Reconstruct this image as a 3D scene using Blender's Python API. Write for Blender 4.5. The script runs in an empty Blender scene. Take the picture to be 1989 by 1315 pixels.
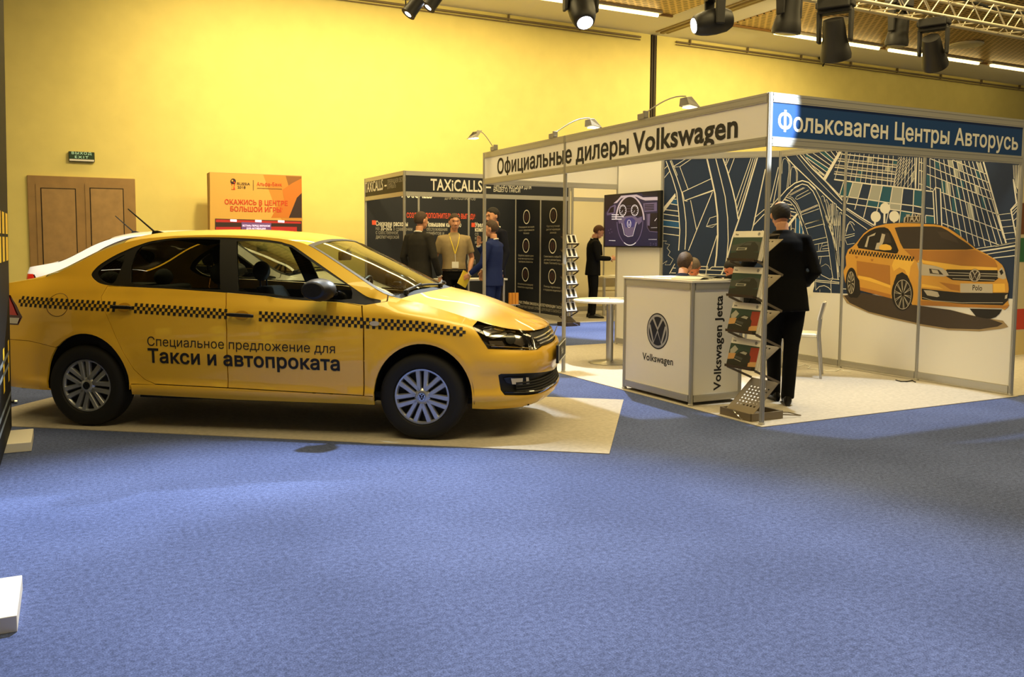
import bpy, bmesh, math, random
import numpy as np
from mathutils import Vector, Matrix
from mathutils.geometry import delaunay_2d_cdt
random.seed(7)
SC = bpy.context.scene
COL = SC.collection
PI = math.pi

# ---------------------------------------------------------------- camera
W_PX, H_PX, F_PX, CX, CY = 1989, 1315, 1699.18, 994.5, 603.05
CAM_H, PITCH, ROLL, YAW = 1.3743, 0.0764, 0.0054, 0.4702
FWD = np.array([math.sin(YAW)*math.cos(PITCH), math.cos(YAW)*math.cos(PITCH), -math.sin(PITCH)])
_r0 = np.array([math.cos(YAW), -math.sin(YAW), 0.0]); _u0 = np.cross(_r0, FWD)
RGT = math.cos(ROLL)*_r0 + math.sin(ROLL)*_u0
UPV = -math.sin(ROLL)*_r0 + math.cos(ROLL)*_u0
CAM = np.array([0, 0, CAM_H])
cam_data = bpy.data.cameras.new('camera')
cam = bpy.data.objects.new('camera', cam_data); COL.objects.link(cam)
cam_data.sensor_width = 36; cam_data.lens = F_PX/W_PX*36
cam_data.shift_y = -(H_PX/2-CY)/W_PX
cam_data.clip_end = 200
cam.matrix_world = Matrix(((RGT[0], UPV[0], -FWD[0], 0), (RGT[1], UPV[1], -FWD[1], 0), (RGT[2], UPV[2], -FWD[2], CAM_H), (0, 0, 0, 1)))
SC.camera = cam

# ---------------------------------------------------------------- world, exposure, lights
SC.view_settings.view_transform = 'Standard'; SC.view_settings.look = 'None'
SC.view_settings.gamma = 1; SC.view_settings.use_curve_mapping = False
SC.view_settings.exposure = 0.0
world = bpy.data.worlds.new('hall_ambience'); SC.world = world; world.use_nodes = True
bg = world.node_tree.nodes['Background']
bg.inputs[0].default_value = (1.0, 0.80, 0.42, 1); bg.inputs[1].default_value = 0.29

WARM = (1.0, 0.775, 0.35)
COOL = (0.78, 0.90, 1.0)
def area(name, loc, sx, sy, power, color, rot=(0, 0, 0)):
    l = bpy.data.lights.new(name, 'AREA'); l.shape = 'RECTANGLE'; l.size = sx; l.size_y = sy
    l.energy = power; l.color = color
    o = bpy.data.objects.new(name, l); COL.objects.link(o); o.location = loc; o.rotation_euler = rot
    return o
def spot(name, loc, target, power, color, angle, blend=.3, radius=.06):
    l = bpy.data.lights.new(name, 'SPOT'); l.energy = power; l.color = color
    l.spot_size = math.radians(angle); l.spot_blend = blend; l.shadow_soft_size = radius
    o = bpy.data.objects.new(name, l); COL.objects.link(o); o.location = loc
    o.rotation_euler = (Vector(target)-Vector(loc)).to_track_quat('-Z', 'Y').to_euler()
    return o
# warm fluorescent light of the hall ceiling, with an added fill at right
area('ceiling_light_near', (2, 3.0, 6.0), 12, 1.2, 460, WARM)
area('ceiling_light_mid', (4, 9.5, 6.0), 12, 1.2, 620, WARM)
area('ambient_fill_right', (10, 6.5, 6.0), 8, 1.2, 380, WARM)  # unseen area lamp added to lift the dim right side
area('ceiling_light_far', (9, 15.0, 6.0), 16, .5, 300, WARM)
# warm washers on the yellow wall; the right-hand spot is an added fill
spot('wall_washer_left', (2.8, 11.5, 5.6), (3.7, 16.8, 3.2), 1050, WARM, 92, 1.0, .2)
spot('wall_washer_mid', (6.5, 11.5, 5.6), (6.8, 16.8, 3.2), 650, WARM, 90, 1.0, .2)
spot('wall_fill_right', (13.0, 11.5, 5.6), (13.5, 16.8, 3.6), 900, WARM, 95, 1.0, .2)  # added spot, brightens the wall behind the booth sign
# cool white moving heads, seen and unseen, plus an added fill
spot('beam_foreground', (1.9, 6.9, 5.7), (.35, 2.6, 0), 2700, COOL, 64, .55, .09)
spot('beam_taxi', (4.77, 7.74, 3.48), (2.4, 7.0, 1.2), 1500, COOL, 42, .5, .06)
spot('beam_booth', (6.7, 5.75, 4.25), (6.15, 5.45, 0), 520, COOL, 40, .10, .05)
spot('beam_table', (5.5, 8.55, 4.3), (4.65, 7.25, 0), 1000, COOL, 37, .12, .04)
spot('beam_aisle', (8.2, 11.5, 4.5), (8.1, 11.5, 0), 1700, COOL, 42, .3, .06)
spot('beam_sign', (5.3, 0.6, 4.5), (4.60, 5.0, 2.36), 7000, COOL, 9.0, .2, .03)
spot('parked_car_fill', (-1.6, 9.3, 5.2), (.4, 11.6, 1.1), 900, (1, .97, .95), 42, .5, .06)  # no moving head here: extra spot added to whiten the parked car

# ---------------------------------------------------------------- materials
def lin(c):
    return tuple(((v/255)/12.92 if v/255 <= .04045 else ((v/255+.055)/1.055)**2.4) for v in c)
MATS = {}
def mat(name, rgb, rough=.6, metal=0.0, coat=0.0, spec=.5, emit=None, estr=1.0, trans=0.0, alpha=1.0, linear=False, noise=None, bump=None):
    if name in MATS: return MATS[name]
    m = bpy.data.materials.new(name); m.use_nodes = True
    nt = m.node_tree; b = nt.nodes['Principled BSDF']
    c = rgb if linear else lin(rgb)
    b.inputs['Base Color'].default_value = (*c, 1)
    b.inputs['Roughness'].default_value = rough; b.inputs['Metallic'].default_value = metal
    b.inputs['Coat Weight'].default_value = coat; b.inputs['Coat Roughness'].default_value = .03
    b.inputs['Specular IOR Level'].default_value = spec
    b.inputs['Transmission Weight'].default_value = trans; b.inputs['Alpha'].default_value = alpha
    if emit is not None:
        b.inputs['Emission Color'].default_value = (*lin(emit), 1); b.inputs['Emission Strength'].default_value = estr
    if noise:
        scale, amt = noise
        tc = nt.nodes.new('ShaderNodeTexCoord'); n = nt.nodes.new('ShaderNodeTexNoise')
        n.inputs['Scale'].default_value = scale; n.inputs['Detail'].default_value = 6
        r = nt.nodes.new('ShaderNodeMapRange'); r.inputs[1].default_value = .3; r.inputs[2].default_value = .7
        r.inputs[3].default_value = 1-amt; r.inputs[4].default_value = 1+amt
        v = nt.nodes.new('ShaderNodeVectorMath'); v.operation = 'SCALE'; v.inputs[0].default_value = c
        nt.links.new(tc.outputs['Object'], n.inputs['Vector']); nt.links.new(n.outputs[0], r.inputs[0])
        nt.links.new(r.outputs[0], v.inputs['Scale']); nt.links.new(v.outputs[0], b.inputs['Base Color'])
        if bump:
            bp = nt.nodes.new('ShaderNodeBump'); bp.inputs['Strength'].default_value = bump; bp.inputs['Distance'].default_value = .004
            nt.links.new(n.outputs[0], bp.inputs['Height']); nt.links.new(bp.outputs[0], b.inputs['Normal'])
    MATS[name] = m
    return m
def glass_mat(name, tint, alpha):
    """tinted pane: thin, so no refraction - transparent tint under a glossy coat"""
    if name in MATS: return MATS[name]
    m = bpy.data.materials.new(name); m.use_nodes = True; nt = m.node_tree; nt.nodes.clear()
    out = nt.nodes.new('ShaderNodeOutputMaterial'); mix = nt.nodes.new('ShaderNodeMixShader')
    tr = nt.nodes.new('ShaderNodeBsdfTransparent'); gl = nt.nodes.new('ShaderNodeBsdfGlossy')
    fr = nt.nodes.new('ShaderNodeFresnel'); fr.inputs[0].default_value = 1.45
    tr.inputs[0].default_value = (*tint, 1); gl.inputs['Roughness'].default_value = .02
    gl.inputs['Color'].default_value = (1, 1, 1, 1)
    nt.links.new(fr.outputs[0], mix.inputs[0]); nt.links.new(tr.outputs[0], mix.inputs[1]); nt.links.new(gl.outputs[0], mix.inputs[2])
    nt.links.new(mix.outputs[0], out.inputs[0]); MATS[name] = m
    return m

# ---------------------------------------------------------------- mesh helpers
class MB:
    def __init__(s): s.v = []; s.f = []; s.m = []
    def add(s, vs, fs, mi=0):
        o = len(s.v); s.v += [tuple(map(float, v)) for v in vs]
        for f in fs: s.f.append([i+o for i in f]); s.m.append(mi)
        return s
    def box(s, c, d, mi=0, R=None):
        c = Vector(c); h = [x/2 for x in d]; vs = []
        for z in (-1, 1):
            for x, y in ((-1, -1), (1, -1), (1, 1), (-1, 1)):
                p = Vector((x*h[0], y*h[1], z*h[2]))
                if R is not None: p = R @ p
                vs.append(p+c)
        return s.add(vs, [(3, 2, 1, 0), (4, 5, 6, 7), (0, 1, 5, 4), (1, 2, 6, 5), (2, 3, 7, 6), (3, 0, 4, 7)], mi)
    def bar(s, a, b, w, h, mi=0, up=(0, 0, 1)):
        a = Vector(a); b = Vector(b); d = (b-a); L = d.length; d.normalize()
        x = d.cross(Vector(up))
        if x.length < 1e-4: x = d.cross(Vector((1, 0, 0)))
        x.normalize(); z = x.cross(d)
        R = Matrix((x, d, z)).transposed()
        return s.box((a+b)/2, (w, L, h), mi, R)
    def tube(s, pts, r, n=8, mi=0, closed=False, caps=True):
        P = [Vector(p) for p in pts]; rs = r if isinstance(r, (list, tuple)) else [r]*len(P)
        rings = []; nrm = None
        for i, p in enumerate(P):
            if closed: t = P[(i+1) % len(P)]-P[i-1]
            else: t = P[min(i+1, len(P)-1)]-P[max(i-1, 0)]
            t.normalize()
            if nrm is None:
                nrm = t.orthogonal().normalized()
            else:
                nrm = nrm-t*nrm.dot(t)
                nrm = nrm.normalized() if nrm.length > 1e-6 else t.orthogonal().normalized()
            b = t.cross(nrm)
            rings.append([p+(nrm*math.cos(2*PI*k/n)+b*math.sin(2*PI*k/n))*rs[i] for k in range(n)])
        vs = [v for rg in rings for v in rg]; fs = []
        m = len(P)
        for i in range(m if closed else m-1):
            j = (i+1) % m
            for k in range(n): fs.append((i*n+k, i*n+(k+1) % n, j*n+(k+1) % n, j*n+k))
        if caps and not closed: fs += [tuple(range(n))[::-1], tuple((m-1)*n+k for k in range(n))]
        return s.add(vs, fs, mi)
    def cyl(s, a, b, r, r2=None, n=24, mi=0):
        return s.tube([a, b], [r, r if r2 is None else r2], n, mi)
    def lathe(s, prof, n=32, o=(0, 0, 0), axis='Z', mi=0, caps=True):
        vs = []
        for r, z in prof:
            for k in range(n):
                a = 2*PI*k/n; x, y = r*math.cos(a), r*math.sin(a)
                p = (x, y, z) if axis == 'Z' else ((x, z, y) if axis == 'Y' else (z, x, y))
                vs.append((p[0]+o[0], p[1]+o[1], p[2]+o[2]))
        fs = []; m = len(prof)
        for i in range(m-1):
            for k in range(n): fs.append((i*n+k, i*n+(k+1) % n, (i+1)*n+(k+1) % n, (i+1)*n+k))
        if caps: fs += [tuple(range(n))[::-1], tuple((m-1)*n+k for k in range(n))]
        return s.add(vs, fs, mi)
    def prism(s, pts, ext, mi=0):
        n = len(pts); e = Vector(ext); P = [Vector(p) for p in pts]
        return s.add(P+[p+e for p in P], [tuple(range(n))[::-1], tuple(range(n, 2*n))]+[(i, (i+1) % n, n+(i+1) % n, n+i) for i in range(n)], mi)
    def ellipsoid(s, c, r, n=16, m=10, mi=0, R=None):
        vs = []; c = Vector(c)
        for i in range(1, m):
            t = PI*i/m
            for k in range(n):
                p = Vector((r[0]*math.sin(t)*math.cos(2*PI*k/n), r[1]*math.sin(t)*math.sin(2*PI*k/n), r[2]*math.cos(t)))
                vs.append(c+(R @ p if R is not None else p))
        top = Vector((0, 0, r[2])); 
        if R is not None: top = R @ top
        vs += [c+top, c-top]; T = len(vs)-2; fs = []
        for i in range(m-2):
            for k in range(n): fs.append((i*n+k, (i+1)*n+k, (i+1)*n+(k+1) % n, i*n+(k+1) % n))
        for k in range(n):
            fs.append((T, k, (k+1) % n)); fs.append((T+1, (m-2)*n+(k+1) % n, (m-2)*n+k))
        return s.add(vs, fs, mi)
    def grid(s, P, mi=0):
        a = len(P); b = len(P[0])
        return s.add([p for r in P for p in r], [(i*b+j, i*b+j+1, (i+1)*b+j+1, (i+1)*b+j) for i in range(a-1) for j in range(b-1)], mi)
    def loft(s, rings, mi=0, caps=True):
        n = len(rings[0]); vs = [p for r in rings for p in r]; m = len(rings)
        fs = [(i*n+k, i*n+(k+1) % n, (i+1)*n+(k+1) % n, (i+1)*n+k) for i in range(m-1) for k in range(n)]
        if caps: fs += [tuple(range(n))[::-1], tuple((m-1)*n+k for k in range(n))]
        return s.add(vs, fs, mi)
    def build(s, name, mats, parent=None, smooth=None, recalc=True, bevel=0, solid=0, weld=False):
        me = bpy.data.meshes.new(name); me.from_pydata(s.v, [], s.f)
        if not isinstance(mats, (list, tuple)): mats = [mats]
        for m in mats: me.materials.append(m)
        me.polygons.foreach_set('material_index', s.m)
        vn = getattr(s, 'vn', None)
        if recalc and not vn:
            bm = bmesh.new(); bm.from_mesh(me)
            if weld: bmesh.ops.remove_doubles(bm, verts=bm.verts, dist=1e-5)
            bmesh.ops.recalc_face_normals(bm, faces=bm.faces); bm.to_mesh(me); bm.free()
        if smooth is not None:
            me.shade_smooth(); me.set_sharp_from_angle(angle=math.radians(smooth))
        if vn:      # exact shading normals where they are known
            nl = []
            for p in me.polygons:
                ok = all(i in vn for i in p.vertices)
                for i in p.vertices: nl.append(vn[i] if ok else (0, 0, 0))
            me.normals_split_custom_set(nl)
        o = bpy.data.objects.new(name, me); COL.objects.link(o)
        if parent is not None: o.parent = parent
        if bevel:
            b = o.modifiers.new('bevel', 'BEVEL'); b.width = bevel; b.segments = 2; b.limit_method = 'ANGLE'
        if solid:
            b = o.modifiers.new('thick', 'SOLIDIFY'); b.thickness = solid; b.offset = -1
        return o
def thing(name, label, cat, loc=(0, 0, 0), rz=0, group=None):
    o = bpy.data.objects.new(name, None); COL.objects.link(o); o.empty_display_size = .1
    o.location = loc; o.rotation_euler = (0, 0, rz)
    return tag(o, label, cat, group)
def tag(o, label, cat, group=None):
    o['label'] = label; o['category'] = cat
    if group: o['group'] = group
    return o
def struct(o):
    o['kind'] = 'structure'; return o
def copy_tree(o, parent=None, swap=None):
    c = o.copy(); COL.objects.link(c)
    if parent is not None: c.parent = parent
    if swap and c.type == 'MESH':
        for sl in c.material_slots:
            if sl.material and sl.material.name in swap:
                m = sl.material; sl.link = 'OBJECT'; sl.material = swap[m.name]
            elif sl.material:
                m = sl.material; sl.link = 'OBJECT'; sl.material = m
    for ch in list(o.children): copy_tree(ch, c, swap)
    return c

# pixel of the photograph -> point on a plane of the place
def ray(u, v):
    d = FWD*F_PX + RGT*(u-CX) - UPV*(v-CY)
    return d/np.linalg.norm(d)
def on(u, v, axis, val):
    d = ray(u, v); t = (val-CAM[axis])/d[axis]
    return CAM+d*t
def on_plane(u, v, p, n):
    d = ray(u, v); return CAM+d*(np.dot(np.array(p)-CAM, n)/np.dot(d, n))
def project(P):
    P = np.asarray(P, float)-CAM; z = P@FWD
    return np.stack([CX+F_PX*(P@RGT)/z, CY-F_PX*(P@UPV)/z], -1)

# text as a flat mesh: glyph outlines, widened when bold, filled by winding number
_GL = {}
def glyphs(body, bold, spacing):
    key = (body, bold, spacing)
    if key in _GL: return _GL[key]
    c = bpy.data.curves.new('txt', 'FONT'); c.body = body; c.space_character = spacing+bold*1.2
    c.resolution_u = 3; c.fill_mode = 'NONE'
    o = bpy.data.objects.new('txt', c); COL.objects.link(o); bpy.context.view_layer.update()
    me = bpy.data.meshes.new_from_object(o.evaluated_get(bpy.context.evaluated_depsgraph_get()))
    P = [np.array(v.co[:2]) for v in me.vertices]; nx = {}
    for e in me.edges: nx.setdefault(e.vertices[0], []).append(e.vertices[1]); nx.setdefault(e.vertices[1], []).append(e.vertices[0])
    bpy.data.objects.remove(o); bpy.data.curves.remove(c); bpy.data.meshes.remove(me)
    seen = set(); loops = []
    for s in range(len(P)):
        if s in seen or s not in nx: continue
        lp = [s]; seen.add(s); cur = min(nx[s], key=lambda k: (abs(k-s) != 1 or k < s, k))
        while cur not in seen:
            lp.append(cur); seen.add(cur); cur = ([k for k in nx[cur] if k not in seen] or [s])[0]
        L = np.array([P[k] for k in lp]); L = L[np.linalg.norm(L-np.roll(L, 1, 0), axis=1) > 1e-5]
        if len(L) > 2: loops.append(L)
    # the outermost outline tells which way round is solid
    areas = [.5*np.sum(L[:, 0]*np.roll(L[:, 1], -1)-np.roll(L[:, 0], -1)*L[:, 1]) for L in loops]
    sg = 1 if areas[int(np.argmax(np.abs(areas)))] > 0 else -1
    if bold:
        nl = []
        for L in loops:
            a = L-np.roll(L, 1, 0); b = np.roll(L, -1, 0)-L
            na = np.stack([a[:, 1], -a[:, 0]], 1)/np.linalg.norm(a, axis=1)[:, None]; nb = np.stack([b[:, 1], -b[:, 0]], 1)/np.linalg.norm(b, axis=1)[:, None]
            m = na+nb; q = np.maximum((m*m).sum(1)/2, .45)[:, None]
            nl.append(L+sg*m/q*bold)
        loops = nl
    V = []; E = []
    for L in loops:
        k = len(V); V += [Vector(p) for p in L]; E += [(k+i, k+(i+1) % len(L)) for i in range(len(L))]
    r = delaunay_2d_cdt(V, E, [], 0, 1e-6)
    VV = np.array([tuple(p) for p in r[0]]); FF = np.array([list(f) for f in r[2]])
    Cn = VV[FF].mean(1); wn = np.zeros(len(Cn))
    for L in loops:
        A = L; B = np.roll(L, -1, 0)
        y0 = A[:, 1][None] <= Cn[:, 1][:, None]; y1 = B[:, 1][None] <= Cn[:, 1][:, None]
        cr = (B[:, 0]-A[:, 0])[None]*(Cn[:, 1][:, None]-A[:, 1][None])-(Cn[:, 0][:, None]-A[:, 0][None])*(B[:, 1]-A[:, 1])[None]
        wn += (y0 & ~y1 & (cr > 0)).sum(1)-(~y0 & y1 & (cr < 0)).sum(1)
    F = [list(map(int, f)) for f, w in zip(FF, wn) if w != 0]
    _GL[key] = (VV, F); return VV.copy(), F
def text_mesh(body, width=None, cap=None, bold=0.0, align='L', spacing=1.0):
    V, F = glyphs(body, bold, spacing); V = V.copy()
    V[:, 0] -= V[:, 0].min(); w = V[:, 0].max()
    sx = (width/w) if width else 1; sy = (cap/.72) if cap else sx
    if not width: sx = sy
    V = V*np.array([sx, sy])
    if align == 'C': V[:, 0] -= V[:, 0].max()/2
    return V, F
def put_text(mb, body, org, ux, uy, width=None, cap=None, bold=0.0, align='L', mi=0, lift=None, spacing=1.0):
    V, F = text_mesh(body, width, cap, bold, align, spacing)
    org = np.array(org, float); ux = np.array(ux, float); uy = np.array(uy, float)
    if lift is None:
        lift = np.cross(ux, uy); lift = lift/np.linalg.norm(lift)*.0008
    mb.add([org+ux*a+uy*b+lift for a, b in V], F, mi)
def strip(pts, w):
    """2-D polyline -> list of quads of width w"""
    P = [np.array(p, float) for p in pts]; n = len(P); L = []; R = []
    for i in range(n):
        t = P[min(i+1, n-1)]-P[max(i-1, 0)]; t = t/(np.linalg.norm(t)+1e-9); m = np.array([-t[1], t[0]])*w/2
        L.append(P[i]+m); R.append(P[i]-m)
    return [(L[i], R[i], R[i+1], L[i+1]) for i in range(n-1)]
def ell(cx, cy, rx, ry, n=28, a0=0, a1=2*PI):
    return [(cx+rx*math.cos(a0+(a1-a0)*i/n), cy+ry*math.sin(a0+(a1-a0)*i/n)) for i in range(n+(0 if abs(a1-a0-2*PI) < 1e-6 else 1))]
def vw_emblem(mb, org, ux, uy, R, mi_bg=0, mi_fg=1, lift=.002):
    """round badge: dark disc, bright ring, V over W"""
    org = np.array(org, float); ux = np.array(ux, float); uy = np.array(uy, float); nn = np.cross(ux, uy)
    g = lambda p, k: org+ux*p[0]*R+uy*p[1]*R+nn*lift*k
    c = ell(0, 0, 1, 1, 36)
    mb.add([g(p, 1) for p in c], [tuple(range(36))], mi_bg)
    o = ell(0, 0, .93, .93, 36); i = ell(0, 0, .80, .80, 36)
    mb.add([g(p, 2) for p in o+i], [(k, (k+1) % 36, 36+(k+1) % 36, 36+k) for k in range(36)], mi_fg)
    for pl in ([(-.42, .70), (0, -.02+.12), (.42, .70)], [(-.74, .30), (-.36, -.68), (0, .02), (.36, -.68), (.74, .30)]):
        for q in strip(pl, .17): mb.add([g(p, 2.2) for p in q], [(0, 1, 2, 3)], mi_fg)

# shared materials
M_white = mat('panel_white', (232, 230, 226), .55)
M_alu = mat('aluminium', (186, 184, 178), .38, .55)
M_aludark = mat('aluminium_groove', (92, 90, 84), .5, .4)
M_black = mat('black_plastic', (14, 14, 15), .45)
M_blackm = mat('black_matte', (16, 16, 17), .8)
M_navy = mat('navy_print', (22, 44, 78), .6)
M_ink = mat('black_ink', (24, 22, 22), .6)
M_chrome = mat('chrome', (220, 222, 226), .12, 1.0)
M_steel = mat('brushed_steel', (176, 174, 170), .3, .9)
M_greymet = mat('grey_metal', (112, 106, 98), .5, .4)
M_paper = mat('paper_white', (240, 240, 236), .7)
# ================================================================ the hall
CEIL = 6.16; WY = 16.8
M_carpet = mat('blue_carpet', (.086, .114, .262), .95, spec=.1, linear=True, noise=(45, .28), bump=.3)
nt = M_carpet.node_tree     # add broad trodden blotches to the pile mottling
_b = nt.nodes['Principled BSDF']; _src = _b.inputs['Base Color'].links[0].from_socket
_n = nt.nodes.new('ShaderNodeTexNoise'); _n.inputs['Scale'].default_value = .9; _n.inputs['Detail'].default_value = 3
_tc = nt.nodes.new('ShaderNodeTexCoord'); nt.links.new(_tc.outputs['Object'], _n.inputs['Vector'])
_r = nt.nodes.new('ShaderNodeMapRange'); _r.inputs[1].default_value = .35; _r.inputs[2].default_value = .65; _r.inputs[3].default_value = .86; _r.inputs[4].default_value = 1.14
_n2 = nt.nodes.new('ShaderNodeTexNoise'); _n2.inputs['Scale'].default_value = 170; _n2.inputs['Detail'].default_value = 2; nt.links.new(_tc.outputs['Object'], _n2.inputs['Vector'])
_r2 = nt.nodes.new('ShaderNodeMapRange'); _r2.inputs[1].default_value = .3; _r2.inputs[2].default_value = .7; _r2.inputs[3].default_value = .62; _r2.inputs[4].default_value = 1.38
_mm = nt.nodes.new('ShaderNodeMath'); _mm.operation = 'MULTIPLY'
_v = nt.nodes.new('ShaderNodeVectorMath'); _v.operation = 'SCALE'
nt.links.new(_n.outputs[0], _r.inputs[0]); nt.links.new(_n2.outputs[0], _r2.inputs[0])
nt.links.new(_r.outputs[0], _mm.inputs[0]); nt.links.new(_r2.outputs[0], _mm.inputs[1])
nt.links.new(_src, _v.inputs[0]); nt.links.new(_mm.outputs[0], _v.inputs['Scale']); nt.links.new(_v.outputs[0], _b.inputs['Base Color'])
M_beige = mat('beige_carpet', (.48, .445, .395), .95, spec=.1, linear=True, noise=(30, .10), bump=.25)
M_wall = mat('yellow_wall_paint', (.84, .73, .27), .8, spec=.2, linear=True, noise=(3, .03))
M_ceil = mat('ceiling_white', (.80, .76, .66), .8, linear=True)
M_wood = mat('door_wood', (160, 126, 78), .5, noise=(5, .10))
M_wood2 = mat('door_wood_panel', (168, 134, 86), .5, noise=(7, .12))
M_dark = mat('dark_gap', (22, 16, 10), .8)

def slab(name, x0, x1, y0, y1, z0, z1, m, parent=None):
    return MB().box(((x0+x1)/2, (y0+y1)/2, (z0+z1)/2), (x1-x0, y1-y0, z1-z0)).build(name, m, parent)
struct(slab('floor', -16, 32, -6, 17, -.1, 0, M_carpet))
struct(slab('wall_back', -16, 12.06, WY, WY+.2, 0, CEIL+.1, M_wall))
struct(slab('wall_back_right', 12.24, 32, WY, WY+.2, 0, CEIL+.1, M_wall))
tr = struct(slab('trim_1', 12.06, 12.24, WY+.02, WY+.2, 0, CEIL+.1, M_dark)); 
MB().box((12.19, WY+.03, CEIL/2), (.03, .06, CEIL)).box((12.11, WY+.02, CEIL/2), (.02, .05, CEIL)).build('track_edge', mat('track_brown', (70, 56, 34), .5), tr)
struct(slab('ceiling', -16, 32, -6, 17, CEIL, CEIL+.15, M_ceil))

# gilded perforated ceiling fields: slots in rows
def perforated():
    m = bpy.data.materials.new('gilded_perforated_metal'); m.use_nodes = True; nt = m.node_tree; b = nt.nodes['Principled BSDF']
    tc = nt.nodes.new('ShaderNodeTexCoord'); br = nt.nodes.new('ShaderNodeTexBrick')
    br.inputs['Scale'].default_value = 1; br.inputs['Brick Width'].default_value = .17; br.inputs['Row Height'].default_value = .10
    br.inputs['Mortar Size'].default_value = .028; br.inputs['Mortar Smooth'].default_value = .1
    br.inputs['Color1'].default_value = (.045, .025, .008, 1); br.inputs['Color2'].default_value = (.06, .035, .012, 1)
    br.inputs['Mortar'].default_value = (.62, .42, .18, 1)
    mp = nt.nodes.new('ShaderNodeMapping'); nt.links.new(tc.outputs['Object'], mp.inputs[0]); nt.links.new(mp.outputs[0], br.inputs[0])
    nt.links.new(br.outputs[0], b.inputs['Base Color']); b.inputs['Roughness'].default_value = .45; b.inputs['Metallic'].default_value = .3
    return m
M_perf = perforated()
o = slab('ceiling_field_left', -16, 11.4, -6, 15.13, CEIL-.03, CEIL-.005, M_perf); struct(o)
o = slab('ceiling_field_right', 13.0, 32, -6, 15.13, CEIL-.03, CEIL-.005, M_perf); struct(o)
o = MB().box((12.15, 5, CEIL-.02), (.10, 23, .04)).box((12.0, 5, CEIL-.012), (.05, 23, .02)).box((12.3, 5, CEIL-.012), (.05, 23, .02)).build('trim_2', mat('track_metal', (150, 128, 84), .5)); struct(o)
for k, (x0, x1) in enumerate(((-16, 11.4), (13.0, 32))):
    struct(slab('trim_%d' % (3+k), x0, x1, 15.10, 15.15, CEIL-.07, CEIL, mat('field_edge', (120, 86, 40), .5)))

# fluorescent tubes along the field edge
M_tube = mat('tube_glow', (255, 240, 200), .4, emit=(255, 226, 150), estr=9.0)
M_fix = mat('fixture_white', (206, 196, 170), .5)
def tube_light(x0, x1, label):
    t = thing('tube_light', label, 'ceiling light', ((x0+x1)/2, 15.0, CEIL-.03), 0, 'fluorescent tubes along the gilded ceiling edge')
    h = (x1-x0)/2
    MB().box((0, 0, -.025), (2*h+.12, .13, .05)).build('housing', M_fix, t)
    MB().cyl((-h, .02, -.075), (h, .02, -.075), .035, n=12).build('tube', M_tube, t, 40)
    return t
tube_light(7.2, 8.95, 'fluorescent tube light cut off by the top edge, left of the round-headed moving light')
tube_light(9.45, 10.95, 'fluorescent tube light to the right of the egg-shaped moving light, before the ceiling track')
tube_light(14.12, 17.4, 'long fluorescent tube light behind the tallest hanging moving light')
tube_light(17.75, 21.05, 'fluorescent tube light behind the moving light that hangs lowest on the right')
tube_light(21.55, 24.4, 'fluorescent tube light at the far right end of the gilded ceiling edge')
# round white speakers
M_disc = mat('speaker_disc', (206, 196, 168), .6)
for x, y, lb in ((19.04, 13.92, 'large round white ceiling disc at right, under the truss'), (14.68, 13.83, 'round white ceiling disc partly hidden behind the tallest moving light')):
    t = thing('ceiling_speaker', lb, 'speaker', (x, y, CEIL-.03), 0, 'round white ceiling speakers')
    MB().lathe([(.36, 0), (.38, -.02), (.36, -.045), (.30, -.05)], 40).build('rim', M_fix, t, 40)
    MB().lathe([(.295, -.03), (.29, -.056), (.1, -.062)], 40).build('grille', M_disc, t, 40)
# thin conduits along the wall top
for x0, x1, lb in ((-6, 11.75, 'thin conduit with clips along the wall top left of the dark track'), (12.75, 30, 'thin conduit with clips along the wall top right of the dark track')):
    t = thing('conduit', lb, 'pipe', (x0, WY-.05, CEIL-.10), 0)
    m = mat('conduit_grey', (128, 112, 84), .5)
    b = MB().cyl((0, 0, 0), (x1-x0, 0, 0), .022, n=10).cyl((0, .01, -.06), (x1-x0, .01, -.06), .012, n=8); b.build('pipe', m, t, 40)
    k = .4
    while k < x1-x0:
        MB().box((k, .0, .03), (.03, .06, .12)).build('clip', m, t); k += 1.75
t = thing('wall_hook', 'small dark bracket hanging from the conduit above the booth sign', 'bracket', (*on(1596, 113, 1, WY-.07)[:2], on(1596, 113, 1, WY-.07)[2]), 0)
MB().box((0, 0, 0), (.16, .06, .06)).tube([(.05, 0, -.02), (.09, -.02, -.10), (.03, -.02, -.2)], .018).build('hook', M_black, t, 40)

# double door
PD = lambda a, b: on(a/3.208, 250+b/3.208, 1, WY)
x0, x1, zt_ = PD(168, 290)[0], PD(840, 317)[0], PD(168, 290)[2]
door = MB().box(((x0+x1)/2, WY-.02, zt_/2), (x1-x0, .06, zt_)).build('door_1', M_wood, None, bevel=.008); struct(door)
for la, lb in (((222, 498), (252, 472)), ((528, 800), (557, 768))):
    a, b = PD(la[0], 345)[0], PD(la[1], 350)[0]; zt2 = PD(la[0], 342)[2]
    lf = MB().box(((a+b)/2, WY-.055, zt2/2), (b-a, .02, zt2)).build('leaf', M_wood, door)
    a, b = PD(lb[0], 368)[0], PD(lb[1], 375)[0]; zt3 = PD(lb[0], 368)[2]
    MB().box(((a+b)/2, WY-.066, (zt3+.2)/2), (b-a, .006, zt3-.2)).build('groove', M_dark, lf)
    MB().box(((a+b)/2, WY-.068, (zt3+.2)/2), (b-a-.03, .014, zt3-.23)).build('panel', M_wood2, lf)
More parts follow.
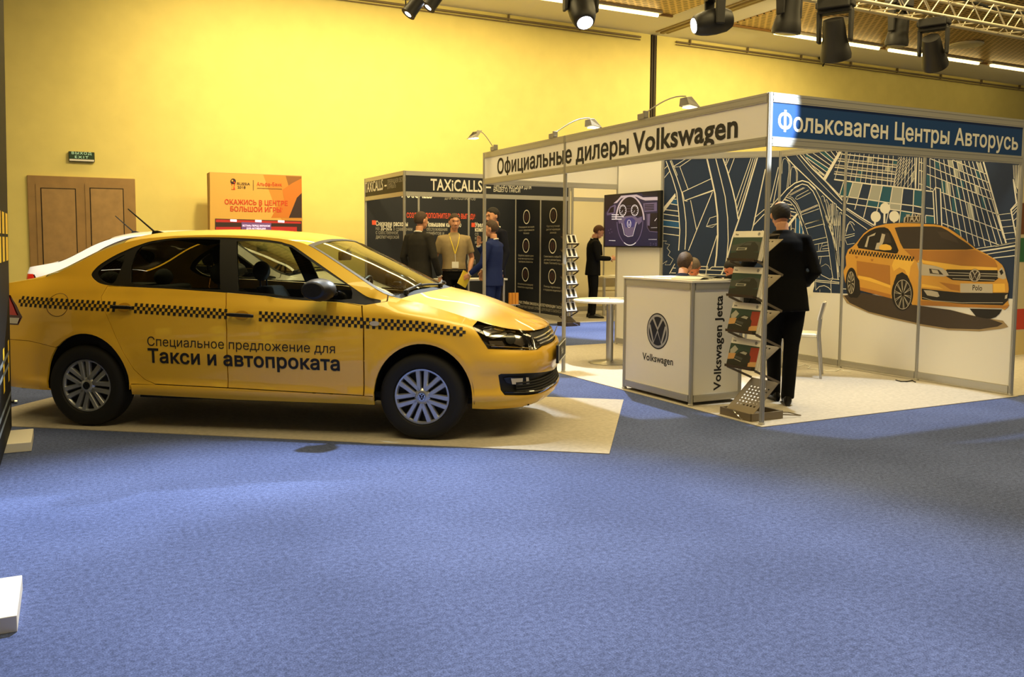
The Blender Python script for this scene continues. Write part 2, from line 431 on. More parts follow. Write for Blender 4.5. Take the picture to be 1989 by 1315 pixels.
# exit sign
a = on(133, 294, 1, WY-.05); b = on(184, 315, 1, WY-.05)
t = thing('exit_sign', 'green emergency exit sign box on the yellow wall above the door', 'sign', ((a[0]+b[0])/2, WY-.05, (a[2]+b[2])/2))
w, h = b[0]-a[0], a[2]-b[2]
MB().box((0, 0, 0), (w, .08, h)).build('housing', mat('sign_housing', (40, 46, 30), .5), t, bevel=.006)
f = MB().box((0, -.043, .012), (w-.02, .006, h-.05)).build('face', mat('sign_green', (10, 46, 22), .4, emit=(6, 50, 22), estr=.25), t)
tm = MB(); 
put_text(tm, 'ВЫХОД', (0, -.0465, .035), (1, 0, 0), (0, 0, 1), w*.76, .042, .0, 'C', spacing=1.2); put_text(tm, 'EXIT', (.0, -.0465, -.03), (1, 0, 0), (0, 0, 1), w*.52, .042, .0, 'C', spacing=1.3)
tm.build('lettering', mat('sign_letters', (190, 225, 190), .5, emit=(170, 215, 170), estr=.5), f)
MB().box((0, -.041, -h/2+.02), (w-.02, .01, .03)).build('bottom_strip', M_white, t)

# ---------------------------------------------------------------- floor coverings
def mat_poly(name, pts, label, z=.006):
    b = MB().prism([(x, y, .001) for x, y in pts], (0, 0, z-.001)); o = b.build(name, M_beige); return tag(o, label, 'carpet')
dv = np.array([-.801, .599]); nv = np.array([.599, .801]); c0 = np.array([3.13, 4.74])
pts = []
for i in range(41):
    s = i/40*4.95; pts.append(c0+dv*s - nv*(.02*math.exp(-((s-1.62)/.10)**2)))
L = c0+dv*4.95
pts += [L+nv*2.03, c0+nv*2.03]
o = mat_poly('floor_mat', pts, 'beige exhibition carpet strip laid under the yellow taxi')
P0 = np.array([4.6961, 5.0206])
mat_poly('booth_carpet', [(P0[0]-.06, P0[1]-.07), (P0[0]+3.04, P0[1]-.05), (P0[0]+3.04, P0[1]+5.09), (P0[0]-.06, P0[1]+5.09)], 'beige carpet with light patches on the floor of the open dealer booth')
mat_poly('booth_carpet', [(P0[0]+3.05, P0[1]-.03), (14, P0[1]-.03), (14, P0[1]+5.05), (P0[0]+3.05, P0[1]+5.05)], 'brownish beige carpet to the right of the dealer booth end wall')
mat_poly('booth_carpet', [(4.7, 13.05), (7.78, 13.05), (7.78, 15.15), (4.7, 15.15)], 'pale carpet strip in front of the dark blue booth panels')
mat_poly('booth_carpet', [(7.785, 13.05), (11.6, 13.05), (11.6, 15.3), (7.785, 15.3)], 'beige carpet in the cream booth where a man reads his phone')

# ---------------------------------------------------------------- booth system parts
def post_mb(mb, x, y, h, r=.021):
    pr = []
    for k in range(8):      # octagonal extrusion with a groove in every face
        a = PI/8+k*PI/4; b = a+PI/4
        A = Vector((math.cos(a), math.sin(a)))*r; B = Vector((math.cos(b), math.sin(b)))*r; mid = (A+B)/2
        pr += [A, A*.62+B*.38, A*.56+B*.44-mid*.2, A*.44+B*.56-mid*.2, A*.38+B*.62]
    mb.prism([(x+p.x, y+p.y, 0) for p in pr], (0, 0, h))
    mb.lathe([(.024, .0), (.024, .012), (.012, .02)], 12, (x, y, 0))
def rail_mb(mb, a, b, z, h=.07, t=.03):
    a = Vector((*a, z)); b = Vector((*b, z)); d = (b-a).normalized()*.02
    mb.bar(a+d, b-d, t, h); mb.bar(a+d+Vector((0, 0, h*.28)), b-d+Vector((0, 0, h*.28)), t+.004, h*.1); mb.bar(a+d-Vector((0, 0, h*.28)), b-d-Vector((0, 0, h*.28)), t+.004, h*.1)
def wall_panel(name, par, a, b, z0, z1, m, t=.012):
    a = Vector((*a, (z0+z1)/2)); b = Vector((*b, (z0+z1)/2)); d = (b-a).normalized()*.018
    return MB().bar(a+d, b-d, t, z1-z0).build(name, m, par)
BH = 2.4977
vw = thing('exhibition_booth', 'open white shell-scheme car dealer booth with big lettered fascias and blue city mural', 'exhibition booth', (P0[0], P0[1], .006))
for x, y in ((0, 0), (3, 0), (0, 3), (0, 5), (3, 1), (3, 2), (3, 3), (2, 4), (2, 5)):
    b = MB(); post_mb(b, x, y, BH); b.build('post', M_alu, vw, 30)
FZ0, FZ1 = 2.11, BH
def fascia(par, a, b, m=M_white, z0=FZ0, z1=FZ1):
    f = wall_panel('fascia_panel', par, a, b, z0+.06, z1-.06, m)
    for z in (z0+.03, z1-.035):
        r = MB(); rail_mb(r, a, b, z, .07); r.build('rail', M_alu, par, 30)
    return f
M_blue = mat('fascia_blue', (16, 62, 118), .5)
fA1 = fascia(vw, (0, 0), (0, 3)); fA2 = fascia(vw, (0, 3), (0, 5)); fB = fascia(vw, (0, 0), (3, 0), M_blue); fC = fascia(vw, (0, 5), (2, 5))
for a, b in (((3, 0), (3, 1)), ((3, 1), (3, 2)), ((3, 2), (3, 3)), ((3, 3), (2, 4)), ((2, 4), (2, 5))):
    wall_panel('wall_panel', vw, a, b, .09, BH-.06, M_white)
    for z in (.05, BH-.035):
        r = MB(); rail_mb(r, a, b, z, .07); r.build('rail', M_alu, vw, 30)
# lettering on the fascias (booth frame = world shifted by P0)
def loc(p): return np.array([p[0]-P0[0], p[1]-P0[1], p[2]])
xF = P0[0]-.0075
a = on(966, 337, 0, xF); b = on(1433, 262, 0, xF)
zb = (on(1000, 331, 0, xF)[2]+on(1330, 281, 0, xF)[2])/2-.0
m1 = on(1221, 290, 0, xF)[1]; m2 = on(1229, 290, 0, xF)[1]
tm = MB(); put_text(tm, 'Официальные дилеры', (-.0075, a[1]-P0[1], 2.209), (0, -1, 0), (0, 0, 1), a[1]-m1, .178, .022); put_text(tm, 'Volkswagen', (-.0075, m2-P0[1], 2.209), (0, -1, 0), (0, 0, 1), m2-b[1], .186, .026)
# the letters that run over the post stay on the two panels
tm.build('lettering', M_ink, fA1)
yF = P0[1]-.0075
a = on(1511, 250, 1, yF); b = on(1977, 285, 1, yF)
tm = MB(); put_text(tm, 'Фольксваген Центры Авторусь', (a[0]-P0[0], -.0075, 2.228), (1, 0, 0), (0, 0, 1), b[0]-a[0], .138, .018)
tm.build('lettering', mat('letter_white', (238, 234, 222), .6), fB)
# arm lamps clamped to the fascia rail
def arm_lamp(y, hy, dx, label, lit):
    t = thing('arm_lamp', label, 'lamp', (P0[0], y, BH+.011), 0, 'clip-on arm lamps of the dealer booth')
    m = mat('lamp_grey', (150, 146, 136), .45, .3)
    MB().box((0, 0, .02), (.055, .10, .05)).box((.0, -.045, .035), (.05, .03, .06)).build('clamp', m, t, bevel=.004)
    L_ = hy; sg = 1 if L_ > 0 else -1
    pts = [(.02*sg+(L_-.02*sg)*k/8, dx*k/8, .05+.19*math.sin(PI/2*k/8)) for k in range(9)]
    MB().tube(pts, .006, 8).build('arm', m, t, 40)
    x = L_; y = dx
    MB().loft([[(x-.03, y-.05, .225), (x+.03, y-.05, .235), (x+.03, y+.05, .235), (x-.03, y+.05, .225)],
               [(x-.02, y-.075, .155), (x+.12*sg, y-.075, .135), (x+.12*sg, y+.075, .135), (x-.02, y+.075, .155)]]).build('lamp_head', m, t, bevel=.004)
    MB().box((x+.05*sg, y, .142), (.09, .11, .012)).build('lens', mat('lamp_lens', (255, 235, 200), .4, emit=(255, 230, 170), estr=5), t)
    return t
arm_lamp(8.29, .46, .0, 'grey arm lamp on the white fascia above the word for official', True)
arm_lamp(6.64, .48, .0, 'grey arm lamp on the white fascia nearest the blue sign', True)
arm_lamp(9.75, -.18, .1, 'small grey arm lamp at the far left end of the white fascia', True)

# ---------------------------------------------------------------- the dark blue booth behind
M_dnavy = mat('panel_dark_navy', (20, 24, 34), .55)
TX = np.array([4.75, 13.1])
tx = thing('exhibition_booth', 'dark navy taxi call-centre booth with white capital lettering behind the taxi bonnet', 'exhibition booth', (TX[0], TX[1], .006))
for x, y in ((0, 0), (0, 2), (1, 2), (2, 2), (3, 2), (3, 1), (3, 0)):
    b = MB(); post_mb(b, x, y, BH); b.build('post', M_alu, tx, 30)
gA = fascia(tx, (0, 0), (3, 0), M_dnavy); gB = fascia(tx, (0, 0), (0, 2), M_dnavy)
bw = []
for a, b in (((0, 2), (1, 2)), ((1, 2), (2, 2)), ((2, 2), (3, 2)), ((3, 2), (3, 1)), ((3, 1), (3, 0))):
    bw.append(wall_panel('wall_panel', tx, a, b, .09, BH-.06, M_dnavy))
    for z in (.05, BH-.035):
        r = MB(); rail_mb(r, a, b, z, .07); r.build('rail', M_alu, tx, 30)
M_lw = mat('letter_white2', (232, 228, 214), .6); M_lg = mat('letter_grey', (170, 166, 154), .6); M_lr = mat('letter_red', (226, 84, 52), .6)
def tl(p): return np.array([p[0]-TX[0], p[1]-TX[1], p[2]])
yB = TX[1]+2-.009; yA = TX[1]-.009; xB = TX[0]-.009; xR = TX[0]+3-.009
def Zt(a, b): return (650+a/3.46, 300+b/3.46)
def wtext(mb, s, u0, v0, u1, axis, val, capz, bold=0, mi=0, neg=False):
    """text between two pixel columns on a wall plane; v0 = baseline"""
    a = on(*Zt(u0, v0), axis, val); b = on(*Zt(u1, v0), axis, val)
    if axis == 1: put_text(mb, s, tl(a), (1, 0, 0), (0, 0, 1), b[0]-a[0], capz, bold, mi=mi)
    else: put_text(mb, s, tl(a), (0, -1, 0), (0, 0, 1), a[1]-b[1], capz, bold, mi=mi)
t1 = MB()
wtext(t1, 'TAXiCALLS', 645, 242, 992, 1, yA, .185, .018); wtext(t1, '–', 1010, 250, 1050, 1, yA, .185, .018)
wtext(t1, 'ДИСПЕТЧЕРСКАЯ ДЛЯ', 1068, 226, 1320, 1, yA, .075, 0); wtext(t1, 'ВАШЕГО ТАКСИ', 1068, 253, 1246, 1, yA, .075, 0)
t1.build('lettering', M_lw, gA)
t1 = MB()
wtext(t1, 'TAXiCALLS', 205, 258, 325, 0, xB, .185, .018); wtext(t1, '–', 335, 240, 350, 0, xB, .185, .018)
wtext(t1, 'ПРЕВРАЩАЕМ ЗВОНКИ', 356, 202, 478, 0, xB, .07, 0, 1); wtext(t1, 'В ПРИБЫЛЬ', 356, 234, 412, 0, xB, .07, 0, 1)
t1.build('lettering', [M_lw, M_lg], gB)
for pi, rows in enumerate(((('TAXiCALLS', 440, 290, 655, .14, .02, 0),), (('ДЛЯ ТАКСОПАРКОВ', 740, 304, 946, .07, 0, 1),),
        (('СОЗДАЁМ ДОПОЛНИТЕЛЬНУЮ ВЫГОДУ!', 484, 427, 946, .09, .02, 2),), (('Снижаем расходы', 277, 481, 492, .085, .025, 0),
        ('на 30–50%', 277, 512, 385, .085, .025, 0), ('в сравнении', 395, 514, 522, .07, 0, 1), ('с собственной', 277, 538, 424, .07, 0, 1), ('диспетчерской', 277, 567, 432, .07, 0, 1)),
        (('Повышаем качество', 618, 486, 850, .085, .025, 0), ('обслуживания', 618, 515, 757, .07, 0, 1), ('клиентов и', 618, 542, 735, .07, 0, 1)),
        (('Увел', 943, 490, 1000, .085, .025, 0), ('комп', 943, 520, 1000, .085, .025, 0), ('сп', 943, 548, 966, .07, 0, 1), ('ко', 943, 575, 966, .07, 0, 1), ('и', 943, 602, 953, .07, 0, 1)),
        (('КАЯ Л', 890, 740, 945, .085, 0, 1), ('СИ', 893, 770, 920, .085, 0, 1)))):
    for s, u, v, u1, c, bd, mi in rows:
        t1 = MB(); wtext(t1, s, u, v, u1, 1, yB, c, bd, mi); t1.build('lettering', [M_lw, M_lg, M_lr], bw[min(2, pi//3)])
for u, v in ((251, 475), (919, 490)):
    a = tl(on(*Zt(u, v), 1, yB)); MB().add([a+np.array(d) for d in ((0, -.003, 0), (.075, -.003, 0), (.075, -.003, .08), (0, -.003, .08))], [(0, 1, 2, 3)]).build('bullet', M_lr, bw[0])
icm = [M_lw, M_lg, M_lr, mat('icon_brown', (74, 46, 44), .6), mat('icon_dark', (40, 28, 34), .6)]
for (u, v), lines in (((1290, 422), ('Сокращение расходов', 'и рост эффективности', 'бизнеса')), ((1470, 412), ('Круглосуточная', 'диспетчеризация', 'звонков')),
        ((1286, 615), ('Обработка звонков даже', 'в час пик и круглосуточно', 'контроль клиентов')), ((1465, 618), ('Совместимость с любым ПО', 'для такси (включая Оруаль,', 'Яндекс.Таксометр и др.')),
        ((1282, 808), ('Автоматическое оповещение', 'клиентов и водителей')), ((1462, 822), ('Помощь подключения', 'и поддержки водителей'))):
    ic = MB(); c = tl(on(*Zt(u, v), 0, xR)); R = .135
    E_ = lambda r, k: [c+np.array([-.002*k, -r*math.cos(q), r*math.sin(q)]) for q in np.linspace(0, 2*PI, 33)[:-1]]
    o_ = E_(R, 1); i_ = E_(R*.86, 1); ic.add(o_+i_, [(k, (k+1) % 32, 32+(k+1) % 32, 32+k) for k in range(32)], 0)
    g_ = E_(R*.55, 1); ic.add(g_, [tuple(range(32))], 3)
    ic.add([c+np.array([-.003, -y_, z_]) for y_, z_ in ((-.03, -.05), (.03, -.05), (.03, .05), (-.03, .05))], [(0, 1, 2, 3)], 4)
    ic.build('icon', icm, bw[4]); ic = MB()
    for k, s in enumerate(lines):
        put_text(ic, s, c+np.array([-.003, 0, -.205-.058*k]), (0, -1, 0), (0, 0, 1), min(.62, .033*len(s)), .036, .01, 'C', 1)
    ic.build('caption', icm, bw[4])
ic = MB(); wtext(ic, 'СЕРВИС ПРИЁМА ЗАКАЗОВ И ДИСПЕТЧЕРИЗАЦИИ ТАКСИ', 1225, 1000, 1525, 0, xR, .05, .01, 0)
wtext(ic, 'САМЫЙ ВЫГОДНЫЙ СЕРВИС ДЛЯ ВАШЕГО БИЗНЕСА', 1232, 1027, 1525, 0, xR, .05, 0, 1)
ic.build('lettering', icm, bw[4])

# ---------------------------------------------------------------- the cream booth beside it
cb = thing('exhibition_booth', 'plain cream booth in the back where a man in black suit stands', 'exhibition booth', (7.82, 13.1, .006))
M_cream = mat('panel_cream', (236, 226, 190), .6)
for x, y in ((0, 0), (3.6, 0), (0, 2.15), (1.02, 2.15), (2.04, 2.15), (3.06, 2.15)):
    b = MB(); post_mb(b, x, y, BH); b.build('post', M_alu, cb, 30)
fascia(cb, (0, 0), (3.6, 0), M_cream)
for a, b in (((0, 2.15), (1.02, 2.15)), ((1.02, 2.15), (2.04, 2.15)), ((2.04, 2.15), (3.06, 2.15))):
    wall_panel('wall_panel', cb, a, b, .09, BH-.06, M_cream)
    for z in (.05, BH-.035):
        r = MB(); rail_mb(r, a, b, z, .07); r.build('rail', M_alu, cb, 30)
dk = thing('desk', 'small cream desk behind the man in black suit', 'table', (9.55, 14.35, .006))
MB().box((0, 0, .735), (.9, .6, .03)).build('desk_top', M_cream, dk)
MB().box((0, .27, .62), (.84, .02, .2)).build('back_panel', M_cream, dk)
MB().box((0, 0, .45), (.84, .5, .02)).build('shelf', M_cream, dk)
for x in (-.42, .42):
    for y in (-.26, .26): MB().box((x, y, .36), (.04, .04, .72)).build('leg', M_alu, dk)
for k, (x, y, r) in enumerate(((9.4, 14.25, .2), (9.62, 14.4, -.3))):
    o = tag(MB().box((0, 0, 0), (.21, .29, .006+.004*k)).build('leaflet', M_paper), ('left' if k == 0 else 'right')+' white leaflet lying on the small cream desk', 'leaflet', 'leaflets on the cream desk')
    o.location = (x, y, .763); o.rotation_euler = (0, 0, r)
# ================================================================ the taxi (car frame: x forward from the rear axle, y left, z up)
CTH = -.6253
CD = np.array([math.cos(CTH), math.sin(CTH)]); CN = np.array([-CD[1], CD[0]])
CO = np.array([.1, 7.14])+CN*.80
def car_ray(u, v):
    d = ray(u, v); o = CAM[:2]-CO
    return np.array([o@CD, o@CN, CAM[2]]), np.array([d[:2]@CD, d[:2]@CN, d[2]])
def car_project(P):
    P = np.asarray(P, float); w = np.empty_like(P)
    w[..., :2] = CO+P[..., :1]*CD+P[..., 1:2]*CN; w[..., 2] = P[..., 2]
    return project(w)
# plan contour at the widest level, from rear centre to front centre
_pc = np.array([(-.965, 0), (-.955, .25), (-.925, .45), (-.87, .62), (-.79, .72), (-.66, .775), (-.45, .808), (-.15, .832), (.3, .845), (.9, .85), (1.5, .85), (2.1, .846), (2.5, .840), (2.75, .825), (2.95, .795), (3.10, .75), (3.21, .69), (3.295, .61), (3.36, .48), (3.40, .30), (3.418, .13), (3.42, 0)])
def catmull(P, n=12):
    Q = np.vstack([2*P[0]-P[1], P, 2*P[-1]-P[-2]]); out = []
    for i in range(1, len(Q)-2):
        p0, p1, p2, p3 = Q[i-1:i+3]
        for k in range(n):
            t = k/n
            out.append(.5*((2*p1)+(-p0+p2)*t+(2*p0-5*p1+4*p2-p3)*t*t+(-p0+3*p1-3*p2+p3)*t**3))
    out.append(P[-1]); return np.array(out)
_c = catmull(_pc); _s = np.concatenate([[0], np.cumsum(np.linalg.norm(np.diff(_c, axis=0), axis=1))])
_s = _s-np.interp(1.2, _c[:, 0], _s)+1.2
S0, S1 = _s[0], _s[-1]
_tg = np.gradient(_c, axis=0); _tg /= np.linalg.norm(_tg, axis=1)[:, None]
_nm = np.stack([-_tg[:, 1], _tg[:, 0]], 1)     # outward (w grows)
_nm[0] = (-1, 0); _nm[-1] = (1, 0)
def sm(a, b, x): t = np.clip((x-a)/(b-a), 0, 1); return t*t*(3-2*t)
_top = np.array([(S0, 1.03), (-1.05, 1.03), (-.85, 1.037), (-.70, 1.052), (-.55, 1.075), (-.39, 1.10), (-.29, 1.135), (-.17, 1.19), (-.06, 1.25), (.05, 1.305), (.20, 1.358), (.34, 1.388), (.6, 1.412), (.9, 1.42), (1.2, 1.414), (1.45, 1.395), (1.62, 1.368), (1.72, 1.325), (1.85, 1.255), (2.0, 1.172), (2.15, 1.085), (2.28, 1.01), (2.36, .982), (2.5, .958), (2.7, .905), (2.9, .845), (3.05, .80), (3.2, .772), (3.4, .752), (3.6, .742), (S1, .735)])
def smooth_table(T, step, sig):
    x = np.arange(T[0, 0]-4*sig, T[-1, 0]+4*sig, step); y = np.interp(x, T[:, 0], T[:, 1])
    # linear continuation past the ends keeps the end slopes
    y = np.where(x < T[0, 0], T[0, 1]+(x-T[0, 0])*(T[1, 1]-T[0, 1])/(T[1, 0]-T[0, 0]), y); y = np.where(x > T[-1, 0], T[-1, 1]+(x-T[-1, 0])*(T[-1, 1]-T[-2, 1])/(T[-1, 0]-T[-2, 0]), y)
    k = np.arange(-int(4*sig/step), int(4*sig/step)+1)*step; w = np.exp(-(k/sig)**2/2); w /= w.sum()
    y2 = np.convolve(np.pad(y, len(k)//2, mode='edge'), w, 'valid')
    m = (x > T[0, 0]-2*sig) & (x < T[-1, 0]+2*sig)
    return np.stack([x[m], y2[m]], 1)
_top = smooth_table(_top, .005, .045)
def zts(s): return np.interp(s, _top[:, 0], _top[:, 1])
_side = np.array([(.15, .10), (.20, .07), (.235, .035), (.27, .014), (.31, .004), (.335, .010), (.36, .016), (.43, .010), (.55, .0), (.66, .0), (.76, .002), (.85, .004), (.89, .010), (.93, .024), (.97, .042), (1.0, .054)])
_frnt = np.array([(.15, .16), (.20, .10), (.235, .045), (.27, .012), (.30, .0), (.335, .004), (.36, .016), (.45, .018), (.49, .004), (.53, .0), (.575, .0), (.61, .010), (.64, .030), (.68, .050), (.72, .072), (.75, .10), (.80, .15), (.95, .3)])
_rear = np.array([(.20, .10), (.28, .05), (.36, .01), (.5, .0), (.62, .0), (.67, .006), (.72, .012), (.82, .018), (.95, .032), (1.03, .06)])
_side = smooth_table(_side, .002, .010); _frnt = smooth_table(_frnt, .002, .008); _rear = smooth_table(_rear, .002, .018)
def dd(s, z):
    s = np.asarray(s, float); z = np.asarray(z, float)
    a = np.interp(z, _side[:, 0], _side[:, 1])
    gh = np.clip((z-.98)/.42, 0, None)
    a = np.where(z > .96, np.minimum(a, .046), a)+.215*gh**1.2
    a = a+np.where(z > .95, 1, 0)*np.clip((z-.95)/.15, 0, 1)*(.07*np.clip((.35-s)/1.0, 0, 1.2)**1.6)
    # fender shoulder roll-over
    rl = np.clip((z-(zts(s)-.13))/.13, 0, 1)
    a = a+np.where((s > 2.2), rl**2.2*.085*sm(2.2, 2.5, s)*(1-sm(3.15, 3.35, s)), 0)
    # wheel arch flare
    for xc in (0., 2.56):
        r = np.hypot(s-xc, (z-.30)*.92); a = a-.010*np.exp(-((r-.37)/.045)**2)*(z < .75)
    f = np.interp(z, _frnt[:, 0], _frnt[:, 1]); r = np.interp(z, _rear[:, 0], _rear[:, 1])
    wf = sm(2.80, 3.22, s); wr = sm(-.35, -.85, s) if False else sm(.35, .85, -s)
    return a*(1-wf-wr)+f*wf+r*wr
def M2(s, z, lift=0.0, side=-1):
    """(s, z) on the body shell -> car frame point; side -1 is the right-hand side the camera sees"""
    s = np.asarray(s, float); z = np.asarray(z, float); d = dd(s, z)-lift
    x = np.interp(s, _s, _c[:, 0])-np.interp(s, _s, _nm[:, 0])*d
    y = np.interp(s, _s, _c[:, 1])-np.interp(s, _s, _nm[:, 1])*d
    return np.stack([x, side*np.maximum(y, 0), z], -1)
# pixel -> (s, z) on the visible side
_gs, _gz = np.meshgrid(np.linspace(S0, S1, 700), np.linspace(.18, 1.42, 249), indexing='ij')
_gp = car_project(M2(_gs, _gz))
_vis = np.ones_like(_gs, bool)
def hit(u, v):
    d = (_gp[..., 0]-u)**2+(_gp[..., 1]-v)**2
    d = d+np.where(_gs < -.9, 1e6, 0)
    i = np.unravel_index(np.argmin(d), d.shape); s, z = _gs[i], _gz[i]
    for _ in range(6):
        e = 1e-4; p = car_project(M2(s, z)); js = (car_project(M2(s+e, z))-p)/e; jz = (car_project(M2(s, z+e))-p)/e
        J = np.stack([js, jz], 1)
        if abs(np.linalg.det(J)) < 1e-3: break
        ds = np.linalg.solve(J, np.array([u, v])-p); ds = np.clip(ds, -.03, .03)
        s, z = s+ds[0], z+ds[1]
    return float(np.clip(s, S0, S1)), float(z)
Za = lambda a, b: (a/2.9217, 400+b/2.9217)
Zb = lambda a, b: (550+a/2.74, 400+b/2.74)
HA = lambda L: [hit(*Za(*p)) for p in L]
HB = lambda L: [hit(*Zb(*p)) for p in L]

def inside(p, poly):
    x, y = p; r = False; n = len(poly)
    for i in range(n):
        x1, y1 = poly[i]; x2, y2 = poly[(i+1) % n]
        if (y1 > y) != (y2 > y) and x < (x2-x1)*(y-y1)/(y2-y1)+x1: r = not r
    return r
def chaikin(P):
    out = []
    for a, b in zip(P, P[1:]+P[:1]):
        a = np.array(a); b = np.array(b); out += [tuple(a*.8+b*.2), tuple(a*.2+b*.8)]
    return out
def inset(poly, d):
    P = np.array(poly, float); n = len(P)
    A = .5*sum(P[i][0]*P[(i+1) % n][1]-P[(i+1) % n][0]*P[i][1] for i in range(n)); sg = 1 if A > 0 else -1
    out = []
    for i in range(n):
        e1 = P[i]-P[i-1]; e2 = P[(i+1) % n]-P[i]
        n1 = np.array([-e1[1], e1[0]])/(np.linalg.norm(e1)+1e-9)*sg; n2 = np.array([-e2[1], e2[0]])/(np.linalg.norm(e2)+1e-9)*sg
        m = n1+n2; m = m/max(np.dot(m, m)/2, .35) if np.linalg.norm(m) > 1e-6 else n1
        out.append(P[i]+m*d)
    return [tuple(p) for p in out]
def densify(poly, st):
    out = []
    for i in range(len(poly)):
        a = np.array(poly[i]); b = np.array(poly[(i+1) % len(poly)]); k = max(1, int(np.linalg.norm(b-a)/st))
        out += [tuple(a+(b-a)*j/k) for j in range(k)]
    return out
def patch2d(poly, holes=(), step=.04):
    """triangulate a 2-D polygon with holes and interior points"""
    loops = [densify(poly, step)]+[densify(h, step) for h in holes]
    V = []; E = []
    for lp in loops:
        o = len(V); V += lp; E += [(o+i, o+(i+1) % len(lp)) for i in range(len(lp))]
    P = np.array(loops[0]); lo, hi = P.min(0), P.max(0)
    B = np.array(V)
    for x in np.arange(lo[0]+step/2, hi[0], step):
        for y in np.arange(lo[1]+step/2, hi[1], step):
            if inside((x, y), poly) and not any(inside((x, y), h) for h in holes) and ((B-np.array([x, y]))**2).sum(1).min() > (step*.45)**2: V.append((x, y))
    r = delaunay_2d_cdt([Vector(p) for p in V], E, [], 0, 1e-6)
    VV = [tuple(p) for p in r[0]]; F = []
    for f in r[2]:
        c = np.mean([VV[i] for i in f], 0)
        if inside(c, poly) and not any(inside(c, h) for h in holes): F.append(list(f))
    return VV, F
def Mn(s, z, side):
    e = 1e-3; a = M2(s+e, z, 0, side)-M2(s-e, z, 0, side); b = M2(s, z+e, 0, side)-M2(s, z-e, 0, side)
    n = np.cross(a, b); n /= np.linalg.norm(n, axis=-1)[:, None]+1e-12
    o = np.stack([np.interp(s, _s, _nm[:, 0]), side*np.interp(s, _s, _nm[:, 1]), .2+0*s], -1)
    return n*np.where((n*o).sum(-1) < 0, -1, 1)[:, None]
def shell(mb, poly, holes=(), lift=0, step=.04, mi=0, sides=(-1, 1), gap=.0, thick=0.0):
    """trimmed piece of the body shell with exact normals, optional thickness"""
    if not hasattr(mb, 'vn'): mb.vn = {}
    if gap: poly = inset(poly, gap); holes = [inset(h, -gap) for h in holes]
    V, F = patch2d(poly, holes, step); V = np.array(V); near = None
    for sd in sides:
        p = M2(V[:, 0], V[:, 1], lift, sd); n = Mn(V[:, 0], V[:, 1], sd)
        o = len(mb.v); idx = []
        for k in range(len(p)):
            if near is not None and abs(p[k][1]) < 1e-5: idx.append(near[k])
            else: idx.append(len(mb.v)); mb.v.append(tuple(p[k])); mb.vn[idx[-1]] = tuple(n[k]) if abs(p[k][1]) > 1e-5 else (n[k][0], 0, n[k][2])
        FF = []
        for f in F:
            g = np.cross(p[f[1]]-p[f[0]], p[f[2]]-p[f[0]]); f = f if g@n[f[0]] > 0 else f[::-1]
            FF.append(f); mb.f.append([idx[i] for i in f]); mb.m.append(mi)
        if thick:
            q = M2(V[:, 0], V[:, 1], lift-thick, sd); o2 = len(mb.v); mb.v += [tuple(r) for r in q]
            cnt = {}
            for f in FF:
                mb.f.append([o2+i for i in f[::-1]]); mb.m.append(mi)
                for a, b in zip(f, f[1:]+f[:1]): cnt[(a, b)] = 1
            for a, b in cnt:
                if (b, a) not in cnt and not (abs(p[a][1]) < 1e-5 and abs(p[b][1]) < 1e-5):
                    mb.f.append([idx[b], idx[a], o2+a, o2+b]); mb.m.append(mi)
        near = idx
def pair(name, m, parents, polys, **kw):
    """the same piece on the near and on the far side of the car, an object each"""
    if not isinstance(parents, tuple): parents = (parents, parents)
    out = []
    for sd, par in zip((-1, 1), parents):
        b = MB()
        for pl in polys: shell(b, pl[0], pl[1] if len(pl) > 1 else [], sides=(sd,), **kw)
        out.append(b.build(name, m, par, 40))
    return tuple(out)
# top sheet: cross lines from the near shoulder to the far one
_zc = np.array([(-1.0, 1.035), (-.9, 1.052), (-.75, 1.08), (-.6, 1.10), (-.5, 1.14), (-.35, 1.225), (-.2, 1.305), (-.05, 1.37), (.1, 1.415), (.3, 1.447), (.6, 1.464), (.85, 1.469), (1.1, 1.467), (1.3, 1.457), (1.5, 1.438), (1.66, 1.405), (1.8, 1.345), (2.0, 1.258), (2.2, 1.165), (2.4, 1.07), (2.48, 1.03), (2.56, 1.012), (2.74, .978), (2.88, .935), (3.03, .883), (3.18, .823), (3.28, .778), (3.335, .742), (3.36, .735)])
_zc = smooth_table(_zc, .005, .03)
def T3(s, t):
    s = np.asarray(s, float); t = np.asarray(t, float)
    zb = zts(s); B = M2(s, zb, 0, -1)
    zc = sum(np.interp(B[..., 0]+k*.015, _zc[:, 0], _zc[:, 1]) for k in range(-2, 3))/5
    zc = np.maximum(zc, zb)
    p = np.interp(s, [-.6, .0, .4, 1.5, 1.8, 2.3, 2.6], [2.2, 2.4, 2.6, 2.6, 2.2, 2.2, 2.2])
    return np.stack([B[..., 0], B[..., 1]*t, zb+(zc-zb)*(1-np.abs(t)**p)], -1)
def sheet(mb, curve0, curve1, mi=0, n=24, m=30, lift=0):
    """strip between two curves s = f(t), t in -1..1 (t = 1 is the visible edge)"""
    ts = np.linspace(-1, 1, m); P = []
    for k in range(n+1):
        ss = np.array([curve0(t)+(curve1(t)-curve0(t))*k/n for t in ts]); q = T3(ss, ts); q[:, 2] += lift
        P.append(q)
    mb.grid(P, mi)

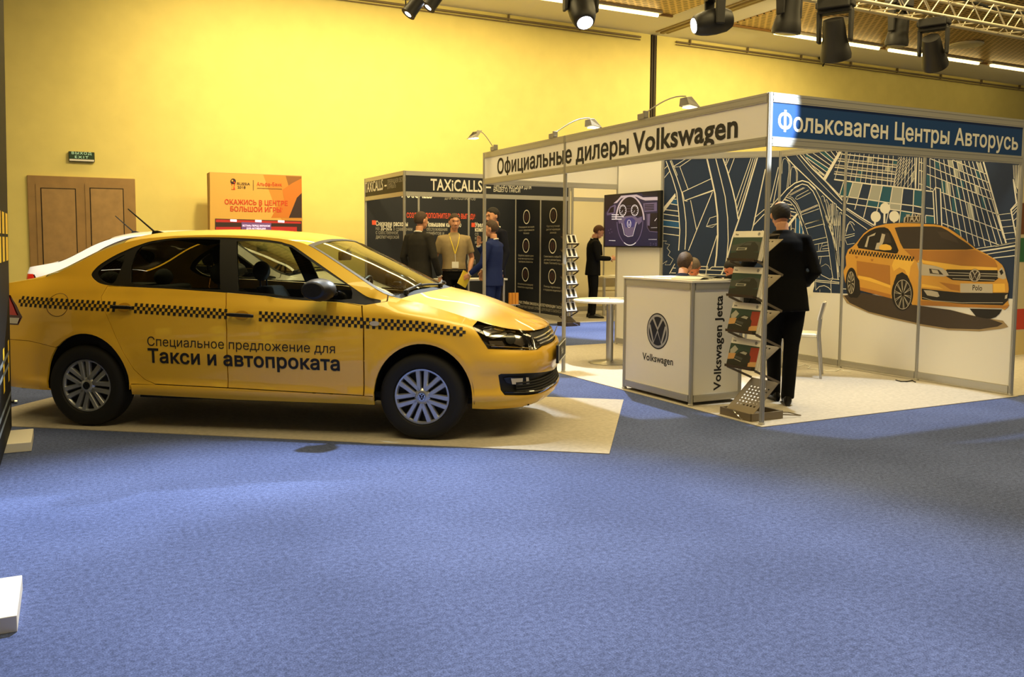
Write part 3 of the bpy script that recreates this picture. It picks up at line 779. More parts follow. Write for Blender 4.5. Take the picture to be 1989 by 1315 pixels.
M_taxi = mat('taxi_yellow_paint', (.87, .51, .035), .36, coat=.8, linear=True)
M_whitepaint = mat('white_car_paint', (.80, .78, .74), .35, coat=.8, linear=True)
M_glass = glass_mat('tinted_glass', (.58, .62, .58), 1)
M_glassf = glass_mat('windscreen_glass', (.68, .72, .64), 1)
M_trim = mat('window_trim_black', (10, 10, 11), .45)
M_seat = mat('seat_fabric', (30, 30, 32), .9)
M_lining = mat('cabin_lining', (84, 80, 72), .9)
M_tyre = mat('tyre_rubber', (13, 13, 13), .75)
M_rim = mat('hubcap_silver', (186, 190, 196), .3, .75)
M_tail = mat('tail_lamp_red', (200, 16, 10), .15, coat=1)
M_taild = mat('tail_lamp_dark', (70, 8, 10), .15, coat=1)
M_clear = mat('lamp_clear', (214, 206, 190), .12, .2, coat=1)
M_lampin = mat('lamp_dark', (14, 13, 12), .1, .4, coat=1)
M_lampglass = glass_mat('lamp_glass', (.92, .92, .92), 1)

def build_car(name, label, cat):
    car = thing(name, label, cat, (CO[0], CO[1], .006), CTH)
    # ---- side outlines traced from the photograph, as (s, z) on the shell
    win_out = HA([(515, 390), (560, 340), (650, 285), (750, 240), (850, 205), (950, 190), (1050, 183), (1200, 182), (1312, 184), (1500, 194), (1600, 209)]) + HB([(0, 200), (50, 213), (100, 248), (200, 318), (300, 388), (370, 437), (450, 492), (519, 504), (522, 512), (515, 526), (430, 533), (300, 515), (0, 498)]) + HA([(1500, 512), (1283, 494), (960, 472), (740, 461), (610, 456), (560, 443), (525, 415)])
    win_out = chaikin(chaikin(win_out))
    q_pane = HA([(548, 385), (590, 345), (660, 303), (716, 276), (690, 350), (650, 443), (610, 446), (570, 425)])
    q_pane = chaikin(chaikin(q_pane))
    r_pane = HA([(742, 440), (742, 340), (775, 262), (800, 236), (860, 214), (950, 199), (1050, 193), (1150, 192), (1248, 196), (1250, 480), (1100, 476), (960, 465), (800, 452)])
    f_pane = HA([(1352, 490), (1345, 330), (1342, 205), (1420, 204), (1500, 209), (1600, 222)]) + HB([(0, 215), (45, 226), (90, 258), (180, 322), (280, 388), (360, 440), (368, 470), (365, 500), (300, 505), (150, 497), (0, 486)]) + HA([(1560, 508)])
    tl_ = HA([(36, 493), (60, 510), (95, 570), (127, 635), (105, 681), (36, 665)])
    tl_red = HA([(36, 497), (50, 506), (75, 570), (98, 625), (36, 612)]); tl_clr = HA([(36, 640), (112, 640), (100, 672), (36, 660)])
    tl_pt = [(S0+.30, .93), (S0+.30, .72)]
    tl_poly = tl_[1:5]+[(S0+.32, tl_[4][1]), (S0+.32, tl_[1][1]+.01)]
    arc = lambda xc, rx, rz, a0, a1, n=26, zc=.30: [(xc+rx*math.cos(a), zc+rz*math.sin(a)) for a in np.linspace(a0, a1, n)]
    arcR = [(-.285, .262)]+arc(.03, .345, .395, PI*1.02, -.02)[0:]+[(.385, .265)]
    arcF = [(2.215, .262)]+arc(2.565, .348, .378, PI*1.02, -.02)+[(2.912, .225)]
    # door lines
    dRr = HA([(610, 457), (573, 520), (580, 570), (610, 640), (650, 735), (700, 840), (760, 935), (820, 990), (880, 1017)])   # rear door rear edge, top to bottom
    dB = HA([(1283, 494), (1283, 560), (1286, 700), (1288, 860), (1293, 1038)])
    dF = HB([(418, 534), (427, 640), (428, 800), (427, 1015)])
    zs = .318       # top of the sill
    sill_r, sill_f = arcR[-1][0], arcF[0][0]
    top = lambda a, b, n: [(s, float(zts(s))) for s in np.linspace(a, b, n)]
    paint = M_taxi
    # body side frame: quarter panel, C pillar, roof rail, A pillar in one pressing
    beltA = HA([(740, 461), (960, 472), (1283, 494), (1500, 512)])+HB([(0, 498), (300, 515), (418, 533)])
    quarter = [(S0+.02, .635)]+[(S0+.02, zts(S0)-.004)]+top(-1.0, 2.30, 110)+[(2.30, .965)]+HB([(522, 517), (418, 534)])[0:2]
    quarter += list(reversed(beltA[:-1]))+dRr[0:1]+dRr[1:]
    quarter += [(sill_r+.0, zs+.01)] if False else []
    quarter += [(dRr[-1][0]-.02, dRr[-1][1]-.002), (sill_r, dRr[-1][1])]+list(reversed(arcR[1:-1]))
    quarter += [(-.315, .42), (-.30, .50), (-.214, .589), (-.45, .628), (-.7, .635)]
    # drop the arch part that belongs to the bumper corner
    k0 = [i for i, p in enumerate(quarter) if p == (-.315, .42)][0]
    quarter = [p for i, p in enumerate(quarter) if not (i < k0 and i > 140 and p[0] < -.2 and p[1] < .585)]
    quarter = [p for p in quarter if p not in ((-.315, .42), (-.30, .50))]
    holes = [win_out, [p for p in tl_poly]]
    sfr = pair('side_frame', paint, car, [(quarter, holes)], step=.045, thick=.018)
    # rear bumper
    bump = [(S0+.005, .631), (-.7, .631), (-.45, .624), (-.214, .585)]+[p for p in reversed(arcR) if p[1] < .57 and p[0] < -.1]+[(-.40, .262), (-.7, .262), (S0+.005, .272)]
    b = MB(); shell(b, bump, [], step=.05, thick=.018); b.build('rear_bumper', paint, car, 40)
    # doors
    rd = beltA[0:3]+dB[1:]+[dRr[-1]]+list(reversed(dRr[:-1])); rd = [p for p in rd]
    doorR = pair('rear_door', paint, car, [(rd,)], gap=.004, thick=.018)
    fd = [beltA[2]]+beltA[3:]+dF[1:]+[dB[-1]]+list(reversed(dB[1:-1]))
    doorF = pair('front_door', paint, car, [(fd,)], gap=.004, thick=.018)
    # sill
    sl = [(sill_r, dRr[-1][1]-.006), (dRr[-1][0], dRr[-1][1]-.003), (dB[-1][0], dB[-1][1]-.003), (dF[-1][0], dF[-1][1]-.003), (sill_f, dF[-1][1]-.006), (sill_f, .238), (1.2, .24), (sill_r, .255)]
    pair('sill', paint, car, [(sl,)], step=.05, thick=.018)
    # front wing and bumper
    lamp = HB([(1008, 645), (1035, 638), (1120, 641), (1200, 648), (1290, 664), (1330, 684), (1345, 720), (1350, 764), (1330, 772), (1200, 770), (1090, 765), (1070, 735), (1040, 690)])
    cut = HB([(1080, 768), (990, 772), (930, 778)])      # shut line between wing and bumper
    arcFz = float(np.interp(cut[2][0], [p[0] for p in arcF[3:]], [p[1] for p in arcF[3:]]))
    wing_a = [p for p in arcF[1:] if p[0] < cut[2][0]]
    sl_end = lamp[0][0]+.01
    wing = top(2.31, lamp[1][0], 30)+[lamp[0], lamp[12], lamp[11], lamp[10], cut[0], cut[1], (cut[2][0], arcFz)]+list(reversed(wing_a))+[(sill_f, dF[-1][1]), (dF[-1][0]+.006, dF[-1][1])]+[(p[0]+.006, p[1]) for p in reversed(dF[:-1])]+HB([(525, 518)])+[(2.31, .963)]
    wg = pair('front_wing', paint, car, [(wing,)], thick=.018)
    grille = HB([(1320, 676), (1360, 667), (1415, 645)])
    zg_t, zg_b = .735, .625
    intake = HB([(1145, 905), (1160, 898), (1300, 894), (1400, 886), (1440, 876)])
    int_lo = HB([(1450, 955), (1380, 1000), (1300, 1013), (1180, 1013), (1158, 985)])
    zi_t, zi_b = intake[-1][1], int_lo[0][1]
    fb = [(lamp[6][0], lamp[6][1])]+[lamp[7], lamp[8], lamp[9], lamp[10]]+cut[0:2]+[(cut[2][0], arcFz)]+[p for p in arcF if p[0] > cut[2][0]]
    fb += [(3.05, .205), (3.2, .21), (3.45, .222), (S1, .225)]+[(S1, zi_b-.002)]+int_lo+intake+[(S1, zi_t+.002)]+[(S1, zg_b)]+[(lamp[7][0]+.13, zg_b+.004), (lamp[7][0]+.03, lamp[7][1]-.012)]
    fb = fb[:]
    # order: go round once
    fbo = [lamp[8], lamp[9], lamp[10], cut[0], cut[1], (cut[2][0], arcFz)]+[p for p in arcF if p[0] > cut[2][0]]+[(3.05, .212), (3.25, .215), (3.5, .222), (S1, .225), (S1, zi_b-.002)]+int_lo+intake+[(S1, zi_t+.002), (S1, zg_b), (lamp[7][0]+.14, zg_b+.004), (lamp[7][0]+.02, lamp[7][1]-.010)]
    b = MB(); shell(b, fbo, [], step=.035, thick=.018); bumper = b.build('front_bumper', paint, car, 40)
    # lower intake
    ip = int_lo+intake+[(S1, zi_t), (S1, zi_b)]
    b = MB(); shell(b, ip, [], lift=-.03, step=.04); gl = b.build('lower_grille', M_black, car, 40)
    both = lambda ss, zz, li: np.vstack([M2(ss, zz, li, -1), M2(ss, zz, li, 1)[::-1][1:]])
    for z in np.linspace(zi_b+.03, zi_t-.025, 4): MB().tube(both(np.linspace(intake[0][0]+.14, S1, 26), np.full(26, z), -.012), .008, 6).build('bar', M_blackm, gl, 40)
    MB().tube(both(np.linspace(int_lo[3][0], S1, 30), np.interp(np.linspace(0, 1, 30), [0, .3, 1], [int_lo[3][1]+.022, int_lo[2][1]+.02, zi_b+.012]), -.006), .007, 6).build('trim_bar', M_lampin, gl, 40)
    fog = HB([(1178, 922), (1210, 918), (1318, 916), (1322, 958), (1225, 958), (1190, 945)])
    f_ = pair('fog_lamp', M_lampin, car, [(fog,)], lift=-.016, step=.02)
    for pg in ([(1215, 924), (1280, 922), (1278, 955), (1222, 955)], [(1297, 918), (1312, 918), (1318, 956), (1300, 956)]): pair('lens', M_clear, f_, [(HB(pg),)], lift=-.010, step=.015)
    # headlamp: dark bowl, bright reflectors, clear cover
    hl = pair('headlight', M_lampin, car, [(lamp,)], lift=-.03, step=.025)
    for poly, li in (([(1060, 660), (1110, 650), (1180, 655), (1200, 690), (1120, 715), (1080, 700)], -.022), ([(1095, 725), (1170, 725), (1190, 758), (1110, 758)], -.02), ([(1235, 690), (1290, 700), (1310, 735), (1280, 755), (1235, 740)], -.02)):
        pair('reflector', M_chrome, hl, [(HB(poly),)], lift=li, step=.02)
    pair('projector', M_black, hl, [(HB([(1215 + 28*math.cos(a), 712 + 30*math.sin(a)) for a in np.linspace(0, 2*PI, 16)[:-1]]),)], lift=-.014, step=.02)
    for pl in ([(1050, 668), (1075, 655), (1130, 648)], [(1080, 745), (1150, 752), (1330, 762)], [(1100, 690), (1180, 672), (1240, 676)], [(1330, 700), (1342, 735), (1345, 760)]):
        pp = HB(pl)
        for sd, par in zip((-1, 1), hl): MB().tube(M2([p[0] for p in pp], [p[1] for p in pp], -.012, sd), .005, 6).build('chrome_line', M_chrome, par, 40)
    pair('cover', M_lampglass, hl, [(lamp,)], lift=.002, step=.025)
    # radiator grille with chrome bars and badge
    g0 = lamp[6][0]+.015
    gp = [(g0, lamp[6][1]-.01), (g0-.01, lamp[5][1]+.012), (g0+.1, .728), (S1, .724), (S1, zg_b+.002), (lamp[7][0]+.14, zg_b+.006), (lamp[7][0]+.025, lamp[7][1]-.006)]
    gp = [(lamp[5][0]+.012, lamp[5][1]+.008), (lamp[5][0]+.12, .729), (S1, .724), (S1, zg_b+.002), (lamp[7][0]+.14, zg_b+.006), (lamp[7][0]+.022, lamp[7][1]-.008), (lamp[7][0]+.008, lamp[6][1])]
    b = MB(); shell(b, gp, [], lift=-.025, step=.03); gr = b.build('grille', M_black, car, 40)
    for f in (.02, .36, .68):
        b = MB(); ss = np.linspace(lamp[7][0]+.03+.08*f, S1, 24); zz = np.interp(ss, [ss[0], S1], [lamp[7][1]+.006+(.062)*(1-f)-.0, zg_b+.006+.075*(1-f)])
        b.tube(both(ss, zz, -.008), .0065, 6)
        b.build('chrome_bar', M_chrome, gr, 40)
    b = MB(); c = M2(S1, .678, .012, -1); vw_emblem(b, c, (0, 1, 0), (.35, 0, .94), .068, lift=.003); b.build('badge', [M_black, M_chrome], gr)
    # number plate with lettering
    zpl = .555; c = M2(S1, zpl, .02, -1)
    b = MB().box((c[0], 0, zpl), (.02, .54, .135)); pl = b.build('number_plate', M_black, car, bevel=.004)
    b = MB(); xx = c[0]+.0115
    for q in ((0, .062, .52, .006), (0, -.062, .52, .006), (-.258, 0, .006, .126), (.258, 0, .006, .126)): b.box((xx, q[0], zpl+q[1]), (.003, q[2], q[3]))
    put_text(b, 'Polo', (xx, 0, zpl-.025), (0, 1, 0), (0, 0, 1), None, .055, .02, 'C'); b.build('lettering', M_paper, pl)
    # ---- top sheet: boot lid, rear window, roof, windscreen, cowl, bonnet
    rw0 = lambda t: -.40-.17*(1-t*t); rw1 = lambda t: .20-.13*(1-t*t)+.0
    b = MB(); sheet(b, lambda t: S0+.30*0+.001, lambda t: rw0(t)-.012, n=26); b.build('boot_lid', paint, car, 40)
    b = MB(); sheet(b, rw0, rw1, n=14); b.build('rear_window', M_glass, car, 40)
    ws1 = lambda t: 1.665-.0*(1-t*t)+.015*(1-t*t); ws0 = lambda t: 2.33+.15*(1-t*t)
    b = MB(); sheet(b, lambda t: rw1(t)+.006, lambda t: ws1(t)-.004, n=30, m=40); b.build('roof', paint, car, 40)
    b = MB(); sheet(b, ws1, ws0, n=20, m=40); b.build('windscreen', M_glassf, car, 40)
    b = MB(); e = .03
    for t0, t1 in ((-1, -.955), (.955, 1)):
        P = []
        for k in range(25):
            r = []
            for t in np.linspace(t0, t1, 4): s_ = ws1(t)+(ws0(t)-ws1(t))*k/24; q = T3(s_, t); r.append(q+np.array([0, 0, .003]))
            P.append(r)
        b.grid(P)
    sheet(b, lambda t: ws1(t), lambda t: ws1(t)+.035, n=2, m=40, lift=.003)
    b.build('windscreen_seal', M_trim, car, 40)
    cw0 = lambda t: ws0(t); cw1 = lambda t: ws0(t)+.055
    b = MB(); sheet(b, cw0, cw1, n=4, m=40, lift=-.004); b.build('cowl', M_blackm, car, 40)
    b = MB(); sheet(b, lambda t: cw1(t)+.004, lambda t: S1-.002, n=60, m=40); b.build('bonnet', paint, car, 40)
    for y0, y1, s0_, s1_ in ((.60, -.05, 2.44, 2.36), (-.02, -.62, 2.42, 2.38)):
        b = MB(); p = []
        for k in range(12):
            y = y0+(y1-y0)*k/11; tt = y/-.72; ss = ws0(tt)+.015-.03*math.sin(PI*k/11); q = T3(ss, np.array(tt)); p.append(q+np.array([0, 0, .018]))
        b.tube(p, .008, 6); q0 = T3(ws0(y1/-.72)+.03, np.array(y1/-.72)); b.cyl(q0, q0+np.array([0, 0, .03]), .018); b.tube([q0+np.array([0, 0, .025]), p[6]+np.array([0, 0, .008])], .009, 6)
        b.build('wiper', M_black, car, 40)
    # ---- glazing and black trims
    pair('window_frame', M_trim, car, [(win_out, [q_pane, r_pane, f_pane])], lift=-.003, step=.05, thick=.018)
    pair('quarter_glass', M_glass, car, [(q_pane,)], lift=-.008, step=.06)
    pair('rear_door_glass', M_glass, doorR, [(r_pane,)], lift=-.008, step=.06)
    pair('front_door_glass', M_glass, doorF, [(f_pane,)], lift=-.008, step=.06)
    # tail lamp
    tlo = pair('tail_lamp', M_taild, car, [(tl_poly,)], lift=-.004, step=.03)
    pair('red_lens', M_tail, tlo, [(tl_red[1:4]+[(S0+.35, tl_red[3][1]+.005), (S0+.35, tl_red[1][1])],)], lift=.002, step=.03)
    pair('clear_lens', M_clear, tlo, [(tl_clr[1:3]+[(S0+.36, tl_clr[2][1]), (S0+.36, tl_clr[1][1]-.004)],)], lift=.002, step=.03)
    # handles
    for door, L in ((doorR, [(648, 576), (762, 580)]), (doorF, [(1296, 619), (1450, 628)])):
        a, c = HA(L)
        ss = np.linspace(a[0], c[0], 9); zz = np.linspace(a[1], c[1], 9)
        for sd, par in zip((-1, 1), door):
            b = MB()
            b.loft([[p+np.array([0, dy, dz]) for dy, dz in ((-.006*w, .012*w), (.010*w, .014*w), (.010*w, -.014*w), (-.006*w, -.012*w))] for p, w in zip(M2(ss, zz, .035, sd), [.7, .9, 1, 1, 1, 1, 1, .9, .7])])
            for k in (1, 7): b.tube([M2(ss[k], zz[k], .03, sd), M2(ss[k], zz[k], -.01, sd)], .009, 6)
            b.build('handle', M_black, par, 40, bevel=.003)
        m_ = ((a[0]+c[0])/2+.0, (a[1]+c[1])/2)
        pair('handle_recess', mat('recess_shade_yellow', (.55, .27, .012), .4, coat=.5, linear=True), door, [([(m_[0]+.055*math.cos(q), m_[1]-.004+.034*math.sin(q)) for q in np.linspace(0, 2*PI, 25)[:-1]],)], lift=.0015, step=.02)  # flat patch, shade of the handle cup put into a darker yellow
    # side repeater
    c = hit(*Zb(488, 630)); pair('side_repeater', M_clear, wg, [([(c[0]+.036*math.cos(q), c[1]+.017*math.sin(q)) for q in np.linspace(0, 2*PI, 25)[:-1]],)], lift=.008, step=.02)
    # mirrors
    mp = hit(*Zb(330, 470))
    for sd in (-1, 1):
        p = M2(mp[0], mp[1], 0, sd); y = p[1]
        b = MB(); R_ = []
        for k, (w, h_) in enumerate(((.05, .04), (.09, .062), (.105, .070), (.10, .066), (.08, .05))):
            yy = y+sd*(.05+.045*k); R_.append([(p[0]-.105+w*math.cos(q)*1.0-.012*k, yy, p[2]+.03+h_*math.sin(q)*1.15) for q in np.linspace(0, 2*PI, 17)[:-1]])
        b.loft(R_); b.bar((p[0]-.09, y-sd*.02, p[2]-.005), (p[0]-.10, y+sd*.08, p[2]+.005), .07, .03)
        mo = b.build('mirror', M_black, car, 50, bevel=.01)
        b = MB().box((p[0]-.215, y+sd*.14, p[2]+.03), (.006, .15, .10)); b.build('mirror_glass', M_chrome, mo)
    # antenna on the roof
    a = T3(np.array(.02), np.array(.0)); b = MB(); b.loft([[(.04, -.02, 0), (.20, -.012, 0), (.20, .012, 0), (.04, .02, 0)], [(.05, -.008, .05), (.09, -.006, .045), (.09, .006, .045), (.05, .008, .05)]])
    for i, v in enumerate(b.v): q = T3(np.array(v[0]+.03), np.array(.0)); b.v[i] = (v[0]+.03, v[1], v[2]+q[2]-.005)
    q = T3(np.array(.10), np.array(0.)); b.tube([(.10, 0, q[2]+.03), (-.08, 0, q[2]+.175), (-.135, 0, q[2]+.22)], [.008, .006, .005], 8)
    b.build('antenna', M_black, car, 40)
    # ---- wheels
    def wheel(x, sd, rear):
        yo = sd*.80
        b = MB(); b.lathe([(.196, sd*.79), (.205, sd*.812), (.245, sd*.822), (.280, sd*.815), (.299, sd*.795), (.303, sd*.77), (.303, sd*.67), (.295, sd*.645), (.25, sd*.632), (.20, sd*.64)], 56, (x, 0, .303), 'Y', caps=False)
        tyre = b.build('wheel', M_tyre, car, 50)
        b = MB(); b.lathe([(.0, sd*.757), (.18, sd*.757), (.196, sd*.775), (.196, sd*.66), (0.0, sd*.66)], 40, (x, 0, .303), 'Y', caps=False); b.build('rim', M_blackm, tyre, 50)
        b = MB(); n = 56
        b.lathe([(.176, sd*.785), (.183, sd*.797), (.194, sd*.799), (.199, sd*.79), (.198, sd*.775), (.176, sd*.775)], n, (x, 0, .303), 'Y', caps=False)
        b.lathe([(.0, sd*.800), (.030, sd*.800), (.045, sd*.796), (.058, sd*.785), (.058, sd*.77), (0, sd*.77)], 32, (x, 0, .303), 'Y', caps=False)
        for k in range(7):
            a = PI/2+2*PI*k/7+(.12 if rear else 0); e = np.array([math.cos(a), math.sin(a)]); g = np.array([-e[1], e[0]])
            for o_ in (-1, 1):
                p0 = e*.045+g*o_*.021; p1 = e*.185+g*o_*.031
                d = (p1-p0)/np.linalg.norm(p1-p0); w = np.array([-d[1], d[0]])
                q = [p0-w*.0155, p0+w*.0155, p1+w*.0205, p1-w*.0205]; q2 = [p0-w*.010, p0+w*.010, p1+w*.014, p1-w*.014]
                b.loft([[(x+p[0], sd*.770, .303+p[1]) for p in q], [(x+p[0], sd*.788, .303+p[1]) for p in q], [(x+p[0], sd*.797, .303+p[1]) for p in q2]])
        hc = b.build('hubcap', M_rim, tyre, 35)
        b = MB(); vw_emblem(b, (x, sd*.801, .303), (-sd*1.0, 0, 0), (0, 0, 1), .028, lift=.001); b.build('badge', [M_black, M_chrome], hc)
    for x, rr in ((0, True), (2.553, False)):
        for sd in (-1, 1): wheel(x, sd, rr)
    # ---- underbody, wheel housings and cabin
    b = MB(); b.box((1.27, 0, .235), (4.0, 1.1, .03)); b.box((1.28, 0, .24), (1.75, 1.52, .03)); b.box((-.62, 0, .31), (.5, 1.3, .12)); b.box((2.98, 0, .27), (.3, 1.0, .08))
    for x in (0, 2.56):
        for sd in (-1, 1):
            P = []
            for a in np.linspace(-.1, PI+.1, 20): P.append([(x+.365*math.cos(a), sd*.56, .30+.40*math.sin(a)), (x+.365*math.cos(a), sd*.80, .30+.40*math.sin(a))])
            b.grid(P)
            b.prism([(x+.365*math.cos(a), sd*.56, .30+.40*math.sin(a)) for a in np.linspace(-.1, PI+.1, 20)], (0, sd*.005, 0))
        b.cyl((x, -.7, .30), (x, .7, .30), .03, n=10)
    b.build('underbody', M_blackm, car, 40)
    b = MB(); b.box((1.1, 0, .30), (2.6, 1.5, .04))
    b.box((2.02, 0, .80), (.36, 1.46, .26)); b.box((2.25, 0, .80), (.3, 1.4, .3))
    b.box((-.30, 0, .985), (.34, 1.2, .04))
    for sd in (-1, 1): b.box((1.1, sd*.755, .64), (2.0, .03, .62)); b.box((-.1, sd*.72, .70), (.5, .03, .5))
    b.build('cabin', M_blackm, car)
    b = MB(); sheet(b, lambda t: rw1(t)+.03, lambda t: ws1(t)-.03, n=10, m=20, lift=-.03); b.build('headliner', M_lining, car, 40)
    def seat(x, y):
        b = MB(); b.loft([[(x-.02, y-.24, .42), (x+.5, y-.24, .44), (x+.5, y+.24, .44), (x-.02, y+.24, .42)], [(x, y-.24, .58), (x+.5, y-.25, .60), (x+.5, y+.25, .60), (x, y+.24, .58)]])
        b.loft([[(x-.02+dx, y+dy*w, z) for dx, dy in ((.0, -.24), (.11, -.22), (.11, .22), (0, .24))] for dx0, w, z in ((0, 1, .5),)] + [[(x-.02-.26*k/5+dx, y+dy*w, .5+.5*k/5) for dx, dy in ((.0, -.24), (.11, -.22), (.11, .22), (0, .24))] for k, w in ((1, 1.04), (3, 1.02), (4.4, .86), (5, .7))])
        st = b.build('seat', M_seat, car, 50, bevel=.02)
        b = MB().ellipsoid((x-.30, y, 1.125), (.052, .135, .085)); b.cyl((x-.28, y-.06, .98), (x-.29, y-.06, 1.1), .007).cyl((x-.28, y+.06, .98), (x-.29, y+.06, 1.1), .007); b.build('headrest', M_seat, st, 50)
    for y in (-.36, .36): seat(1.15, y)
    b = MB(); b.loft([[(.1, -.62, .42), (.55, -.62, .44), (.55, .62, .44), (.1, .62, .42)], [(.12, -.62, .60), (.55, -.62, .62), (.55, .62, .62), (.12, .62, .60)]])
    b.loft([[(.1-.04*k+dx, dy, .52+.12*k) for dx, dy in ((0, -.64), (.12, -.62), (.12, .62), (0, .64))] for k in range(5)]); rb = b.build('rear_bench', M_seat, car, 50, bevel=.02)
    for y in (-.38, .38): b = MB().ellipsoid((-.06, y, 1.06), (.05, .13, .075)); b.build('headrest', M_seat, rb, 50)
    ct = Vector((1.72, .36, .92)); ax = Vector((-.9, 0, .42)).normalized(); u_ = Vector((0, 1, 0)); w_ = ax.cross(u_)
    b = MB(); b.tube([ct+(u_*math.cos(q)+w_*math.sin(q))*.185 for q in np.linspace(0, 2*PI, 33)[:-1]], .014, 8, closed=True); b.ellipsoid(ct, (.04, .06, .05)); b.bar(ct-u_*.18, ct+u_*.18, .03, .02); b.bar(ct, ct-w_*.18, .03, .02); b.bar(ct, ct-ax*.25, .05, .05)
    b.build('steering_wheel', M_black, car, 50)
    T = lambda s, t: T3(np.array(s), np.array(t))
    q = T(1.78, .0); b = MB().box((q[0]-.06, 0, q[2]-.09), (.03, .24, .07)); b.cyl((q[0]-.05, 0, q[2]-.06), (q[0], 0, q[2]-.01), .01); b.build('rear_view_mirror', M_black, car, bevel=.01)
    return car, dict(quarter=sfr[0], doorR=doorR[0], doorF=doorF[0], wing=wg[0])

taxi, TP = build_car('taxi', 'yellow saloon taxi with checker stripe and black lettering on its doors', 'car')
side_frame = TP['quarter']
# the second, white car: same model, copied before the taxi gets its livery
WHITE_AT = (.65, 11.65)
WHITE_RZ = -.65
wcar = copy_tree(taxi, None, {'taxi_yellow_paint': M_whitepaint, 'recess_shade_yellow': M_whitepaint})
wcar.name = 'parked_car'; wcar['label'] = 'white saloon car parked behind the yellow taxi, mostly hidden by it'; wcar['category'] = 'car'
wcar.location = (WHITE_AT[0], WHITE_AT[1], 0); wcar.rotation_euler = (0, 0, WHITE_RZ); wcar.scale = (1.03,)*3

# ---- livery: checker stripe and lettering follow the shell
def stripe_pt(f, row):
    return None
_st = [(Za(116, 515), Za(113, 573)), (Za(640, 547), Za(636, 605)), (Za(1290, 590), Za(1286, 647)), (Za(1753, 620), Za(1753, 676)), (Zb(420, 598), Zb(420, 655)), (Zb(700, 615), Zb(700, 672)), (Zb(985, 655), Zb(965, 703))]
_sT = [hit(*a) for a, b in _st]; _sB = [hit(*b) for a, b in _st]
_ss = [p[0] for p in _sT]; _zT = [p[1] for p in _sT]; _zB = [p[1] for p in _sB]
sq = .0218
n_sq = int((_ss[-1]-_ss[0])/sq)
h0 = hit(*Za(650, 575))[0], hit(*Za(752, 575))[0]; h1 = hit(*Za(1296, 620))[0], hit(*Za(1462, 630))[0]
parts = {k: MB() for k in ('q', 'r0', 'r1', 'f', 'w')}
sB0 = hit(*Za(577, 560))[0]; sB1 = hit(*Za(1283, 600))[0]; sB2 = hit(*Zb(427, 640))[0]
for i in range(n_sq):
    s = _ss[0]+i*sq
    if h0[0] < s+sq/2 < h0[1] or h1[0] < s+sq/2 < h1[1]: continue
    top_, bot = np.interp(s, _ss, _zT), np.interp(s, _ss, _zB)
    for r in range(3):
        if (r+i) % 2 == 0: continue
        z1 = top_+(bot-top_)*r/3; z0 = top_+(bot-top_)*(r+1)/3
        b = parts['q' if s < sB0 else 'r0' if s < h0[0] else 'r1' if s < sB1 else 'f' if s < sB2 else 'w']
        b.add(M2(np.array([s, s+sq, s+sq, s]), np.array([z0, z0, z1, z1]), .0025, -1), [(0, 1, 2, 3)])
for k, o in (('q', side_frame), ('r0', TP['doorR']), ('r1', TP['doorR']), ('f', TP['doorF']), ('w', TP['wing'])):
    if parts[k].v: parts[k].build('checker_stripe', M_ink, o)
# fuel flap ring
c = hit(*Za(326, 567)); b = MB()
b.tube(M2([c[0]+.092*math.cos(a) for a in np.linspace(0, 2*PI, 49)[:-1]], [c[1]+.083*math.sin(a) for a in np.linspace(0, 2*PI, 49)[:-1]], .0, -1), .0022, 5, closed=True); b.build('fuel_flap', mat('gap_brown', (84, 50, 6), .6), side_frame)
def car_text(s, a, b, cap, bold, mi=0):
    """text whose baseline runs between two shell points"""
    V, F = text_mesh(s, math.hypot(b[0]-a[0], b[1]-a[1]), cap, bold)
    L = math.hypot(b[0]-a[0], b[1]-a[1]); e = np.array([(b[0]-a[0])/L, (b[1]-a[1])/L])
    S = a[0]+V[:, 0]*e[0]; Z = a[1]+V[:, 0]*e[1]+V[:, 1]
    return M2(S, Z, .003, -1), F
for s, pa, pb, cap, bold in (('Специальное предложение для', Za(838, 797), Zb(277, 789), .066, .0), ('Такси и автопроката', Za(842, 890), Zb(303, 880), .098, .026)):
    P, F = car_text(s, hit(*pa), hit(*pb), cap, bold); MB().add(P, F).build('lettering', M_ink, TP['doorF'])
# ================================================================ printed city mural on the booth walls
M_line = mat('print_white', (236, 232, 220), .6); M_teal = mat('print_teal', (20, 86, 110), .6); M_tan = mat('print_sand', (170, 172, 164), .6)
M_pblue = mat('print_blue', (14, 84, 140), .6)
def on_wall(wall, p, k):
    """pixel -> booth frame on the right wall ('R') or the diagonal wall ('D'), k print layers up"""
    if wall == 'R': q = on(p[0], p[1], 0, P0[0]+3-.0068-.0004*k)
    else:
        n = np.array([1, 1, 0])/math.sqrt(2); q = on_plane(p[0], p[1], np.array([P0[0]+2.5, P0[1]+3.5, 0])-n*(.0068+.0004*k), n)
    return np.array([q[0]-P0[0], q[1]-P0[1], q[2]])
def wall_line(mb, wall, Z, pts, w=.011, mi=0, k=3):
    Q = [on_wall(wall, Z(*p), k) for p in pts]
    ax = (lambda q: (-q[1], q[2])) if wall == 'R' else (lambda q: ((q[0]-q[1])/math.sqrt(2), q[2]))
    P2 = [ax(q) for q in Q]; q0 = Q[0]
    back = (lambda a, b: (q0[0], -a, b)) if wall == 'R' else (lambda a, b: ((q0[0]+q0[1])/2+a/math.sqrt(2), (q0[0]+q0[1])/2-a/math.sqrt(2), b))
    for q in strip(P2, w*.82): mb.add([back(*p) for p in q], [(0, 1, 2, 3)], mi)
def wall_poly(mb, wall, Z, pts, mi, k=2):
    V = [Vector(p) for p in pts]; n = len(V)
    r = delaunay_2d_cdt(V, [(i, (i+1) % n) for i in range(n)], [], 0, 1e-6)
    F = [list(f) for f in r[2] if inside(np.mean([tuple(r[0][i]) for i in f], 0), pts)]
    mb.add([on_wall(wall, Z(*p), k) for p in r[0]], F, mi)
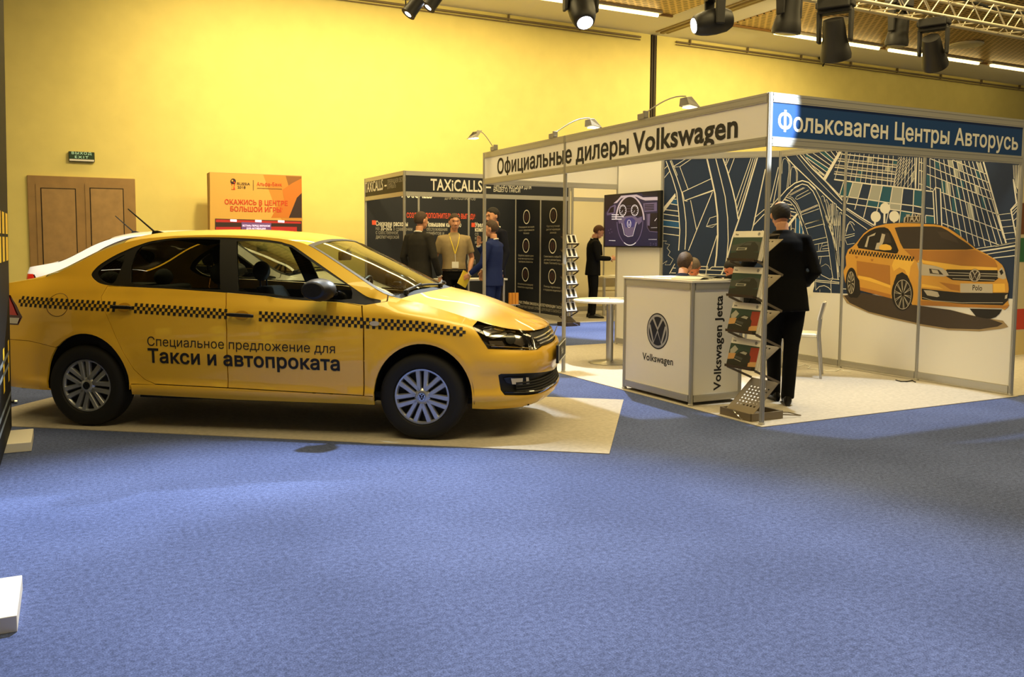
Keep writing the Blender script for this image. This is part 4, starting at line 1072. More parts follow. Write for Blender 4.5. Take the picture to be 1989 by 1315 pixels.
def ZM(ox, oy, s): return lambda a, b: (ox+a/s, oy+b/s)
ZA = ZM(1270, 290, 5.056); ZB_ = ZM(1500, 280, 8.219); ZC = ZM(1500, 420, 8.219); ZD = ZM(1620, 290, 8.217); ZE = ZM(1780, 300, 7.306); ZF = ZM(1630, 400, 5.476); ZG = ZM(1780, 430, 5.715)
MM = [M_line, M_navy, M_teal, M_tan, M_pblue]
mats_car = [mat('print_orange', (212, 156, 62), .6), mat('print_orange_dark', (176, 118, 48), .6), mat('print_yellow', (238, 188, 76), .6), mat('print_black', (26, 22, 20), .6), mat('print_grey', (190, 180, 160), .6), mat('print_shadow', (66, 54, 44), .6), mat('print_shadow_soft', (160, 138, 100), .6), mat('print_brown', (54, 44, 36), .6)]

# -- diagonal wall
b = MB()
zlo = on_wall('D', (1300, 549), 0)[2]-.12
b.add([(2.02, 3.98-.0136*0, zlo)], [], 1)
b = MB(); c1 = np.array([2.015, 3.985]); c2 = np.array([2.985, 3.015]); nn = np.array([-1, -1])/math.sqrt(2)*.0066
b.add([(*(c1+nn), zlo), (*(c2+nn), zlo), (*(c2+nn), BH-.075), (*(c1+nn), BH-.075)], [(0, 1, 2, 3)], 1)
L = lambda pts, w=.010: wall_line(b, 'D', ZA, pts, w)
for pts, w in (([(120, 120), (180, 280), (225, 430), (245, 640), (255, 800), (250, 900), (243, 1000)], .013), ([(160, 115), (225, 280), (275, 430), (300, 580), (315, 720), (315, 850), (305, 990)], .013), ([(172, 112), (232, 262)], .008),
    ([(95, 205), (135, 165)], .009), ([(95, 295), (155, 220)], .009), ([(190, 175), (325, 92)], .01), ([(255, 175), (385, 88)], .01), ([(195, 180), (255, 175), (335, 395)], .01),
    ([(280, 425), (560, 295)], .011), ([(300, 510), (590, 403)], .014), ([(322, 502), (585, 413)], .008), ([(280, 425), (300, 510), (330, 515)], .011), ([(360, 505), (420, 800)], .01), ([(575, 425), (420, 800), (340, 1000)], .012),
    ([(520, 90), (560, 260), (600, 440), (625, 650), (628, 850), (615, 1050), (600, 1155)], .022), ([(605, 85), (660, 300), (700, 470), (725, 680), (730, 900), (718, 1050), (700, 1150)], .013), ([(675, 82), (720, 210), (770, 390), (805, 540), (828, 690)], .018),
    ([(1020, 75), (950, 310), (870, 580), (828, 715), (770, 880), (700, 1150), (660, 1240)], .020), ([(1000, 75), (920, 350), (822, 650)], .011), ([(980, 75), (815, 590)], .010), ([(960, 75), (800, 530)], .010),
    ([(720, 85), (705, 140)], .01), ([(745, 80), (707, 165)], .01), ([(795, 78), (735, 240)], .01), ([(620, 850), (520, 1155), (510, 1240)], .012), ([(615, 660), (550, 680), (515, 765), (575, 770), (620, 735), (520, 762)], .009),
    ([(1095, 200), (975, 760)], .016), ([(1085, 595), (985, 680)], .010), ([(1085, 640), (975, 755)], .012), ([(975, 760), (940, 880)], .012), ([(1070, 800), (1015, 880)], .012), ([(1222, 180), (1142, 520)], .010), ([(1232, 230), (1172, 540)], .010), ([(1225, 480), (1145, 575)], .013), ([(1145, 545), (1175, 538), (1225, 488)], .009),
    ([(440, 1155), (530, 1157), (530, 1185), (545, 1185), (570, 1160), (800, 1160)], .013), ([(430, 1185), (800, 1199)], .013), ([(420, 1230), (800, 1242)], .013), ([(205, 1130), (155, 1225)], .012), ([(190, 1170), (215, 1171)], .012), ([(170, 1218), (215, 1219)], .012),
    ([(85, 905), (125, 905), (110, 930), (155, 940), (130, 975), (160, 1010), (140, 1045), (190, 1085), (160, 1140), (110, 1140), (130, 1100), (80, 1135)], .007),
    ([(200, 495), (222, 495)], .011), ([(165, 540), (232, 552)], .012), ([(110, 597), (240, 612)], .012), ([(90, 640), (245, 662)], .012), ([(88, 697), (250, 717)], .012), ([(85, 758), (252, 778)], .012), ([(82, 830), (252, 853)], .012)): L(pts, w)
wall_poly(b, 'D', ZA, [(90, 580), (210, 435), (215, 470), (90, 632)], 0, 2); wall_poly(b, 'D', ZA, [(165, 540), (232, 552), (222, 497), (200, 497)], 4, 1); wall_poly(b, 'D', ZA, [(88, 697), (250, 717), (252, 778), (85, 758)], 4, 1)
b.build('mural', MM, vw, recalc=False)

# -- right wall: city
b = MB()
za = on_wall('R', (1648, 572), 0)[2]; zb_ = on_wall('R', (1960, 581), 0)[2]; zc_ = (za+zb_)/2
x_ = 3-.0066
b.add([(x_, .02, zb_), (x_, .02, BH-.075), (x_, 2.98, BH-.075), (x_, 2.98, za-.02), (x_, 2.0, za)], [(0, 1, 2, 3, 4)], 1)
def Lr(Z, pts, w=.010, mi=0): wall_line(b, 'R', Z, pts, w, mi)
for pts, w in (([(200, 185), (330, 330), (560, 550), (760, 740), (970, 940)], .015), ([(1030, 1000), (1115, 1072)], .013), ([(370, 165), (560, 400), (780, 640), (1000, 860), (1115, 965)], .006), ([(425, 160), (640, 400), (860, 610), (1120, 905)], .016), ([(478, 160), (700, 430), (880, 620)], .008), ([(880, 620), (1120, 870)], .010),
    ([(155, 480), (160, 330), (175, 250), (205, 235), (240, 265), (265, 330), (265, 450), (230, 720)], .008), ([(210, 240), (262, 275), (285, 340), (285, 450), (252, 705)], .008), ([(285, 660), (297, 430), (320, 365), (360, 385), (385, 450), (385, 610)], .008), ([(340, 362), (390, 410), (405, 480), (400, 600)], .008),
    ([(0, 985), (100, 880), (230, 730), (360, 630), (480, 590), (580, 620), (680, 710), (760, 870), (830, 1060), (915, 1310)], .016), ([(590, 640), (690, 740), (780, 920), (850, 1120), (900, 1310)], .008), ([(130, 970), (250, 810), (370, 690), (480, 645), (560, 665), (650, 760), (740, 950), (800, 1180), (835, 1310)], .012),
    ([(0, 1005), (80, 905)], .008), ([(210, 850), (300, 880), (380, 970), (450, 1120), (520, 1310)], .010), ([(200, 880), (280, 920), (360, 1010), (420, 1130), (480, 1310)], .009), ([(225, 825), (320, 860), (400, 960), (470, 1120)], .006),
    ([(290, 745), (430, 675)], .006), ([(270, 815), (500, 700)], .006), ([(285, 828), (520, 705)], .006), ([(580, 740), (390, 840), (368, 880), (400, 890), (610, 780)], .007), ([(450, 1090), (725, 975)], .007), ([(455, 1105), (735, 990)], .006), ([(465, 1140), (745, 1040)], .006), ([(520, 1290), (800, 1205)], .008),
    ([(190, 895), (260, 912)], .013), ([(160, 945), (315, 982)], .013), ([(130, 995), (350, 1047)], .013), ([(125, 1045), (385, 1103)], .013), ([(220, 1130), (350, 1160)], .013), ([(250, 1190), (300, 1203)], .011), ([(80, 340), (5, 760)], .010), ([(95, 500), (12, 930)], .010), ([(5, 945), (40, 940), (90, 890)], .010),
    ([(785, 850), (805, 830), (830, 860), (835, 930)], .008), ([(850, 900), (870, 895), (895, 960), (905, 1300)], .007), ([(850, 910), (905, 1200)], .007), ([(920, 970), (940, 960), (945, 1310)], .007), ([(915, 980), (925, 1310)], .007), ([(958, 950), (960, 1310)], .012), ([(985, 940), (985, 1310)], .010), ([(975, 940), (1020, 970), (1015, 1310)], .010), ([(1030, 1060), (1045, 1060), (1050, 1310)], .007), ([(1075, 1100), (1100, 1095), (1112, 1130)], .008), ([(1080, 1100), (1075, 1310)], .007),
    ([(520, 150), (905, 400)], .010), ([(620, 130), (935, 350)], .010), ([(725, 115), (960, 300)], .010), ([(820, 108), (985, 255)], .010), ([(930, 110), (1010, 215)], .010), ([(545, 220), (870, 455)], .010), ([(630, 340), (835, 500)], .010), ([(1020, 122), (1045, 160)], .010), ([(740, 450), (830, 515)], .010)): Lr(ZB_, pts, w)
for pts in ([(520, 150), (905, 400), (875, 450), (545, 220)], [(725, 115), (820, 108), (985, 255), (962, 300)], [(640, 345), (840, 490), (830, 510), (735, 450)]): wall_poly(b, 'R', ZB_, pts, 2, 1)
wall_poly(b, 'R', ZB_, [(1060, 125), (1110, 130), (850, 588), (815, 550)], 0, 2)
wall_poly(b, 'R', ZB_, [(240, 1290), (390, 1110), (410, 1130), (265, 1330)], 0, 2)
for pts, w in (([(850, 0), (960, 320), (1010, 560), (1050, 1010)], .014), ([(870, 0), (985, 340), (1025, 560)], .008), ([(790, 0), (880, 380), (930, 750), (968, 1005)], .009), ([(450, 0), (540, 200), (610, 420), (665, 800)], .008), ([(420, 0), (560, 470), (620, 650)], .008),
    ([(530, 130), (800, 55)], .008), ([(545, 205), (825, 130)], .007), ([(600, 475), (590, 405), (875, 340)], .007), ([(600, 475), (885, 420)], .007), ([(920, 640), (695, 655), (690, 575), (915, 555)], .007), ([(740, 460), (740, 570)], .006), ([(670, 465), (670, 800)], .006), ([(740, 660), (745, 990)], .006), ([(780, 660), (750, 850)], .006), ([(760, 560), (800, 440)], .006), ([(800, 490), (900, 465)], .006), ([(800, 530), (905, 520)], .006),
    ([(680, 1025), (940, 1048), (1070, 1065)], .010), ([(680, 1050), (1070, 1087)], .010), ([(690, 1030), (695, 1180)], .006), ([(935, 1040), (940, 1250)], .010), ([(695, 1190), (750, 1130), (830, 1115), (900, 1150), (935, 1190)], .009), ([(650, 1230), (760, 1235), (760, 1180)], .007), ([(1070, 1020), (965, 1010), (935, 1040)], .009), ([(745, 930), (765, 920), (790, 950), (870, 990), (920, 1015), (965, 990)], .008), ([(780, 810), (820, 790), (850, 770), (900, 800), (930, 860)], .004),
    ([(905, 0), (1020, 600)], .008), ([(940, 0), (1050, 900)], .010), ([(985, 0), (1070, 980)], .008), ([(1020, 0), (1075, 800)], .007), ([(1050, 0), (1080, 500)], .008), ([(1085, 0), (1095, 400)], .006), ([(375, 30), (370, 345)], .012), ([(440, 60), (435, 350)], .013), ([(490, 240), (480, 450)], .012), ([(300, 110), (300, 230)], .012), ([(250, 200), (270, 235), (300, 225), (320, 200), (355, 210), (350, 290), (380, 350), (420, 365), (450, 340)], .007),
    ([(1175, 250), (1200, 150), (1240, 95), (1280, 105), (1315, 150)], .008), ([(1165, 320), (1215, 140), (1250, 120), (1310, 240)], .006), ([(1160, 320), (1315, 285)], .007), ([(1160, 360), (1315, 315)], .007), ([(1160, 370), (1195, 460), (1315, 440)], .006)): Lr(ZC, pts, w)
for pts in ([(380, 30), (435, 60), (438, 345), (378, 340)], [(443, 110), (488, 240), (478, 450), (440, 380)]): wall_poly(b, 'R', ZC, pts, 4, 1)
wall_poly(b, 'R', ZC, [(570, 685), (600, 672), (630, 690), (630, 740), (650, 790), (700, 860), (738, 970), (715, 1000), (675, 1030), (672, 1120), (650, 1200), (655, 1300), (610, 1300), (600, 1255), (590, 1300), (550, 1300), (535, 1150), (600, 1130), (630, 1080), (630, 880), (590, 780), (575, 740), (590, 720)], 0, 4)
# tower with the square grid
for i, (a, c) in enumerate((((110, 82), (1012, 186)), ((60, 193), (992, 297)), ((10, 296), (972, 407)), ((0, 400), (952, 521)))):
    Lr(ZD, [a, c], .013)
    if i: Lr(ZD, [(a[0]+8, a[1]-42), (c[0]+6, c[1]-42)], .006); Lr(ZD, [(a[0]+5, a[1]-28), (c[0]+3, c[1]-28)], .004)
for xt, xb in zip((130, 260, 335, 410, 480, 560, 635, 710, 790, 870, 945, 1030), (10, 165, 255, 335, 420, 500, 585, 670, 760, 850, 905, 948)): Lr(ZD, [(xt, 60+(xt-130)*.066), (xb, 492+(xb)*.118)], .008)
for pts in ([(530, 135), (612, 145), (600, 212), (518, 203)], [(818, 290), (905, 300), (895, 362), (808, 352)]): wall_poly(b, 'R', ZD, pts, 3, 1)
for pts in ([(935, 195), (1005, 205), (998, 262), (925, 252)], [(395, 350), (465, 360), (450, 415), (380, 405)], [(350, 465), (432, 475), (418, 525), (338, 517)]): wall_poly(b, 'R', ZD, pts, 2, 1)
Lr(ZD, [(0, 490), (600, 568), (950, 605), (1400, 662)], .018)
for i in range(6):
    xt = 1030+44*i; xb = 958+54*i; Lr(ZD, [(xt+0, 120+i*4), (xb, 600+i*6)], .007)
for i in range(9):
    y0 = 600-60*i; Lr(ZD, [(965+8*i, max(y0, 130)), (965+8*i+min(300, (y0-130)*.6), max(y0-min(300, (y0-130)*.6)*1.5, 135))], .006)
for x0, y0, x1, y1 in ((1010, 600, 1285, 240), (1100, 610, 1280, 350), (1180, 618, 1280, 470)): Lr(ZD, [(x0, y0), (x1, y1)], .006)
for pts in ([(1115, 445), (1120, 380), (1165, 290), (1160, 385)], [(1228, 560), (1235, 430), (1280, 350), (1270, 520)]): wall_poly(b, 'R', ZD, pts, 3, 2)
for a, c, w in (((1290, 140), (1295, 640), .012), ((1320, 140), (1302, 640), .014), ((1360, 140), (1350, 645), .012), ((1395, 150), (1390, 650), .012)): Lr(ZD, [a, c], w)
for y in (215, 345, 560): Lr(ZD, [(1360, y), (1420, y+18)], .010)
Lr(ZD, [(95, 750), (220, 770), (540, 812), (890, 865), (1270, 910), (1400, 936)], .013); Lr(ZD, [(200, 870), (690, 940), (1060, 990), (1400, 1045)], .013)
for pts in ([(150, 530), (85, 750)], [(300, 540), (200, 860)], [(450, 560), (330, 970)], [(600, 580), (470, 1100)], [(770, 595), (680, 1010)], [(935, 612), (870, 1000), (830, 1190)], [(1100, 635), (1040, 1180)], [(1275, 660), (1255, 1070)]): Lr(ZD, pts, .013)
for pts in ([(150, 535), (300, 545), (240, 757), (98, 745)], [(770, 600), (930, 620), (890, 855), (733, 835)], [(1280, 665), (1400, 680), (1395, 920), (1270, 905)], [(545, 815), (705, 840), (690, 935), (525, 915)], [(715, 845), (880, 868), (860, 960), (700, 940)], [(1065, 1000), (1250, 1025), (1240, 1080), (1110, 1090), (1100, 1160), (1050, 1180)]): wall_poly(b, 'R', ZD, pts, 2, 1)
for pts in ([(305, 545), (445, 562), (385, 788), (235, 765)], [(605, 580), (765, 600), (712, 832), (550, 808)], [(938, 615), (1097, 640), (1078, 880), (900, 858)], [(890, 870), (1075, 892), (1060, 985), (880, 965)]): wall_poly(b, 'R', ZD, pts, 3, 1)
for cx_, cy_, r, st in ((815, 950, 82, [(805, 1010), (802, 1190)]), (665, 1085, 80, [(655, 1150), (650, 1225)]), (960, 1080, 82, [(958, 1150), (955, 1180)])):
    wall_poly(b, 'R', ZD, ell(cx_, cy_, r, r*1.08, 24), 0, 4); Lr(ZD, st, .03)
# right-hand tower
for a, c in (((515, 88), (985, 285)), ((190, 65), (1030, 410)), ((150, 165), (1060, 535)), ((150, 285), (1105, 660)), ((140, 460), (235, 500)), ((355, 545), (1165, 865)), ((365, 765), (1215, 1095)), ((370, 985), (1190, 1300))): Lr(ZE, [a, c], .009)
for xt, xb, yb in zip((320, 385, 445, 510, 570, 635, 680, 740, 795, 850, 905), (450, 540, 635, 730, 825, 890, 975, 1060, 1145, 1215, 1240), (1045, 1080, 1180, 1260, 1312, 1312, 1312, 1310, 1300, 1285, 1200)): Lr(ZE, [(xt, 75+(xt-320)*.07), (xb, yb)], .009)
for a, c, w in (((190, 70), (200, 515), .008), ((255, 72), (275, 470), .008), ((950, 115), (1275, 1280), .018)): Lr(ZE, [a, c], w)
for pts, mi in (([(345, 370), (405, 395), (415, 560), (355, 545)], 2), ([(410, 395), (480, 420), (495, 600), (417, 565)], 3), ([(500, 620), (560, 640), (582, 838), (515, 815)], 2), ([(720, 700), (792, 728), (832, 945), (750, 910)], 3), ([(520, 205), (588, 235), (602, 348), (532, 318)], 3), ([(440, 85), (506, 90), (520, 195), (455, 175)], 3), ([(570, 95), (635, 97), (650, 245), (590, 220)], 3), ([(262, 100), (325, 125), (328, 220), (268, 195)], 2), ([(555, 458), (612, 480), (632, 640), (570, 620)], 2), ([(145, 290), (195, 308), (200, 470), (142, 455)], 2), ([(815, 440), (882, 465), (900, 585), (830, 555)], 3), ([(910, 600), (972, 625), (1006, 795), (940, 765)], 2), ([(540, 1055), (612, 1085), (632, 1170), (552, 1108)], 2), ([(855, 110), (912, 140), (942, 265), (882, 240)], 3), ([(828, 230), (885, 255), (912, 352), (850, 330)], 2), ([(608, 365), (668, 392), (682, 485), (622, 455)], 2), ([(140, 885), (245, 890), (255, 990), (135, 985)], 2)): wall_poly(b, 'R', ZE, pts, mi, 1)
for pts, w in (([(135, 523), (235, 535), (270, 475), (340, 495), (360, 1020)], .015), ([(235, 535), (260, 990)], .014), ([(270, 490), (297, 1000)], .012), ([(135, 765), (245, 780)], .010), ([(130, 872), (245, 885)], .010), ([(130, 880), (130, 985)], .010), ([(1375, 160), (1385, 350)], .008), ([(1375, 360), (1420, 700), (1340, 790), (1418, 1200)], .016), ([(1400, 160), (1405, 460), (1425, 560)], .008), ([(1422, 160), (1425, 470), (1440, 500)], .008), ([(1447, 160), (1440, 480)], .008), ([(1345, 800), (1430, 720)], .010), ([(1360, 830), (1430, 760)], .008), ([(1370, 870), (1430, 800)], .008), ([(1380, 950), (1428, 905)], .008), ([(1400, 1055), (1426, 1035)], .008),
    ([(1165, 865), (1335, 845)], .006), ([(1190, 950), (1345, 935)], .006), ([(1220, 1040), (1370, 1025)], .006), ([(1245, 1130), (1390, 1115)], .006), ([(1270, 1215), (1405, 1200)], .006), ([(1120, 1312), (1280, 1280), (1405, 1252)], .013)): Lr(ZE, pts, w)
for pts, w in (([(665, 310), (900, 275), (1095, 235)], .009), ([(690, 342), (900, 312), (1095, 278)], .017), ([(755, 375), (1095, 322)], .009), ([(850, 415), (1095, 387)], .011)): Lr(ZG, pts, w)
Lr(ZF, [(40, 888), (90, 890)], .010)
for pts, w in (([(80, 30), (210, 115), (375, 215)], .016), ([(75, 45), (200, 130), (355, 225)], .007), ([(70, 95), (300, 258)], .009)): Lr(ZF, pts, w)
b.build('mural', MM, vw, recalc=False)

# -- right wall: the printed taxi
b = MB()
def PF(pts, mi, k): wall_poly(b, 'R', ZF, pts, mi, k)
def PG(pts, mi, k): wall_poly(b, 'R', ZG, pts, mi, k)
f2 = lambda pts: [ZF(*p) for p in pts]; g2 = lambda pts: [ZG(*p) for p in pts]
ID = lambda a, c: (a, c)
def PX(pts, mi, k): wall_poly(b, 'R', ID, pts, mi, k)
PX(f2([(30, 955), (80, 1040), (310, 1145), (560, 1210), (800, 1262)])+g2([(40, 1165), (350, 1215), (700, 1228), (940, 1200), (1020, 1180), (960, 1110), (820, 1088), (640, 1055), (380, 990)])+f2([(830, 1065), (560, 985), (250, 930), (110, 950)]), 6, 5)
PX(f2([(50, 962), (110, 1035), (310, 1130), (560, 1192), (800, 1245)])+g2([(40, 1145), (350, 1195), (700, 1205), (900, 1175), (960, 1140), (820, 1092), (600, 1050), (380, 990)])+f2([(830, 1065), (560, 985), (250, 930), (110, 950)]), 5, 6)
PG([(590, 975), (950, 985), (920, 1035), (880, 1070), (820, 1090), (740, 1080), (660, 1062)], 3, 7)
PX(f2([(90, 905), (60, 800), (45, 700), (75, 640), (68, 545), (95, 470), (140, 440), (190, 390), (260, 300), (320, 255), (380, 225), (500, 197), (640, 188), (860, 192)])+g2([(80, 36), (200, 40), (280, 55), (350, 80), (420, 125), (500, 180), (580, 245), (660, 310), (780, 370), (860, 420), (910, 455), (950, 490), (975, 535), (990, 600), (1002, 645), (1020, 700), (1025, 760), (1015, 830), (1018, 900), (1030, 940), (980, 992), (940, 972), (500, 960), (60, 935)])+f2([(830, 1062), (775, 1058), (740, 900), (560, 990), (180, 893)]), 0, 8)
PX(f2([(180, 860), (380, 905), (550, 950), (550, 990), (180, 893)]), 1, 9); PX(f2([(185, 590), (540, 640), (545, 880), (190, 760)]), 1, 9); PX(f2([(200, 745), (330, 770), (545, 850), (545, 880), (330, 810), (200, 775)]), 2, 10)
PX(f2([(70, 560), (130, 540), (180, 600), (180, 700), (120, 640), (80, 690)]), 0, 9)
PX(f2([(190, 420), (225, 360), (270, 310), (325, 270), (380, 245), (430, 234), (482, 232), (520, 248), (545, 280), (580, 350), (605, 410), (632, 480), (620, 508), (600, 514), (400, 485), (205, 455)]), 3, 10)
PX(f2([(440, 290), (530, 292), (560, 400), (470, 400)]), 7, 11); PX(f2([(270, 440), (305, 330), (390, 290), (375, 320), (320, 335), (295, 445)]), 4, 12); PX(f2([(430, 395), (455, 300), (490, 310), (470, 390), (430, 470), (380, 470), (400, 400)]), 4, 13)
PX(f2([(590, 238), (640, 230), (860, 226)])+g2([(80, 62), (200, 64), (275, 72), (340, 105), (400, 145), (490, 205), (560, 250), (640, 312), (560, 320), (300, 322), (80, 322)])+f2([(870, 462), (760, 462), (682, 460), (650, 400)]), 7, 10)
PG([(230, 120), (340, 125), (440, 200), (470, 250), (280, 190)], 5, 11)
PX(f2([(690, 470), (870, 470)])+g2([(80, 330), (400, 330), (650, 325), (780, 385), (870, 440), (900, 500), (895, 548), (340, 545), (210, 500), (80, 470)])+f2([(830, 605), (790, 560)]), 1, 9)
PX(f2([(830, 600), (870, 560)])+g2([(80, 440), (300, 470), (500, 500), (895, 520), (895, 548), (340, 545), (210, 500), (80, 470)])+f2([(850, 605)]), 2, 10)
PX(f2([(600, 530), (800, 590), (760, 650), (740, 780), (700, 690), (640, 660), (580, 700), (560, 640)]), 2, 10)
PG([(335, 540), (900, 550), (908, 640), (860, 676), (700, 676), (400, 658), (300, 600)], 3, 11)
for pts in ([(355, 575), (905, 592)], [(360, 605), (905, 616)], [(400, 642), (870, 660)]): wall_line(b, 'R', ZG, pts, .007, 4, 12)
PX(f2([(828, 612), (882, 600)])+g2([(70, 480), (200, 500), (285, 525), (335, 560), (362, 608), (300, 620), (60, 606)])+f2([(850, 720)]), 4, 12); PG([(140, 530), (250, 545), (300, 600), (150, 585)], 7, 13); PG([(165, 540), (235, 550), (255, 590), (180, 578)], 4, 14)
PG([(905, 560), (950, 513), (985, 570), (995, 640), (960, 650), (900, 630)], 4, 12); PG([(920, 560), (950, 540), (965, 580), (940, 605)], 3, 13)
PG([(60, 620), (300, 660), (480, 690), (1000, 690), (1020, 790), (500, 790), (60, 745)], 0, 10); PG([(850, 700), (980, 698), (985, 790), (850, 795)], 2, 11); PG([(60, 700), (250, 735), (300, 760), (60, 735)], 2, 11); PG([(250, 680), (480, 715), (480, 780), (380, 765)], 1, 11)
PG([(58, 752), (300, 780), (500, 800), (1018, 800), (1020, 880), (960, 938), (500, 922), (60, 872)], 3, 12); PG([(80, 770), (160, 772), (238, 792), (257, 838), (230, 848), (120, 828)], 4, 13); PG([(985, 830), (1012, 815), (1005, 862), (980, 868)], 4, 13)
for pts in ([(65, 850), (180, 885), (500, 910), (960, 910)], ): wall_line(b, 'R', ZG, pts, .006, 4, 13)
PG([(50, 885), (500, 925), (960, 945), (1028, 935), (1010, 970), (950, 970), (500, 955), (50, 940)], 1, 12)
PG([(487, 695), (846, 702), (846, 802), (487, 797)], 4, 14)
q = [on_wall('R', ZG(*p), 15) for p in ((622, 770), (728, 772))]
put_text(b, 'Polo', q[0], (0, -1, 0), (0, 0, 1), q[0][1]-q[1][1], .052, .012, mi=3, lift=(0, 0, 0))
q = on_wall('R', ZG(648, 608), 14); vw_emblem(b, q, (0, -1, 0), (0, 0, 1), .062, 7, 4, .0004)
# arches and wheels
PF([(590, 930), (580, 820), (610, 740), (670, 710), (730, 750), (770, 850), (780, 1000), (760, 1060), (720, 1000)], 3, 10); PF([(95, 820), (85, 720), (115, 665), (150, 680), (180, 760), (180, 880), (150, 800)], 3, 10)
PF(ell(672, 938, 115, 182), 3, 11); PF(ell(130, 822, 62, 160), 3, 11); PF([(150, 700), (215, 800), (225, 940), (190, 985), (120, 975)], 3, 10)
for cx_, cy_, rx, ry, n in ((676, 948, 90, 155, 10), (126, 822, 36, 116, 10)):
    P = ell(cx_, cy_, rx, ry, 36); wall_line(b, 'R', ZF, P+[P[0]], .007, 4, 13)
    for k in range(n):
        a = 2*PI*k/n+.2
        for o_ in (-.07, .07): wall_line(b, 'R', ZF, [(cx_+rx*.12*math.cos(a), cy_+ry*.12*math.sin(a)), (cx_+rx*math.cos(a+o_), cy_+ry*math.sin(a+o_))], .006, 4, 13)
# checks, mirror, handles, roof sign
for i in range(22):
    f = i/22; x = 108+690*f; yt = 462+82*f; w = 690/22/2
    for r in range(2):
        xx = x+(w if r == 0 else 0); yy = yt+26*r+(4 if r == 0 else 0); PF([(xx, yy), (xx+w, yy+2), (xx+w-3, yy+28), (xx-3, yy+26)], 3, 13)
PF([(428, 470), (425, 440), (445, 418), (500, 412), (545, 428), (560, 455), (550, 475), (480, 478)], 2, 14); PF([(428, 462), (550, 470), (548, 484), (460, 484)], 3, 13)
for x, y in ((185, 550), (350, 580)): PF([(x-16, y-10), (x+16, y-8), (x+6, y+14), (x-8, y+14)], 1, 13)
PF([(684, 184), (690, 130), (712, 116), (862, 113), (862, 184)], 4, 11); PF([(698, 180), (706, 130), (722, 122), (862, 119), (862, 179)], 7, 12)
q = [on_wall('R', ZF(*p), 13) for p in ((708, 174), (858, 172))]
put_text(b, 'TAXI', q[0], (0, -1, 0), (0, 0, 1), q[0][1]-q[1][1], .075, .02, mi=4, lift=(0, 0, 0))
b.build('mural_taxi', mats_car, vw, recalc=False)
# ================================================================ counter, table, chairs, stands, screen
cn = thing('reception_counter', 'white square-fronted reception counter with car badge standing at the booth entrance', 'counter', (4.955, 6.365, .006))
CX_, CY_, CHH = .265, .495, 1.064
for sx in (-1, 1):
    for sy in (-1, 1): b = MB(); post_mb(b, sx*CX_, sy*CY_, CHH-.015, .02); b.build('post', M_alu, cn, 30)
pn = {}
for nm, a, c in (('left', (-CX_, CY_), (-CX_, -CY_)), ('front', (-CX_, -CY_), (CX_, -CY_)), ('right', (CX_, -CY_), (CX_, CY_)), ('back', (CX_, CY_), (-CX_, CY_))):
    pn[nm] = wall_panel('panel', cn, a, c, .09, CHH-.08, M_white, .008)
    for z in (.06, CHH-.05): r = MB(); rail_mb(r, a, c, z, .06); r.build('rail', M_alu, cn, 30)
MB().box((0, 0, CHH-.008), (2*CX_+.05, 2*CY_+.05, .02)).build('counter_top', M_white, cn, bevel=.003)
ZK = ZM(1180, 400, 2.989)
cl = lambda p, ax, v: np.array(on(*ZK(*p), ax, v))-np.array([4.955, 6.365, .006])
xl = 4.955-CX_-.0045
c = cl((291, 727), 0, xl); top_ = cl((291, 622), 0, xl)
b = MB(); vw_emblem(b, c, (0, -1, 0), (0, 0, 1), top_[2]-c[2], 0, 1, .0008)
b.build('badge', [M_navy if False else mat('badge_dark', (24, 26, 40), .4), mat('badge_silver', (196, 196, 200), .3, .5)], pn['left'])
a = cl((203, 890), 0, xl); e = cl((380, 928), 0, xl)
b = MB(); put_text(b, 'Volkswagen', a, (0, -1, 0), (0, 0, 1), a[1]-e[1], .066, .018); b.build('lettering', M_ink, pn['left'])
yl = 6.365-CY_-.0045
a = cl((650, 1070), 1, yl); e = cl((662, 520), 1, yl)
b = MB(); put_text(b, 'Volkswagen Jetta', (a[0]+.01, a[1], a[2]), (0, 0, 1), (-1, 0, 0), e[2]-a[2], .078, .026); b.build('lettering', M_ink, pn['front'])
M_pdark = mat('page_dark', (60, 64, 66), .5); M_pgrey = mat('page_grey', (188, 186, 178), .6)
o = tag(MB().box((0, 0, .004), (.30, .42, .008)).build('leaflet', M_paper), 'large white leaflet lying flat on the left end of the reception counter', 'leaflet'); o.location = (4.93, 6.48, 1.072); o.rotation_euler = (0, 0, .5)
t = thing('brochure', 'open dark-printed brochure curling on the reception counter in front of the bent heads', 'brochure', (4.92, 6.10, 1.072), .35)
for k, (m_, s_) in enumerate(((M_paper, -1), (M_pdark, 1))):
    P = [[(s_*.20*i/8, y, .004+.022*math.sin(PI*i/8)) for y in (-.14, .14)] for i in range(9)]
    MB().grid(P).build('page', m_, t, 40, solid=.002)
o = tag(MB().box((0, 0, .003), (.21, .15, .006)).build('leaflet', M_pgrey), 'small leaflet at the right corner of the reception counter', 'leaflet'); o.location = (5.02, 5.94, 1.072); o.rotation_euler = (0, 0, -.4)

